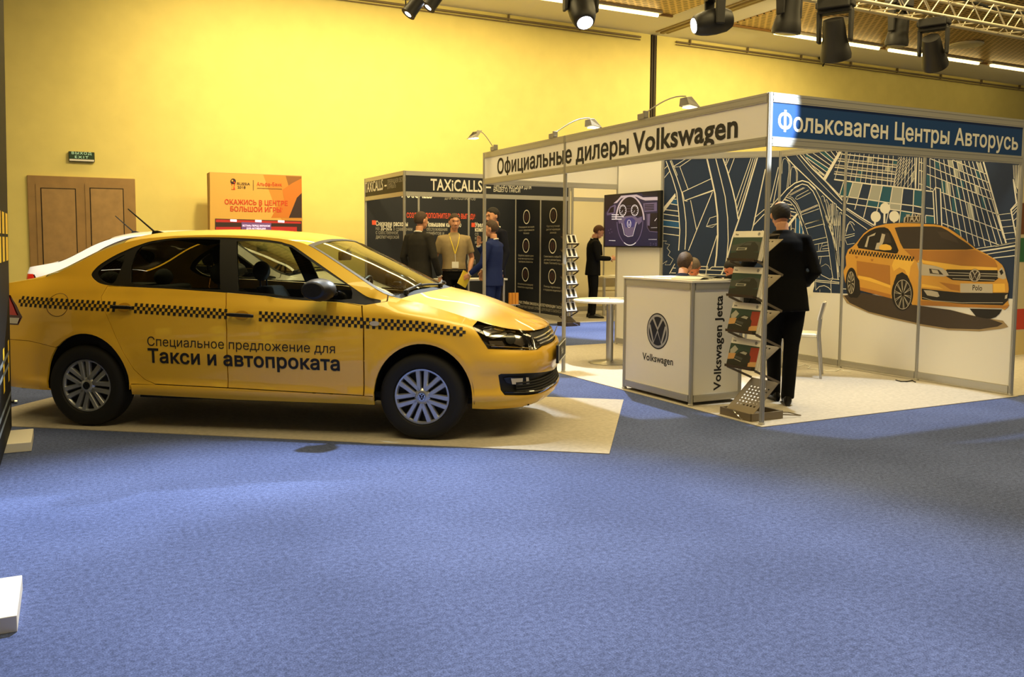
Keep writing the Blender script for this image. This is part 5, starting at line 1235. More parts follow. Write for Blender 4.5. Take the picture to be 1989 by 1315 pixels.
def round_table(loc, r, h, label):
    t = thing('round_table', label, 'table', loc)
    MB().lathe([(r-.012, h-.028), (r, h-.022), (r, h-.006), (r-.008, h)], 56).build('table_top', M_white, t, 40)
    MB().cyl((0, 0, .02), (0, 0, h-.03), .042, n=28).build('pole', M_steel, t, 40)
    MB().lathe([(.24, 0), (.24, .008), (.22, .014), (.06, .022), (.05, .03)], 48).build('base', M_steel, t, 40)
    return t
round_table((5.55, 8.43, .006), .425, .735, 'round white bistro table on a steel pole left of the counter')
round_table((6.24, 7.97, .006), .40, .72, 'white meeting table hidden behind the counter between the seated people')
for k, (x, y, r, lb) in enumerate(((5.50, 8.35, .4, 'white leaflet lying on the left of the round bistro table'), (5.68, 8.50, -.5, 'grey folded leaflet lying on the right of the round bistro table'))):
    o = tag(MB().box((0, 0, .004), (.15, .21, .008)).build('leaflet', M_paper if k == 0 else M_pgrey), lb, 'leaflet'); o.location = (x, y, .742); o.rotation_euler = (0, 0, r)
o = tag(MB().box((0, 0, .003), (.30, .21, .006)).build('leaflet', M_paper), 'white sheet on the meeting table behind the counter', 'leaflet'); o.location = (6.28, 7.85, .727); o.rotation_euler = (0, 0, .3)

def chair(loc, rz, label):      # faces local +Y
    t = thing('chair', label, 'chair', loc, rz, 'white chairs of the dealer booth')
    MB().loft([[(-.20, -.19, .435), (.20, -.19, .435), (.21, .20, .44), (-.21, .20, .44)], [(-.20, -.19, .455), (.20, -.19, .455), (.21, .20, .46), (-.21, .20, .46)]]).build('seat', M_white, t, bevel=.008)
    bk = MB(); R_ = []
    for k in range(7):
        z = .60+.03*k; y = -.215-.045*(k/6); R_.append([(-.185, y+.012, z), (0, y-.012, z), (.185, y+.012, z), (.185, y+.028, z), (0, y+.004, z), (-.185, y+.028, z)])
    bk.loft(R_).build('backrest', M_white, t, 40)
    for sx in (-1, 1):
        MB().tube([(sx*.185, -.24, 0), (sx*.19, -.20, .44), (sx*.19, -.215, .62), (sx*.185, -.25, .78)], .013, 10).build('rear_leg', M_steel, t, 40)
        MB().tube([(sx*.20, .20, 0), (sx*.19, .17, .435)], .013, 10).build('front_leg', M_steel, t, 40)
        MB().tube([(sx*.19, -.19, .43), (sx*.19, .17, .43)], .009, 8).build('seat_rail', M_steel, t, 40)
    return t
chair((6.84, 6.80, .008), .72, 'empty white chair with steel legs by the mural end wall')
SEATS = (((5.70, 7.36), -.74), ((6.72, 8.38), 2.29), ((6.95, 7.56), 1.15))
for (p, rz), lb in zip(SEATS, ('white chair under the brown-haired seated person behind the counter', 'white chair under the seated person with reddish face', 'white chair under the dark-haired seated person at the right')): chair((p[0], p[1], .008), rz, lb)

# ---- brochure stands: folding zigzag of perforated shelves
M_rack = mat('rack_metal', (120, 108, 88), .5, .3); M_rackd = mat('rack_dark', (58, 44, 30), .6, .2)
def rack(loc, rz, w, n, ztop, pitch, dep, label, m):
    t = thing('brochure_stand', label, 'brochure stand', loc, rz)
    b = MB(); hw = w/2+.02
    for q in (((-hw, -dep-.04, .03), (hw, -dep-.04, .03)), ((-hw, dep+.02, .03), (hw, dep+.02, .03)), ((-hw, -dep-.04, .03), (-hw, dep+.02, .03)), ((hw, -dep-.04, .03), (hw, dep+.02, .03))): b.bar(q[0], q[1], .02, .06)
    b.box((0, 0, .012), (w, 2*dep, .008)); b.build('base', m, t)
    b = MB(); b.tube([(hw, dep+.02, .03), (hw+.02, dep+.2, .012), (hw-.12, dep+.2, .012), (hw-.12, dep+.02, .03)], .005, 6).build('foot', m, t)
    MB().tube([(-w*.1, -dep-.02, .06), (0, -dep-.06, .055), (w*.25, -dep-.075, .03), (w*.35, -dep-.07, .012)], .006, 6).build('handle', M_chrome, t, 40)
    for k in range(n):
        z1 = ztop-pitch*k; z0 = z1-pitch*.62; y1 = dep; y0 = -dep
        if k == n-1: z0 = .05
        P = lambda a, f: Vector((a, y1+(y0-y1)*f, z1+(z0-z1)*f))
        last = k == n-1
        b = MB(); nx, nz = 16, 22; nn = (P(.1, 0)-P(-.1, 0)).cross(P(0, 1)-P(0, 0)).normalized()*.0025
        for i in range(nx):
            for j in range(nz):
                if (last and i % 2 == 1 and j % 2 == 1 and 3 < j < 19 and 2 < i < 14) or (not last and j == 2 and i % 2 == 1 and 4 < i < 12): continue
                c4 = [P(-w/2+w*(i+a)/nx, (j+c_)/nz) for a, c_ in ((0, 0), (1, 0), (1, 1), (0, 1))]
                b.add(c4, [(0, 1, 2, 3)])
        b.build('shelf', m, t, solid=.003, weld=True)
        if not last:
            lp = MB().box((0, y0-.014, z0+.006), (w, .036, .006)).box((0, y0-.031, z0+.013), (w, .004, .02)); lp.build('lip', M_rackd, t)
        for sx in (-1, 1):
            if k < n-1:
                MB().bar((sx*(w/2+.006), y0, z0), (sx*(w/2+.006), y1, z1-pitch), .008, .018).build('side_bar', m, t)
    b = MB()
    for sx in (-.3, .3): b.tube([(sx*w, dep, ztop-.02), (sx*w*1.1, dep+.01, ztop+.035), (sx*w*.9, dep-.08, ztop+.02)], .006, 6)
    b.tube([(-.33*w, dep+.01, ztop+.035), (.33*w, dep+.01, ztop+.035)], .006, 6); b.build('carry_handle', M_rackd, t, 40)
    return t
RK = dict(loc=(4.86, 5.305, .006), rz=-PI/2, w=.31, n=5, ztop=1.415, pitch=.283, dep=.13)
rack(label='zigzag metal brochure stand with perforated shelves at the front post of the booth', m=M_rack, **RK)
M_cover = [mat('cover_white', (236, 230, 212), .5), mat('cover_green', (40, 66, 58), .4), mat('cover_car', (66, 70, 66), .4), mat('cover_light', (168, 166, 150), .4), mat('cover_red', (150, 52, 36), .4), mat('cover_sand', (196, 150, 92), .4), mat('cover_dark', (30, 32, 30), .4)]
def brochure(k, kind, label):
    z1 = RK['ztop']-RK['pitch']*k; z0 = z1-RK['pitch']*.62
    t = thing('brochure', label, 'brochure', RK['loc'], RK['rz'], 'car brochures on the near stand')
    y0 = -RK['dep']-.006; e = Vector((0, .055, .212)).normalized(); u = Vector((1, 0, 0)); n = u.cross(e)
    o = Vector((-.165, y0, z0+.012)); w, h = .33, .232
    g = lambda a, b_, l=0: o+u*a*w+e*b_*h+n*l
    b = MB()
    for q in range(3):
        dx = Vector((.010*q, .010*q, -.004*q)); b.prism([g(0, 0, 0)+dx, g(1, 0, 0)+dx, g(1, 1, 0)+dx, g(0, 1, 0)+dx], -n*.007)
    sc = b.build('pages', M_cover[0], t)
    f = lambda L, l: [g(a, c_, l) for a, c_ in L]
    b = MB(); A = lambda L, mi, l: b.add(f(L, .0005+.0004*l), [tuple(range(len(L)))], mi)
    A([(0, 0), (1, 0), (1, .78), (0, .78)], 1, 0)
    if kind == 0:
        A([(0, 0), (1, 0), (1, .25), (.5, .30), (0, .22)], 6, 1); A([(0, .5), (.3, .56), (.65, .66), (1, .6), (1, .3), (0, .3)], 2, 1); A([(.2, .28), (.24, .42), (.36, .50), (.48, .60), (.78, .62), (.92, .48), (.95, .3), (.6, .24), (.3, .24)], 6, 2); A([(.38, .50), (.49, .58), (.68, .59), (.66, .50)], 2, 3)
        A([(.2, .32), (.55, .34), (.56, .42), (.22, .42)], 3, 3); A([(.24, .34), (.5, .35), (.5, .40), (.25, .40)], 2, 4)
    else:
        A([(0, 0), (1, 0), (1, .2), (0, .22)], 6, 1); A([(.03, .55), (.16, .72), (.3, .6), (.2, .45), (.05, .42)], 3, 1); A([(0, .2), (.22, .25), (.25, .45), (0, .42)], 5, 1); A([(.72, .05), (1, .08), (1, .74), (.72, .72)], 4, 1); A([(.74, .06), (1, .09), (1, .26), (.74, .22)], 5, 2)
        A([(.22, .2), (.25, .4), (.36, .52), (.5, .58), (.66, .55), (.78, .4), (.78, .2), (.5, .12)], 6, 2); A([(.38, .48), (.5, .55), (.64, .52), (.6, .44)], 3, 3); A([(.24, .30), (.5, .24), (.52, .32), (.26, .37)], 2, 3); A([(.24, .24), (.48, .18), (.48, .2), (.25, .26)], 3, 4)
    b.build('cover_picture', M_cover, t, recalc=False)
    b = MB(); put_text(b, 'Polo' if kind == 0 else 'Jetta', g(.06, .85, .001), u, e, None, .014, .02, mi=0, lift=(0, 0, 0)); vw_emblem(b, g(.86, .89, .001), u, e, .013, 1, 0, .0003)
    b.build('lettering', [M_ink, M_pgrey], sc)
brochure(0, 0, 'green-pictured car brochure on the topmost shelf of the near brochure stand')
brochure(1, 0, 'green-pictured car brochure on the second shelf from the top of the near stand')
brochure(2, 1, 'brochure with a red right edge on the third shelf of the near stand')
brochure(3, 1, 'brochure with a red right edge on the lowest shelf of the near stand')
R2 = dict(loc=(7.50, 12.66, 0), rz=.15, w=.24, n=7, ztop=1.50, pitch=.225, dep=.09)
rack(label='tall folding leaflet stand in the aisle by the far cream booth', m=M_rackd, **R2)
for k, od in enumerate(('topmost', 'second', 'third', 'fourth', 'fifth', 'lowest')):
    z0 = R2['ztop']-R2['pitch']*k-R2['pitch']*.62
    t = thing('leaflet', 'white leaflet with a dark stripe, %s in the far leaflet stand' % od, 'leaflet', R2['loc'], R2['rz'], 'leaflets in the far stand')
    e = Vector((0, .06, .15)).normalized(); o_ = Vector((0, -.096, z0+.016)); n = Vector((1, 0, 0)).cross(e)
    MB().prism([o_+Vector((-.11, 0, 0)), o_+Vector((.11, 0, 0)), o_+Vector((.11, 0, 0))+e*.16, o_+Vector((-.11, 0, 0))+e*.16], -n*.006).build('pages', M_paper, t)
    b = MB(); q = o_+n*.001
    for x in (-.05, .05): b.add([q+Vector((x-.028, 0, 0))+e*.02, q+Vector((x+.028, 0, 0))+e*.02, q+Vector((x+.028, 0, 0))+e*.15, q+Vector((x-.028, 0, 0))+e*.15], [(0, 1, 2, 3)])
    b.build('stripe', M_ink, t, recalc=False)

# ---- television on the cabin wall
XT = 6.62
tv = thing('television', 'flat television showing a car dashboard on the cream wall above the bistro table', 'television', (XT, 9.61, 1.69))
ya, yb, z0, z1 = on(1173, 430, 0, XT)[1], on(1282, 430, 0, XT)[1], on(1230, 480.5, 0, XT)[2], on(1230, 374, 0, XT)[2]
MB().box((.022, (ya+yb)/2-9.61, (z0+z1)/2-1.69), (.044, ya-yb, z1-z0)).build('case', M_black, tv, bevel=.004)
MB().box((.054, (ya+yb)/2-9.61-.15, (z0+z1)/2-1.69), (.022, .3, .3)).build('bracket', M_greymet, tv)
ZT = ZM(1100, 360, 4.695)
sc_m = [mat('screen_'+n, c_, (.3 if True else 0), emit=c_, estr=.42*s_) for n, c_, s_ in (('navy', (30, 32, 66), 1), ('dark', (16, 16, 34), 1), ('silver', (176, 166, 186), 1), ('mauve', (92, 84, 122), 1), ('pale', (206, 206, 226), 1), ('blue', (52, 54, 120), 1))]
b = MB()
tq = lambda p, k: np.array(on(*ZT(*p), 0, XT-.0008*k-.0005))-np.array([XT, 9.61, 1.69])
def TPoly(pts, mi, k):
    V = [Vector(p) for p in pts]; n = len(V); r = delaunay_2d_cdt(V, [(i, (i+1) % n) for i in range(n)], [], 0, 1e-6)
    b.add([tq(p, k) for p in r[0]], [list(f) for f in r[2] if inside(np.mean([tuple(r[0][i]) for i in f], 0), pts)], mi)
def TLine(pts, w, mi, k):
    for q in strip(pts, w): b.add([tq(p, k) for p in q], [(0, 1, 2, 3)], mi)
TPoly([(352, 98), (832, 60), (832, 555), (352, 552)], 0, 1); TPoly([(352, 98), (520, 86), (430, 170), (352, 250)], 1, 2); TPoly([(690, 72), (832, 60), (832, 100), (700, 95)], 1, 2)
TPoly([(430, 165), (470, 130), (500, 95), (640, 84), (670, 95), (700, 110), (832, 105), (832, 135), (720, 138), (680, 125), (640, 105), (560, 100), (500, 118), (462, 160)], 2, 3)
TPoly([(440, 340), (455, 240), (480, 170), (520, 125), (580, 105), (640, 120), (690, 180), (705, 260), (690, 280), (460, 290)], 1, 4)
TLine(ell(580, 330, 128, 232, 40, PI*1.03, PI*1.98), 14, 2, 5); TLine(ell(580, 320, 118, 226, 40, PI*.0, PI*.98), 7, 3, 5); TLine(ell(580, 320, 118, 226, 20, PI*.35, PI*.65), 8, 4, 6)
for cx_, rx in ((515, 30), (624, 31)):
    TLine(ell(cx_, 228, rx, 50, 24)+[ell(cx_, 228, rx, 50, 24)[0]], 5, 4, 6)
    for k in range(12): a_ = k*PI/6; TLine([(cx_+rx*.7*math.cos(a_), 228+50*.7*math.sin(a_)), (cx_+rx*.92*math.cos(a_), 228+50*.92*math.sin(a_))], 4, 4, 6)
    TLine([(cx_, 228), (cx_-12, 250)], 3, 4, 7)
for y in (190, 214, 240): TLine([(550, y), (590, y-3)], 3, 3, 6)
TPoly([(470, 305), (505, 300), (540, 282), (590, 276), (630, 285), (650, 300), (690, 285), (690, 330), (660, 360), (640, 330), (600, 465), (570, 470), (545, 465), (505, 345), (480, 350)], 3, 7); TPoly([(525, 330), (545, 300), (600, 292), (630, 320), (615, 380), (540, 385)], 5, 8)
TLine([(505, 345), (530, 450), (560, 468), (605, 462), (640, 335)], 4, 4, 9); TLine(ell(572, 350, 17, 34, 24)+[(589, 350)], 4, 4, 9); TLine([(562, 335), (568, 370), (572, 350), (577, 370), (583, 335)], 3, 4, 9)
TPoly([(368, 255), (400, 195), (445, 175), (455, 190), (440, 260), (372, 275)], 3, 3); TPoly([(380, 252), (405, 205), (435, 192), (432, 248)], 1, 4)
TPoly([(700, 165), (826, 155), (826, 235), (712, 242)], 3, 3); 
for y in (175, 190, 205, 220): TPoly([(712, y), (800, y-4), (800, y+4), (714, y+8)], 1, 4)
TPoly([(735, 260), (832, 250), (832, 425), (760, 425), (735, 390)], 1, 3); TLine([(735, 260), (738, 385), (760, 420), (832, 425)], 5, 3, 4); TPoly([(740, 262), (765, 258), (760, 370), (742, 365)], 3, 5); TLine([(770, 387), (828, 385)], 3, 4, 5); TLine([(805, 325), (825, 300)], 5, 4, 5)
for y, u in ((268, 478), (287, 525), (308, 505)): TLine([(413, y), (u, y)], 9, 4, 8)
TLine([(388, 503), (448, 505)], 6, 4, 6)
for i in range(6): TLine([(752+13*i, 493), (758+13*i, 493)], 7, 4, 6)
for x, y in ((768, 528), (768, 545), (795, 535), (818, 530), (818, 545), (385, 410), (405, 400), (415, 425), (395, 435)): TLine([(x-4, y), (x+4, y)], 7, 3, 6)
b.build('screen', sc_m, tv, recalc=False)

# ---- bank advertising stand by the wall
YA = 15.75
PA = lambda a, c_: on(a/3.208, 250+c_/3.208, 1, YA)
a = PA(1305, 268); e = PA(1880, 295); zt_ = (a[2]+e[2])/2
ad = thing('advertising_stand', 'tall orange advertising stand with a screen behind the taxi roof', 'advertising stand', ((a[0]+e[0])/2, YA, 0))
AX = np.array([(a[0]+e[0])/2, YA, 0]); w = e[0]-a[0]
MB().box((0, .16, zt_/2), (w, .32, zt_)).build('cabinet', mat('ad_side', (196, 150, 84), .6), ad, bevel=.004)
b = MB(); pa = lambda p, k: np.array(on(p[0]/3.208, 250+p[1]/3.208, 1, YA-.001*k-.001))-AX
def APoly(pts, mi, k): V = pts; b.add([pa(p, k) for p in V], [tuple(range(len(V)))], mi)
APoly([(1308, 272), (1878, 298), (1882, 700), (1308, 700)], 0, 1); APoly([(1640, 287), (1878, 298), (1882, 700), (1750, 560), (1700, 450)], 1, 2); APoly([(1780, 294), (1878, 298), (1882, 560), (1820, 430)], 5, 3)
APoly([(1878, 310), (1820, 340), (1760, 380), (1770, 440), (1720, 500), (1690, 555), (1860, 555), (1882, 450)], 2, 4); APoly([(1880, 400), (1850, 430), (1800, 555), (1880, 555)], 3, 5)
APoly([(1340, 560), (1880, 575), (1880, 700), (1340, 700)], 3, 6); APoly([(1345, 565), (1875, 580), (1875, 592), (1345, 582)], 4, 7); APoly([(1345, 612), (1500, 612), (1500, 640), (1345, 640)], 4, 7); APoly([(1690, 610), (1850, 612), (1850, 640), (1690, 640)], 4, 7)
APoly([(1505, 582), (1690, 588), (1690, 640), (1505, 640)], 8, 8)
for x in (1435, 1590, 1732): APoly([(x, 564+(x-1435)*.02), (x+40, 566+(x-1435)*.02), (x+40, 580+(x-1435)*.02), (x, 578+(x-1435)*.02)], 7, 9)
def AText(s, u0, v0, u1, v1, cap, bold, mi): p = pa((u0, v0), 9); q = pa((u1, v1), 9); put_text(b, s, p, (1, 0, (q[2]-p[2])/(q[0]-p[0])*0), (0, 0, 1), q[0]-p[0], cap, bold, mi=mi, lift=(0, 0, 0))
AText('ОКАЖИСЬ В ЦЕНТРЕ', 1400, 470, 1793, 478, .082, .025, 6); AText('БОЛЬШОЙ ИГРЫ!', 1435, 514, 1762, 520, .082, .025, 6)
AText('RUSSIA', 1478, 350, 1558, 354, .045, .01, 3); AText('2018', 1480, 372, 1530, 372, .045, .01, 3); AText('Альфа', 1600, 355, 1682, 357, .062, .012, 6); AText('Банк', 1698, 357, 1757, 359, .062, .012, 6)
AText('ВСТАНЬ ПЕРЕД ЭКРАНОМ', 1512, 609, 1682, 611, .03, .02, 7); AText('ДЛЯ АКТИВАЦИИ', 1535, 627, 1655, 628, .03, .02, 7)
APoly([(1686, 346), (1692, 346), (1692, 352), (1686, 352)], 6, 9); APoly([(1577, 320), (1580, 320), (1580, 385), (1577, 385)], 3, 9); APoly([(1602, 368), (1757, 374), (1757, 378), (1602, 372)], 5, 9)
APoly(ell(1453, 328, 17, 18, 20), 3, 9); APoly(ell(1448, 324, 6, 6, 12), 9, 10); APoly(ell(1460, 334, 5, 5, 12), 6, 10); APoly([(1440, 342), (1466, 342), (1460, 362), (1466, 380), (1442, 380), (1448, 362)], 6, 9); APoly([(1446, 346), (1458, 346), (1453, 378), (1446, 378)], 9, 10)
b.build('front_print', [mat('ad_sand', (222, 176, 90), .6), mat('ad_orange', (206, 142, 56), .6), mat('ad_flame', (206, 120, 40), .6), mat('ad_dark', (52, 30, 34), .6), mat('ad_red', (170, 40, 34), .5, emit=(150, 24, 30), estr=.5), mat('ad_brown', (150, 98, 44), .6), mat('ad_letter', (206, 62, 30), .6), mat('ad_white', (230, 214, 236), .5, emit=(240, 214, 250), estr=1.0), mat('ad_violet', (104, 70, 118), .5, emit=(90, 60, 110), estr=.6), mat('ad_gold', (226, 170, 70), .5)], ad, recalc=False)

# ---- dark banner wall at the left edge, on white plinths
bn = thing('banner_wall', 'dark banner panel with yellow dashes seen edge-on at the left edge', 'banner', (-.385, 7.0, 0))
tp = .055
b = MB(); Y0, Y1, ZT_ = -5.5, .06, 3.3
P = lambda y, z, x=0: (x+tp*(z-.06)/ZT_, y, z)
b.add([P(Y0, .06), P(Y1, .06), P(Y1, ZT_), P(Y0, ZT_), P(Y0, .06, -.03), P(Y1, .06, -.03), P(Y1, ZT_, -.03), P(Y0, ZT_, -.03)], [(0, 1, 2, 3), (4, 7, 6, 5), (0, 4, 5, 1), (1, 5, 6, 2), (2, 6, 7, 3), (3, 7, 4, 0)]).build('panel', mat('banner_dark', (9, 12, 18), .7, spec=.2), bn)
b = MB()
def bq(y0, y1, za, zb__, mi): b.add([P(y0, za, .002), P(y1, za, .002), P(y1, zb__, .002), P(y0, zb__, .002)], [(0, 1, 2, 3)], mi)
for k in range(5): bq(-.02-.35*k-.22, -.02-.35*k, 1.42, 1.56, 0); bq(-.02-.35*k-.22, -.02-.35*k, 1.24, 1.40, 0)
for k in range(6): bq(-.25-.5*k, -.12-.5*k, .42, .70, 0)
for k in range(9): bq(-.5-.3*k, -.1-.3*k, .60-.0*k, .63, 1); bq(-.5-.3*k, -.15-.3*k, .52, .55, 1); bq(-.4-.3*k, -.02-.3*k, .30, .33, 1); bq(-.4-.3*k, -.1-.3*k, .22, .25, 1)
b.build('print', [mat('banner_yellow', (232, 196, 40), .6), mat('banner_grey', (120, 132, 142), .6)], bn, recalc=False)
for y0, y1, x1, lb in ((6.46, 6.93, -.245, 'white plinth block under the dark banner, nearer the taxi'), (3.45, 3.87, -.195, 'white plinth block at the left edge of the foreground carpet')):
    tag(MB().box(((x1-.6+x1)/2-.0, (y0+y1)/2, .03), (.6, y1-y0, .06)).build('plinth', M_white, bevel=.003), lb, 'plinth')
t = thing('stand_foot', 'small black foot with a metal tip behind the dark banner', 'stand foot', (-.46, 8.42, 0))
MB().cyl((-.14, .02, .03), (.03, 0, .018), .014, n=10).build('rod', M_black, t, 40); MB().cyl((.03, 0, .018), (.05, -.003, .016), .016, n=10).build('tip', M_chrome, t, 40)

# ---- colourful information panel beyond the end wall
YR = 6.8
pr = thing('information_panel', 'cream information panel with green and red bands at the right edge', 'banner', (9.98, YR, .006))
MB().box((.8, .02, 1.23), (1.6, .03, 2.4)).build('panel', mat('info_cream', (222, 208, 170), .6), pr)
b = MB(); ZR = ZM(1940, 320, 3.2875)
rq = lambda p, k: np.array([p[0], -.0+.0044-.0006*k, p[1]])
zz = lambda v: on(1982, v, 1, YR)[2]
def RQ(x0, x1, va, vb, mi, k=1): b.add([rq((x0, zz(vb)), k), rq((x1, zz(vb)), k), rq((x1, zz(va)), k), rq((x0, zz(va)), k)], [(0, 1, 2, 3)], mi)
RQ(0, 1.6, 395, 456, 3); RQ(0, 1.6, 463, 510, 1); RQ(0, 1.6, 601, 641, 2); RQ(.0, 1.6, 645, 690, 4, 1); RQ(.02, .05, 648, 683, 0, 3); RQ(.10, .3, 648, 683, 0, 2); RQ(.14, .26, 654, 677, 4, 3)
for s, v, mi, cap in (('ТНЫЕ', 478, 5, .075), ('ТНЫЕ', 492, 5, .075), ('ОПТ', 504, 5, .075), ('ВЫ', 530, 0, .06), ('и вы', 548, 0, .045), ('возм', 556, 0, .045), ('утри', 570, 0, .045), ('вн', 578, 0, .045)): put_text(b, s, (.01+.02*(v % 3), -.001, zz(v)), (1, 0, 0), (0, 0, 1), None, cap, .02, mi=mi, lift=(0, 0, 0))
b.build('print', [M_ink, mat('info_green', (50, 112, 74), .6), mat('info_red', (206, 66, 44), .6), mat('info_brown', (120, 74, 42), .6), mat('info_sand', (226, 206, 150), .6), M_paper], pr, recalc=False)
MB().box((.04, .02, .2), (.03, .05, .40)).build('leg', M_blackm, pr)

# ---- cables on the booth floor
b = MB()
def floor_pts(px): return [(*on(u, v, 2, .012)[:2], .012) for u, v in px]
tag(MB().tube(floor_pts([(1548, 712), (1562, 708), (1574, 711), (1569, 715), (1585, 717), (1605, 720), (1622, 721), (1632, 717), (1640, 721), (1652, 722)]), .005, 6).build('extension_cable', M_paper), 'white cable lying on the floor along the mural end wall', 'cable')
tag(MB().tube(floor_pts([(1740, 738), (1750, 741), (1762, 741), (1772, 739), (1778, 742)]), .006, 6).build('power_lead', M_black), 'short black cable at the foot of the mural end wall', 'cable')

# ---- lighting truss and moving heads
YTR, ZTR = 8.0, 4.42
ts = thing('lighting_truss', 'silver lattice lighting truss running under the gilded ceiling at the upper right', 'truss', (5.0, YTR, ZTR))
M_truss = mat('truss_aluminium', (206, 196, 170), .35, .6)
LT = 12.0; sq_ = .30
for y in (0, sq_):
    for z in (0, sq_): MB().cyl((0, y, z), (LT, y, z), .025, n=12).build('chord', M_truss, ts, 40)
k = 0; step = .26
while k*step < LT-.26:
    x0, x1 = k*step, (k+1)*step; up = k % 2
    for f in range(4):
        A, B_ = (((x0, 0, 0), (x1, 0, sq_)), ((x0, sq_, 0), (x1, sq_, sq_)), ((x0, 0, 0), (x1, sq_, 0)), ((x0, 0, sq_), (x1, sq_, sq_)))[f]
        if up:
            A, B_ = (((x0, 0, sq_), (x1, 0, 0)), ((x0, sq_, sq_), (x1, sq_, 0)), ((x0, sq_, 0), (x1, 0, 0)), ((x0, sq_, sq_), (x1, 0, sq_)))[f]
        if k == 0 and f == 0: lat = MB()
        lat.cyl(A, B_, .009, n=6)
    k += 1
lat.build('lattice', M_truss, ts, 40)
for x in (.3, 6, 11.7): MB().cyl((x, .15, sq_), (x, .15, CEIL-ZTR-.04), .008, n=6).build('hanger', M_greymet, ts)
b = MB(); b.tube([(0, sq_/2, sq_+.02)]+[(x, sq_/2+.05*math.sin(x*3), sq_+.02-.03*abs(math.sin(x*2))) for x in np.arange(.4, LT, .4)], .02, 6).build('cable_bundle', M_blackm, ts, 40)
M_head = mat('moving_head_black', (22, 20, 18), .5); M_lens = mat('lens_glow', (255, 255, 255), .2, emit=(240, 244, 255), estr=14)
M_glint = mat('lens_glass', (120, 124, 130), .1, .3)
def moving_head(x, y, z, pan, tilt, lit, label, scale=1.0, flare=False, hang=ZTR):
    """hangs at (x, y); z is the tilt axle; pan about Z, tilt away from straight down"""
    t = thing('moving_light', label, 'stage light', (x, y, z), pan, 'moving stage lights on the truss'); s = scale
    top = .30*s
    b = MB().box((0, 0, top+.05), (.34*s, .26*s, .11*s)); b.box((0, 0, top+.05), (.40*s, .16*s, .07*s)); b.build('base', M_head, t, bevel=.015)
    b = MB()
    for sx in (-.09, .09): b.cyl((sx, 0, top+.10), (sx, 0, hang-z-.03), .012, n=8)
    b.build('clamp', M_greymet, t)
    b = MB(); b.box((0, 0, top-.02), (.36*s, .13*s, .06*s))
    for sx in (-1, 1): b.loft([[(sx*.15*s, -.06*s, top-.02), (sx*.19*s, -.06*s, top-.02), (sx*.19*s, .06*s, top-.02), (sx*.15*s, .06*s, top-.02)], [(sx*.15*s, -.05*s, -.06), (sx*.185*s, -.05*s, -.06), (sx*.185*s, .05*s, -.06), (sx*.15*s, .05*s, -.06)]])
    b.build('yoke', M_head, t, bevel=.012)
    R_ = Matrix.Rotation(tilt, 3, 'X')
    prof = [(.06*s, .20*s), (.105*s, .19*s), (.12*s, .10*s), (.125*s, .0), (.15*s, -.12*s), (.165*s, -.20*s), (.16*s, -.245*s), (.13*s, -.25*s)] if flare else [(.05*s, .20*s), (.10*s, .19*s), (.135*s, .12*s), (.145*s, .0), (.14*s, -.10*s), (.125*s, -.18*s), (.105*s, -.235*s), (.085*s, -.25*s)]
    b = MB().lathe(prof, 28)
    b.v = [tuple(R_ @ Vector(v)) for v in b.v]; hd = b.build('head', M_head, t, 40)
    lr = 1.5 if flare else 1.0; b = MB().lathe([(.083*s*lr, -.245*s), (.08*s*lr, -.256*s), (.04*s, -.264*s)], 24); b.v = [tuple(R_ @ Vector(v)) for v in b.v]; b.build('lens', M_lens if lit else M_glint, hd, 40)
    return t
def head_at(u, v, y=YTR): p = on(u, v, 1, y); return p
p = head_at(1128, 12); moving_head(p[0], YTR, p[2], -.22, -.62, True, 'egg-shaped moving light with glowing lens, leftmost large one, cut by the top edge', 1.0)
p = head_at(1388, 42); moving_head(p[0], YTR, p[2], 1.25, 1.35, True, 'moving light tipped sideways with its glowing lens facing left')
p = head_at(1533, 22, 7.74); moving_head(p[0], 7.74, p[2], .2, .15, False, 'moving light cut by the top edge between the sideways one and the tallest one', 1.0, True)
p = head_at(1621, 72); moving_head(p[0], YTR, p[2], -1.05, .42, False, 'tallest hanging moving light, its head tilted down in front of a tube light', 1.12, True)
p = head_at(1745, 55, 8.62); moving_head(p[0], 8.62, p[2], .1, .1, False, 'moving light set back behind the truss, square front with its head straight down', .95, True)
p = head_at(1812, 98); moving_head(p[0], YTR, p[2], -1.15, .75, False, 'moving light that hangs lowest on the right, lens glinting', 1.0, True)
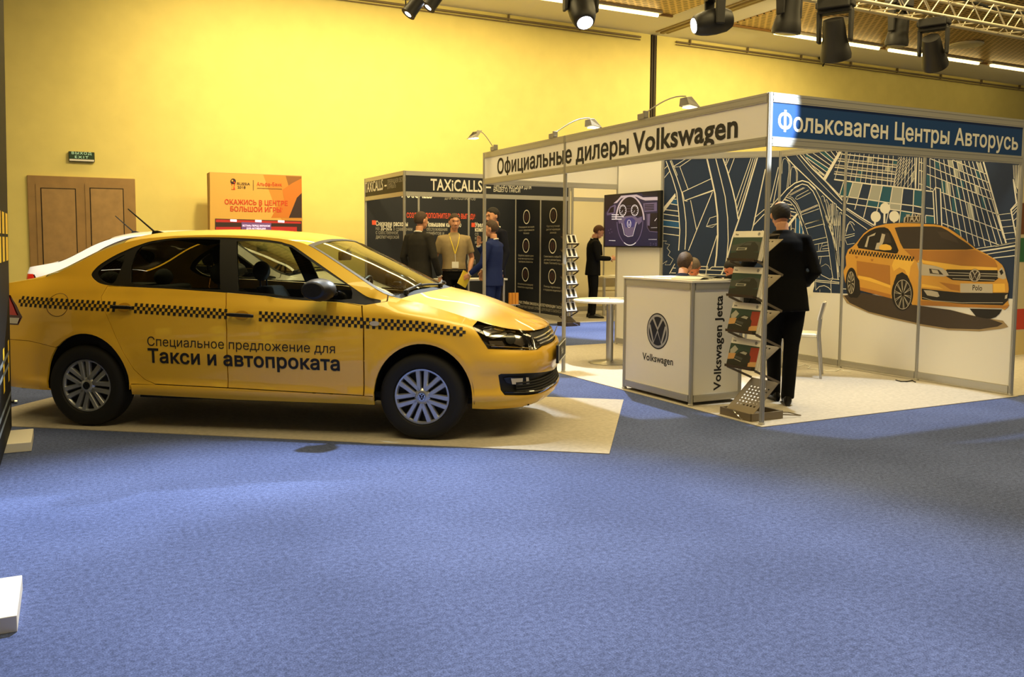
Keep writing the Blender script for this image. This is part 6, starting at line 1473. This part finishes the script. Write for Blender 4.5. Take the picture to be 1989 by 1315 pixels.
# two small spots on a short bar
YS = 9.0
pp = on(802, 14, 1, YS); b0 = thing('lighting_bar', 'short lighting bar above the top edge carrying two small spots', 'lighting bar', (pp[0]-.5, YS, pp[2]+.28))
MB().cyl((0, 0, 0), (1.4, 0, 0), .025, n=10).build('bar', M_truss, b0, 40)
for x in (.15, 1.2): MB().cyl((x, 0, .02), (x, 0, CEIL-pp[2]-.28), .008, n=6).build('hanger', M_greymet, b0)
MB().tube([(-.02, 0, 0), (.10, -.02, -.11), (.30, 0, -.18), (.22, .02, 0)], .008, 6).tube([(.10, -.02, -.11), (.24, 0, 0)], .006, 6).tube([(.30, 0, -.18), (.34, 0, 0)], .006, 6).build('bracket', mat('bracket_gold', (220, 180, 90), .4, .4), b0, 40)
for u, v, lb in ((803, 14, 'small black spot with glowing lens at the top edge, left of the pair'), (842, 1, 'small black spot at the top edge, right of the pair, mostly cut off')):
    q = on(u, v, 1, YS); t = thing('spotlight', lb, 'stage light', tuple(q), -.5, 'small spots on the lighting bar')
    R_ = Matrix.Rotation(.6, 3, 'Y') @ Matrix.Rotation(-.25, 3, 'X')
    b = MB().lathe([(.05, .12), (.07, .10), (.075, -.05), (.082, -.10), (.078, -.10)], 24); b.v = [tuple(R_ @ Vector(w_)) for w_ in b.v]; hd = b.build('can', M_head, t, 40)
    b = MB().lathe([(.076, -.092), (.04, -.10)], 24); b.v = [tuple(R_ @ Vector(w_)) for w_ in b.v]; b.build('lens', M_lens, hd, 40)
    MB().tube([(-.08, 0, 0), (-.085, 0, .12), (0, 0, .17), (.085, 0, .12), (.08, 0, 0)], .008, 6).cyl((0, 0, .17), (0, 0, pp[2]+.28-q[2]), .01, n=8).build('bracket', M_head, t, 40)
# ================================================================ people
M_skin = mat('skin', (206, 150, 116), .55, noise=(40, .04)); M_skin2 = mat('skin_ruddy', (206, 122, 84), .55, noise=(40, .05))
M_hairs = {k: mat('hair_'+k, c, .7, noise=(60, .25)) for k, c in (('dark', (26, 20, 17)), ('brown', (66, 48, 34)), ('grey', (96, 82, 70)), ('chestnut', (92, 58, 34)))}
M_eye = mat('eye', (30, 24, 20), .2); M_lip = mat('lips', (160, 96, 80), .6); M_shoe = mat('shoe_black', (12, 11, 11), .3)
CL = {k: mat('cloth_'+k, c, .9, spec=.15, noise=(18, .07)) for k, c in (('charcoal', (46, 44, 40)), ('black', (15, 15, 16)), ('khaki', (158, 140, 104)), ('blue', (34, 46, 96)), ('navy', (26, 28, 40)), ('white', (226, 222, 210)), ('darkgrey', (36, 35, 36)), ('trousers', (17, 17, 18)))}
M_lany = mat('lanyard_yellow', (222, 196, 60), .6); M_phone = mat('phone_black', (12, 12, 14), .2)
def fuse(mb, voxel, it=3):
    """one continuous skin over overlapping pieces"""
    me = bpy.data.meshes.new('f'); me.from_pydata(mb.v, [], mb.f)
    o = bpy.data.objects.new('f', me); COL.objects.link(o)
    m = o.modifiers.new('r', 'REMESH'); m.mode = 'VOXEL'; m.voxel_size = voxel
    m = o.modifiers.new('s', 'SMOOTH'); m.factor = .5; m.iterations = it
    bpy.context.view_layer.update()
    r = bpy.data.meshes.new_from_object(o.evaluated_get(bpy.context.evaluated_depsgraph_get()))
    bpy.data.objects.remove(o); bpy.data.meshes.remove(me); return r
def put(me, name, m, parent):
    me.name = name; me.materials.clear(); me.materials.append(m); me.shade_smooth()
    o = bpy.data.objects.new(name, me); COL.objects.link(o); o.parent = parent; return o
def rings(mb, L, n=20):
    """L: (centre, rx, ry, matrix) rings -> loft"""
    R_ = []
    for c, rx, ry, M in L:
        R_.append([Vector(c)+M @ Vector((rx*math.cos(2*PI*k/n), ry*math.sin(2*PI*k/n), 0)) for k in range(n)])
    mb.loft(R_)
def person(label, loc_, rz, H, top='charcoal', legs='trousers', hair='dark', skin=M_skin, lean=0.0, side=0.0, head=(0, 0), seated=False, arms=None, bald=0.0, kind='jacket', feet=None, hair_len=0.0, group=None, fine=.008, elev=.006, collar='white'):
    """faces local +Y. arms: for L and R (elbow, wrist, hand direction) in metres for a 1.75 m figure, hands with fingers"""
    k = H/1.75
    t = thing('person', label, 'person', (loc_[0], loc_[1], elev), rz, group)
    hipz = .545 if seated else .92
    RL = Matrix.Rotation(-lean, 3, 'X') @ Matrix.Rotation(side, 3, 'Y')
    U = lambda x, y, z: Vector((0, 0, hipz))+RL @ Vector((x, y, z-.92))     # upper body, leaning about the hips
    sc = lambda p: Vector(p)*k
    hy, hp = head
    HM = RL @ Matrix.Rotation(hy, 3, 'Z') @ Matrix.Rotation(-hp, 3, 'X')
    hb = U(0, -.005, 1.535)                                                  # pivot at the top of the neck
    HP = lambda x, y, z: hb+HM @ Vector((x, y+.025, z+.115))                 # head frame: origin in the middle of the skull
    S = lambda mb: setattr(mb, 'v', [tuple(Vector(v)*k) for v in mb.v]) or mb
    # limbs
    if feet is None: feet = ((-.11, .0), (.11, .0))
    knee, ank = [], []
    for i, sx in enumerate((-1, 1)):
        if seated: knee.append(Vector((sx*.11, .42, .535))); ank.append(Vector((sx*.12, .38, .09)))
        else:
            a = Vector((feet[i][0], feet[i][1]-.02, .085)); ank.append(a); h_ = Vector((sx*.095, 0, .90)); knee.append((a+h_)/2+Vector((0, .025, .02)))
    arms = arms or {}
    A = {}
    for sd, sx in (('L', -1), ('R', 1)):
        sh = U(sx*.183, -.015, 1.408)
        el, wr, hd = arms.get(sd, ((sx*.245, -.04, 1.13), (sx*.25, .06, .885), (0, .12, -1)))
        A[sd] = (sh, U(*el), U(*wr), (RL @ Vector(hd)).normalized())
    # ---- body: head, neck, trunk core, arms and hands in one skin
    b = MB(); R0 = HM
    for c, r in (((0, 0, .015), (.074, .094, .100)), ((0, -.03, .03), (.073, .072, .082)), ((0, .030, -.055), (.056, .058, .055)), ((0, .052, -.092), (.030, .030, .024)), ((0, .055, -.01), (.060, .040, .055)), ((-.040, .058, -.03), (.022, .025, .022)), ((.040, .058, -.03), (.022, .025, .022))):
        b.ellipsoid(HP(*c), r, 18, 12, 0, HM)
    b.tube([HP(0, .088, .012), HP(0, .104, -.018), HP(0, .112, -.036)], [.009, .012, .015], 8); b.ellipsoid(HP(0, .092, .030), (.045, .014, .010), 12, 8, 0, HM); b.ellipsoid(HP(0, .085, -.070), (.024, .014, .013), 10, 8, 0, HM)
    for sx in (-1, 1): b.ellipsoid(HP(sx*.078, -.008, -.005), (.010, .020, .032), 10, 8, 0, HM @ Matrix.Rotation(-sx*.3, 3, 'Z')); b.ellipsoid(HP(sx*.112*.13, .102, -.038), (.010, .010, .008), 8, 6, 0, HM)
    b.tube([U(0, -.012, 1.42), U(0, -.010, 1.50), HP(0, -.025, -.08)], [.064, .052, .052], 14)
    b.tube([U(0, 0, .95), U(0, 0, 1.2), U(0, -.01, 1.43)], [.06, .07, .07], 10)
    for sd, sx in (('L', -1), ('R', 1)):
        sh, el, wr, hd = A[sd]
        b.tube([U(0, -.01, 1.42), sh, (sh+el)/2, el, (el+wr)/2, wr, wr+hd*.03], [.05, .048, .044, .038, .036, .026, .026], 12)
        pd = (wr-el).normalized(); sv = hd.cross(Vector((sx, 0, 0)) if abs(hd.x) < .7 else Vector((0, 0, 1))).normalized()    # across the palm
        pn_ = hd.cross(sv).normalized(); c = wr+hd*.06
        M = Matrix((sv, hd, pn_)).transposed(); b.ellipsoid(c, (.040, .052, .017), 12, 8, 0, M)
        cu = pn_*(-1 if (pn_.x*sx) > 0 else 1)       # curl towards the body
        for j, (o_, L) in enumerate(((-.030, .066), (-.010, .076), (.010, .072), (.029, .056))):
            p0 = c+sv*o_+hd*.036; p1 = p0+hd*L*.45+cu*.004; p2 = p1+(hd*.8+cu*.55).normalized()*L*.33; p3 = p2+(hd*.45+cu*.85).normalized()*L*.24
            b.tube([p0-hd*.02, p0, p1, p2, p3], [.0095, .0095, .0088, .0080, .0065], 7)
        p0 = c-sv*.030-hd*.022; p1 = p0-sv*.026+hd*.022+cu*.010; p2 = p1-sv*.010+hd*.028+cu*.012
        b.tube([c-hd*.02, p0, p1, p2], [.014, .0125, .0105, .008], 7)
    S(b); body = put(fuse(b, fine*k), 'body', skin, t)
    # ---- eyes, brows, lips
    for sx in (-1, 1):
        e = MB().ellipsoid(HP(sx*.031, .079, .012), (.012, .010, .007), 10, 8, 0, HM); S(e).build('eye', M_eye, body, 60)
        e = MB().tube([HP(sx*.016, .096, .031), HP(sx*.034, .096, .036), HP(sx*.050, .082, .030)], [.004, .0045, .003], 6); S(e).build('eyebrow', M_hairs[hair], body, 60)
    e = MB().tube([HP(-.024, .090, -.067), HP(0, .101, -.066), HP(.024, .090, -.067)], [.003, .0058, .003], 6); S(e).build('lips', M_lip, body, 60)
    # ---- hair: a cap that dips below the scalp outside the hairline
    b = MB(); n, m = 36, 22; vs = []
    for i in range(m+1):
        th = PI*i/m
        for j in range(n):
            ph = 2*PI*j/n; d = Vector((math.sin(th)*math.sin(ph), math.sin(th)*math.cos(ph), math.cos(th)))
            face = d.y > .25 and d.z < .50-.25*abs(d.x) or d.z < -.68-hair_len+.15*max(0, d.y) or (abs(d.x) > .55 and d.z < -.05 and d.y > -.05)
            top_bald = bald and d.z > 1.0-bald*.4 and d.y > -.92
            r = .90 if (face or top_bald) else 1.08+.25*hair_len*(.5+.5*math.sin(5*ph)*math.sin(4*th))+.02*math.sin(9*ph+3*i)*math.sin(th)
            vs.append(HP(d.x*.0765*r, -.010+d.y*.098*r, .020+d.z*.101*r))
    b.add(vs, [(i*n+j, i*n+(j+1) % n, (i+1)*n+(j+1) % n, (i+1)*n+j) for i in range(m) for j in range(n)])
    S(b); put(fuse(b, .007*k, 2), 'hair', M_hairs[hair], body)
    # ---- trousers and shoes
    b = MB()
    W = lambda z, rx, ry, y=0: (U(0, y, z), rx, ry, RL)
    if seated: rings(b, [((0, 0, .485), .17, .13, Matrix.Identity(3)), ((0, 0, .60), .172, .13, Matrix.Identity(3)), W(1.00, .158, .115)])
    else: rings(b, [((0, 0, .82), .155, .105, Matrix.Identity(3)), ((0, 0, .90), .172, .122, Matrix.Identity(3)), W(1.0, .160, .112)])
    for i, sx in enumerate((-1, 1)):
        h_ = Vector((sx*.088, 0, .535 if seated else .88)); kn, an = knee[i], ank[i]
        b.tube([h_, h_+(kn-h_)*.5, kn, kn+(an-kn)*.4, an+Vector((0, 0, -.03))], [.092, .084, .066, .062, .056], 16)
    S(b); put(fuse(b, .012*k), 'trousers', CL[legs], t)
    for i, sx in enumerate((-1, 1)):
        an = ank[i]; o_ = Vector((an.x, an.y, 0)); out = Matrix.Rotation(-sx*.2, 3, 'Z'); R_ = []
        for y, w, h0, h1 in ((-.075, .022, .0, .05), (-.06, .034, .0, .085), (0, .038, .0, .10), (.06, .040, .0, .085), (.12, .047, .0, .062), (.17, .046, .0, .048), (.205, .032, .0, .036), (.22, .014, .004, .024)):
            R_.append([o_+out @ Vector((w*math.cos(q), y, (h0+h1)/2+(h1-h0)/2*math.sin(q))) for q in np.linspace(0, 2*PI, 15)[:-1]])
        b = MB().loft(R_); b.v = [(v[0], v[1], max(v[2], 0)) for v in b.v]; S(b).build('shoe', M_shoe, t, 50)
    # ---- upper garment
    b = MB(); jk = kind == 'jacket'; g = .016 if jk else .006
    low = .99 if seated else (.80 if jk else .955)
    Lg = [W(low, .182+g*.8, .135+g*.7)] if not seated else [W(.93, .178+g, .135+g)]
    Lg += [W(z, rx+g, ry+g) for z, rx, ry in ((.98, .168, .120), (1.08, .158, .112), (1.20, .170, .120), (1.31, .182, .124), (1.39, .178, .112), (1.435, .140, .090), (1.47, .078, .066), (1.505, .062, .058))]
    rings(b, Lg, 24)
    for sd, sx in (('L', -1), ('R', 1)):
        sh, el, wr, hd = A[sd]
        if jk: b.tube([U(sx*.10, -.01, 1.41), sh, (sh+el)/2, el, (el+wr)/2, wr-(wr-el).normalized()*.012], [.070, .069, .061, .053, .049, .042], 14)
        else: b.tube([U(sx*.10, -.01, 1.41), sh, sh+(el-sh)*.45, sh+(el-sh)*.72], [.070, .070, .064, .066], 14)
    S(b); put(fuse(b, .012*k, 4), 'jacket' if jk else 'shirt', CL[top], t)
    # collar and cuffs
    if jk:
        b = MB(); b.tube([U(.068*math.cos(q), -.012+.064*math.sin(q), 1.482-.018*math.sin(q)) for q in np.linspace(0, 2*PI, 25)[:-1]], .010, 8, closed=True); (S(b).build('shirt_collar', CL[collar], t, 60) if collar == 'white' else None)
        b = MB(); b.loft([[U(-.05, .118, 1.43), U(.05, .118, 1.43), U(.05, .10, 1.43), U(-.05, .10, 1.43)], [U(-.016, .160, 1.22), U(.016, .160, 1.22), U(.016, .13, 1.22), U(-.016, .13, 1.22)]]); S(b).build('shirt_front', CL['white'], t)
        b = MB()
        for sx in (-1, 1): 
            b = MB(); b.loft([[U(sx*.055, .050, 1.475), U(sx*.085, .035, 1.465), U(sx*.085, .02, 1.465), U(sx*.055, .03, 1.475)], [U(sx*.035, .138, 1.36), U(sx*.085, .132, 1.38), U(sx*.085, .118, 1.38), U(sx*.035, .12, 1.36)], [U(sx*.010, .163, 1.18), U(sx*.035, .163, 1.20), U(sx*.035, .145, 1.20), U(sx*.010, .145, 1.18)]]); S(b).build('lapel', CL[top], t, 40)
        for sd in ('L', 'R'):
            sh, el, wr, hd = A[sd]; d = (wr-el).normalized(); b = MB().cyl(wr-d*.03, wr+d*.004, .036, .035, 16); S(b).build('shirt_cuff', CL['white'], t, 50)
    else:
        b = MB(); b.tube([U(.066*math.cos(q), -.008+.062*math.sin(q), 1.478-.022*math.sin(q)) for q in np.linspace(0, 2*PI, 25)[:-1]], .014, 8, closed=True); S(b).build('shirt_collar', CL[top], t, 60)
        b = MB(); b.tube([U(.168*math.cos(q), .121*math.sin(q), .972) for q in np.linspace(0, 2*PI, 33)[:-1]], .016, 6, closed=True); S(b).build('belt', M_black, t, 60)
        b = MB()
        for sx in (-1, 1): b.tube([U(sx*.06, -.05, 1.485), U(sx*.072, .02, 1.482), U(sx*.065, .085, 1.43), U(sx*.04, .137, 1.33), U(0, .147, 1.20)], .007, 6)
        ly = S(b).build('lanyard', M_lany, t, 60)
        b = MB(); b.tube([U(0, .147, 1.20), U(-.005, .150, 1.09)], .004, 6); b.loft([[U(-.05, .150, 1.00), U(.045, .150, 1.00), U(.045, .146, 1.00), U(-.05, .146, 1.00)], [U(-.05, .152, 1.09), U(.045, .152, 1.09), U(.045, .148, 1.09), U(-.05, .148, 1.09)]]); S(b).build('name_badge', CL['white'], ly)
    return t, A, k
def dirz(fx, fy): return math.atan2(-fx, fy)
person('man in charcoal suit seen from behind, left of the man in the khaki shirt', (4.51, 11.8), dirz(.85, .53), 1.80, 'charcoal', 'charcoal', 'brown', head=(-.25, .05), arms={'L': ((-.25, -.05, 1.14), (-.24, .06, .90), (0, .15, -1)), 'R': ((.26, -.02, 1.14), (.25, .12, .88), (0, .2, -1))}, elev=0)
person('man in a khaki short-sleeved shirt with a yellow lanyard, hands in his pockets', (5.03, 11.77), dirz(-.30, -.95), 1.78, 'khaki', 'trousers', 'brown', kind='shirt', head=(.1, .06), arms={'L': ((-.265, -.07, 1.14), (-.215, .03, .93), (.25, .35, -1)), 'R': ((.265, -.07, 1.14), (.215, .03, .93), (-.25, .35, -1))}, elev=0)
p3, A3, k3 = person('man in a blue suit with a hand at his chin, holding a booklet', (5.42, 11.27), dirz(-.62, .78), 1.68, 'blue', 'blue', 'brown', head=(.15, .10), arms={'R': ((.22, .17, 1.15), (.05, .27, 1.40), (-.25, -.25, .9)), 'L': ((-.25, .06, 1.13), (-.22, .27, .98), (0, .8, -.5))}, elev=0)
person('tallest man in dark suit and white collar, behind the man in blue', (5.84, 12.09), dirz(-1.0, -.10), 1.90, 'navy', 'navy', 'dark', head=(.1, .15), elev=0)
p5, A5, k5 = person('man in a black suit looking down at a phone in the far cream booth', (8.68, 13.78), dirz(.93, -.36), 1.72, 'black', 'black', 'chestnut', lean=.04, head=(0, .50), arms={'L': ((-.24, .04, 1.13), (-.06, .30, 1.13), (.25, 1, .1)), 'R': ((.24, .04, 1.13), (.07, .31, 1.13), (-.2, 1, .1))})
person('brown-haired person seated behind the counter with the back of the head turned', SEATS[0][0], dirz(.75, .66), 1.68, 'navy', 'trousers', 'brown', lean=.36, head=(-.2, .12), seated=True, hair_len=.3, collar='navy', arms={'L': ((-.25, .14, 1.23), (-.12, .36, 1.37), (.3, 1, 0)), 'R': ((.25, .14, 1.23), (.12, .36, 1.37), (-.3, 1, 0))})
person('seated person with reddish face bent down beside the brown-haired head', SEATS[1][0], dirz(-.70, -.71), 1.66, 'white', 'trousers', 'grey', skin=M_skin2, lean=.40, head=(.25, .55), seated=True, kind='jacket', arms={'L': ((-.25, .14, 1.23), (-.10, .36, 1.37), (.3, 1, 0)), 'R': ((.25, .14, 1.23), (.10, .36, 1.37), (-.3, 1, 0))})
person('dark-haired seated person facing left, half hidden by the brochure stand', SEATS[2][0], dirz(-.92, .4), 1.60, 'black', 'trousers', 'dark', skin=M_skin2, lean=.38, head=(.0, .25), seated=True, collar='navy', arms={'L': ((-.25, .14, 1.23), (-.12, .36, 1.37), (.3, 1, 0)), 'R': ((.25, .14, 1.23), (.12, .36, 1.37), (-.3, 1, 0))})
person('balding man in a black suit standing with his back turned behind the brochure stand', (5.47, 5.60), dirz(.50, .86), 1.74, 'black', 'black', 'dark', lean=.10, side=-.05, bald=.9, head=(-.05, .22), feet=((-.03, .20), (.03, -.02)), collar='navy', arms={'L': ((-.36, .10, 1.12), (-.46, .26, 1.10), (-.3, 1, 0)), 'R': ((.245, -.08, 1.13), (.17, .15, 1.02), (-.5, .8, -.2))})
# things held in hands
def held(base, A, k, sd): w = A[sd][2]+A[sd][3]*.09; return (base.matrix_basis @ (Vector(w)*k))
q = held(p5, A5, k5, 'R'); t = thing('phone', 'black phone held by the man in the far cream booth', 'phone', tuple(q), p5.rotation_euler[2])
b = MB(); b.box((-.05, 0, .01), (.072, .145, .009), 0, Matrix.Rotation(.5, 3, 'X')); b.build('case', M_phone, t, bevel=.003)
q = held(p3, A3, k3, 'L'); t = thing('booklet', 'yellow and white booklet held low by the man in the blue suit', 'booklet', tuple(q), p3.rotation_euler[2]-.55)
MB().box((0, .03, -.03), (.15, .012, .21), 0, Matrix.Rotation(.5, 3, 'Y')).build('cover', M_lany, t); MB().box((0, .042, -.03), (.14, .008, .20), 0, Matrix.Rotation(.5, 3, 'Y')).build('pages', M_paper, t)
# the small white table and bottle behind the khaki shirt, yellow holder on the right
tb = thing('side_table', 'small white table behind the man in the khaki shirt', 'table', (5.75, 12.78, 0))
MB().box((0, 0, .80), (1.1, .45, .03)).build('table_top', M_white, tb, bevel=.003)
for x in (-.5, .5):
    for y in (-.18, .18): MB().box((x, y, .39), (.03, .03, .78)).build('leg', M_alu, tb)
o = tag(MB().lathe([(.03, 0), (.032, .01), (.032, .14), (.022, .18), (.012, .21), (.012, .24)], 20).build('bottle', mat('bottle_dark', (24, 26, 22), .15), None, 40), 'small dark bottle on the white side table', 'bottle'); o.location = (*on(885, 548, 1, 12.72)[:2], .816)
yh = thing('leaflet_holder', 'orange-yellow leaflet holder at the foot of the icon panels', 'leaflet holder', (*on(995, 600, 1, 12.7)[:2], 0))
MB().box((0, 0, .19), (.04, .04, .38)).build('pole', M_alu, yh); MB().box((0, 0, .01), (.22, .22, .02)).build('base', M_alu, yh)
for i in range(3): MB().box((-.06+.06*i, -.04, .48), (.052, .03, .19)).build('leaflet_stack', mat('leaflet_orange', (226, 150, 40), .6), yh)
MB().box((0, 0, .38), (.22, .12, .015)).build('tray', M_alu, yh)
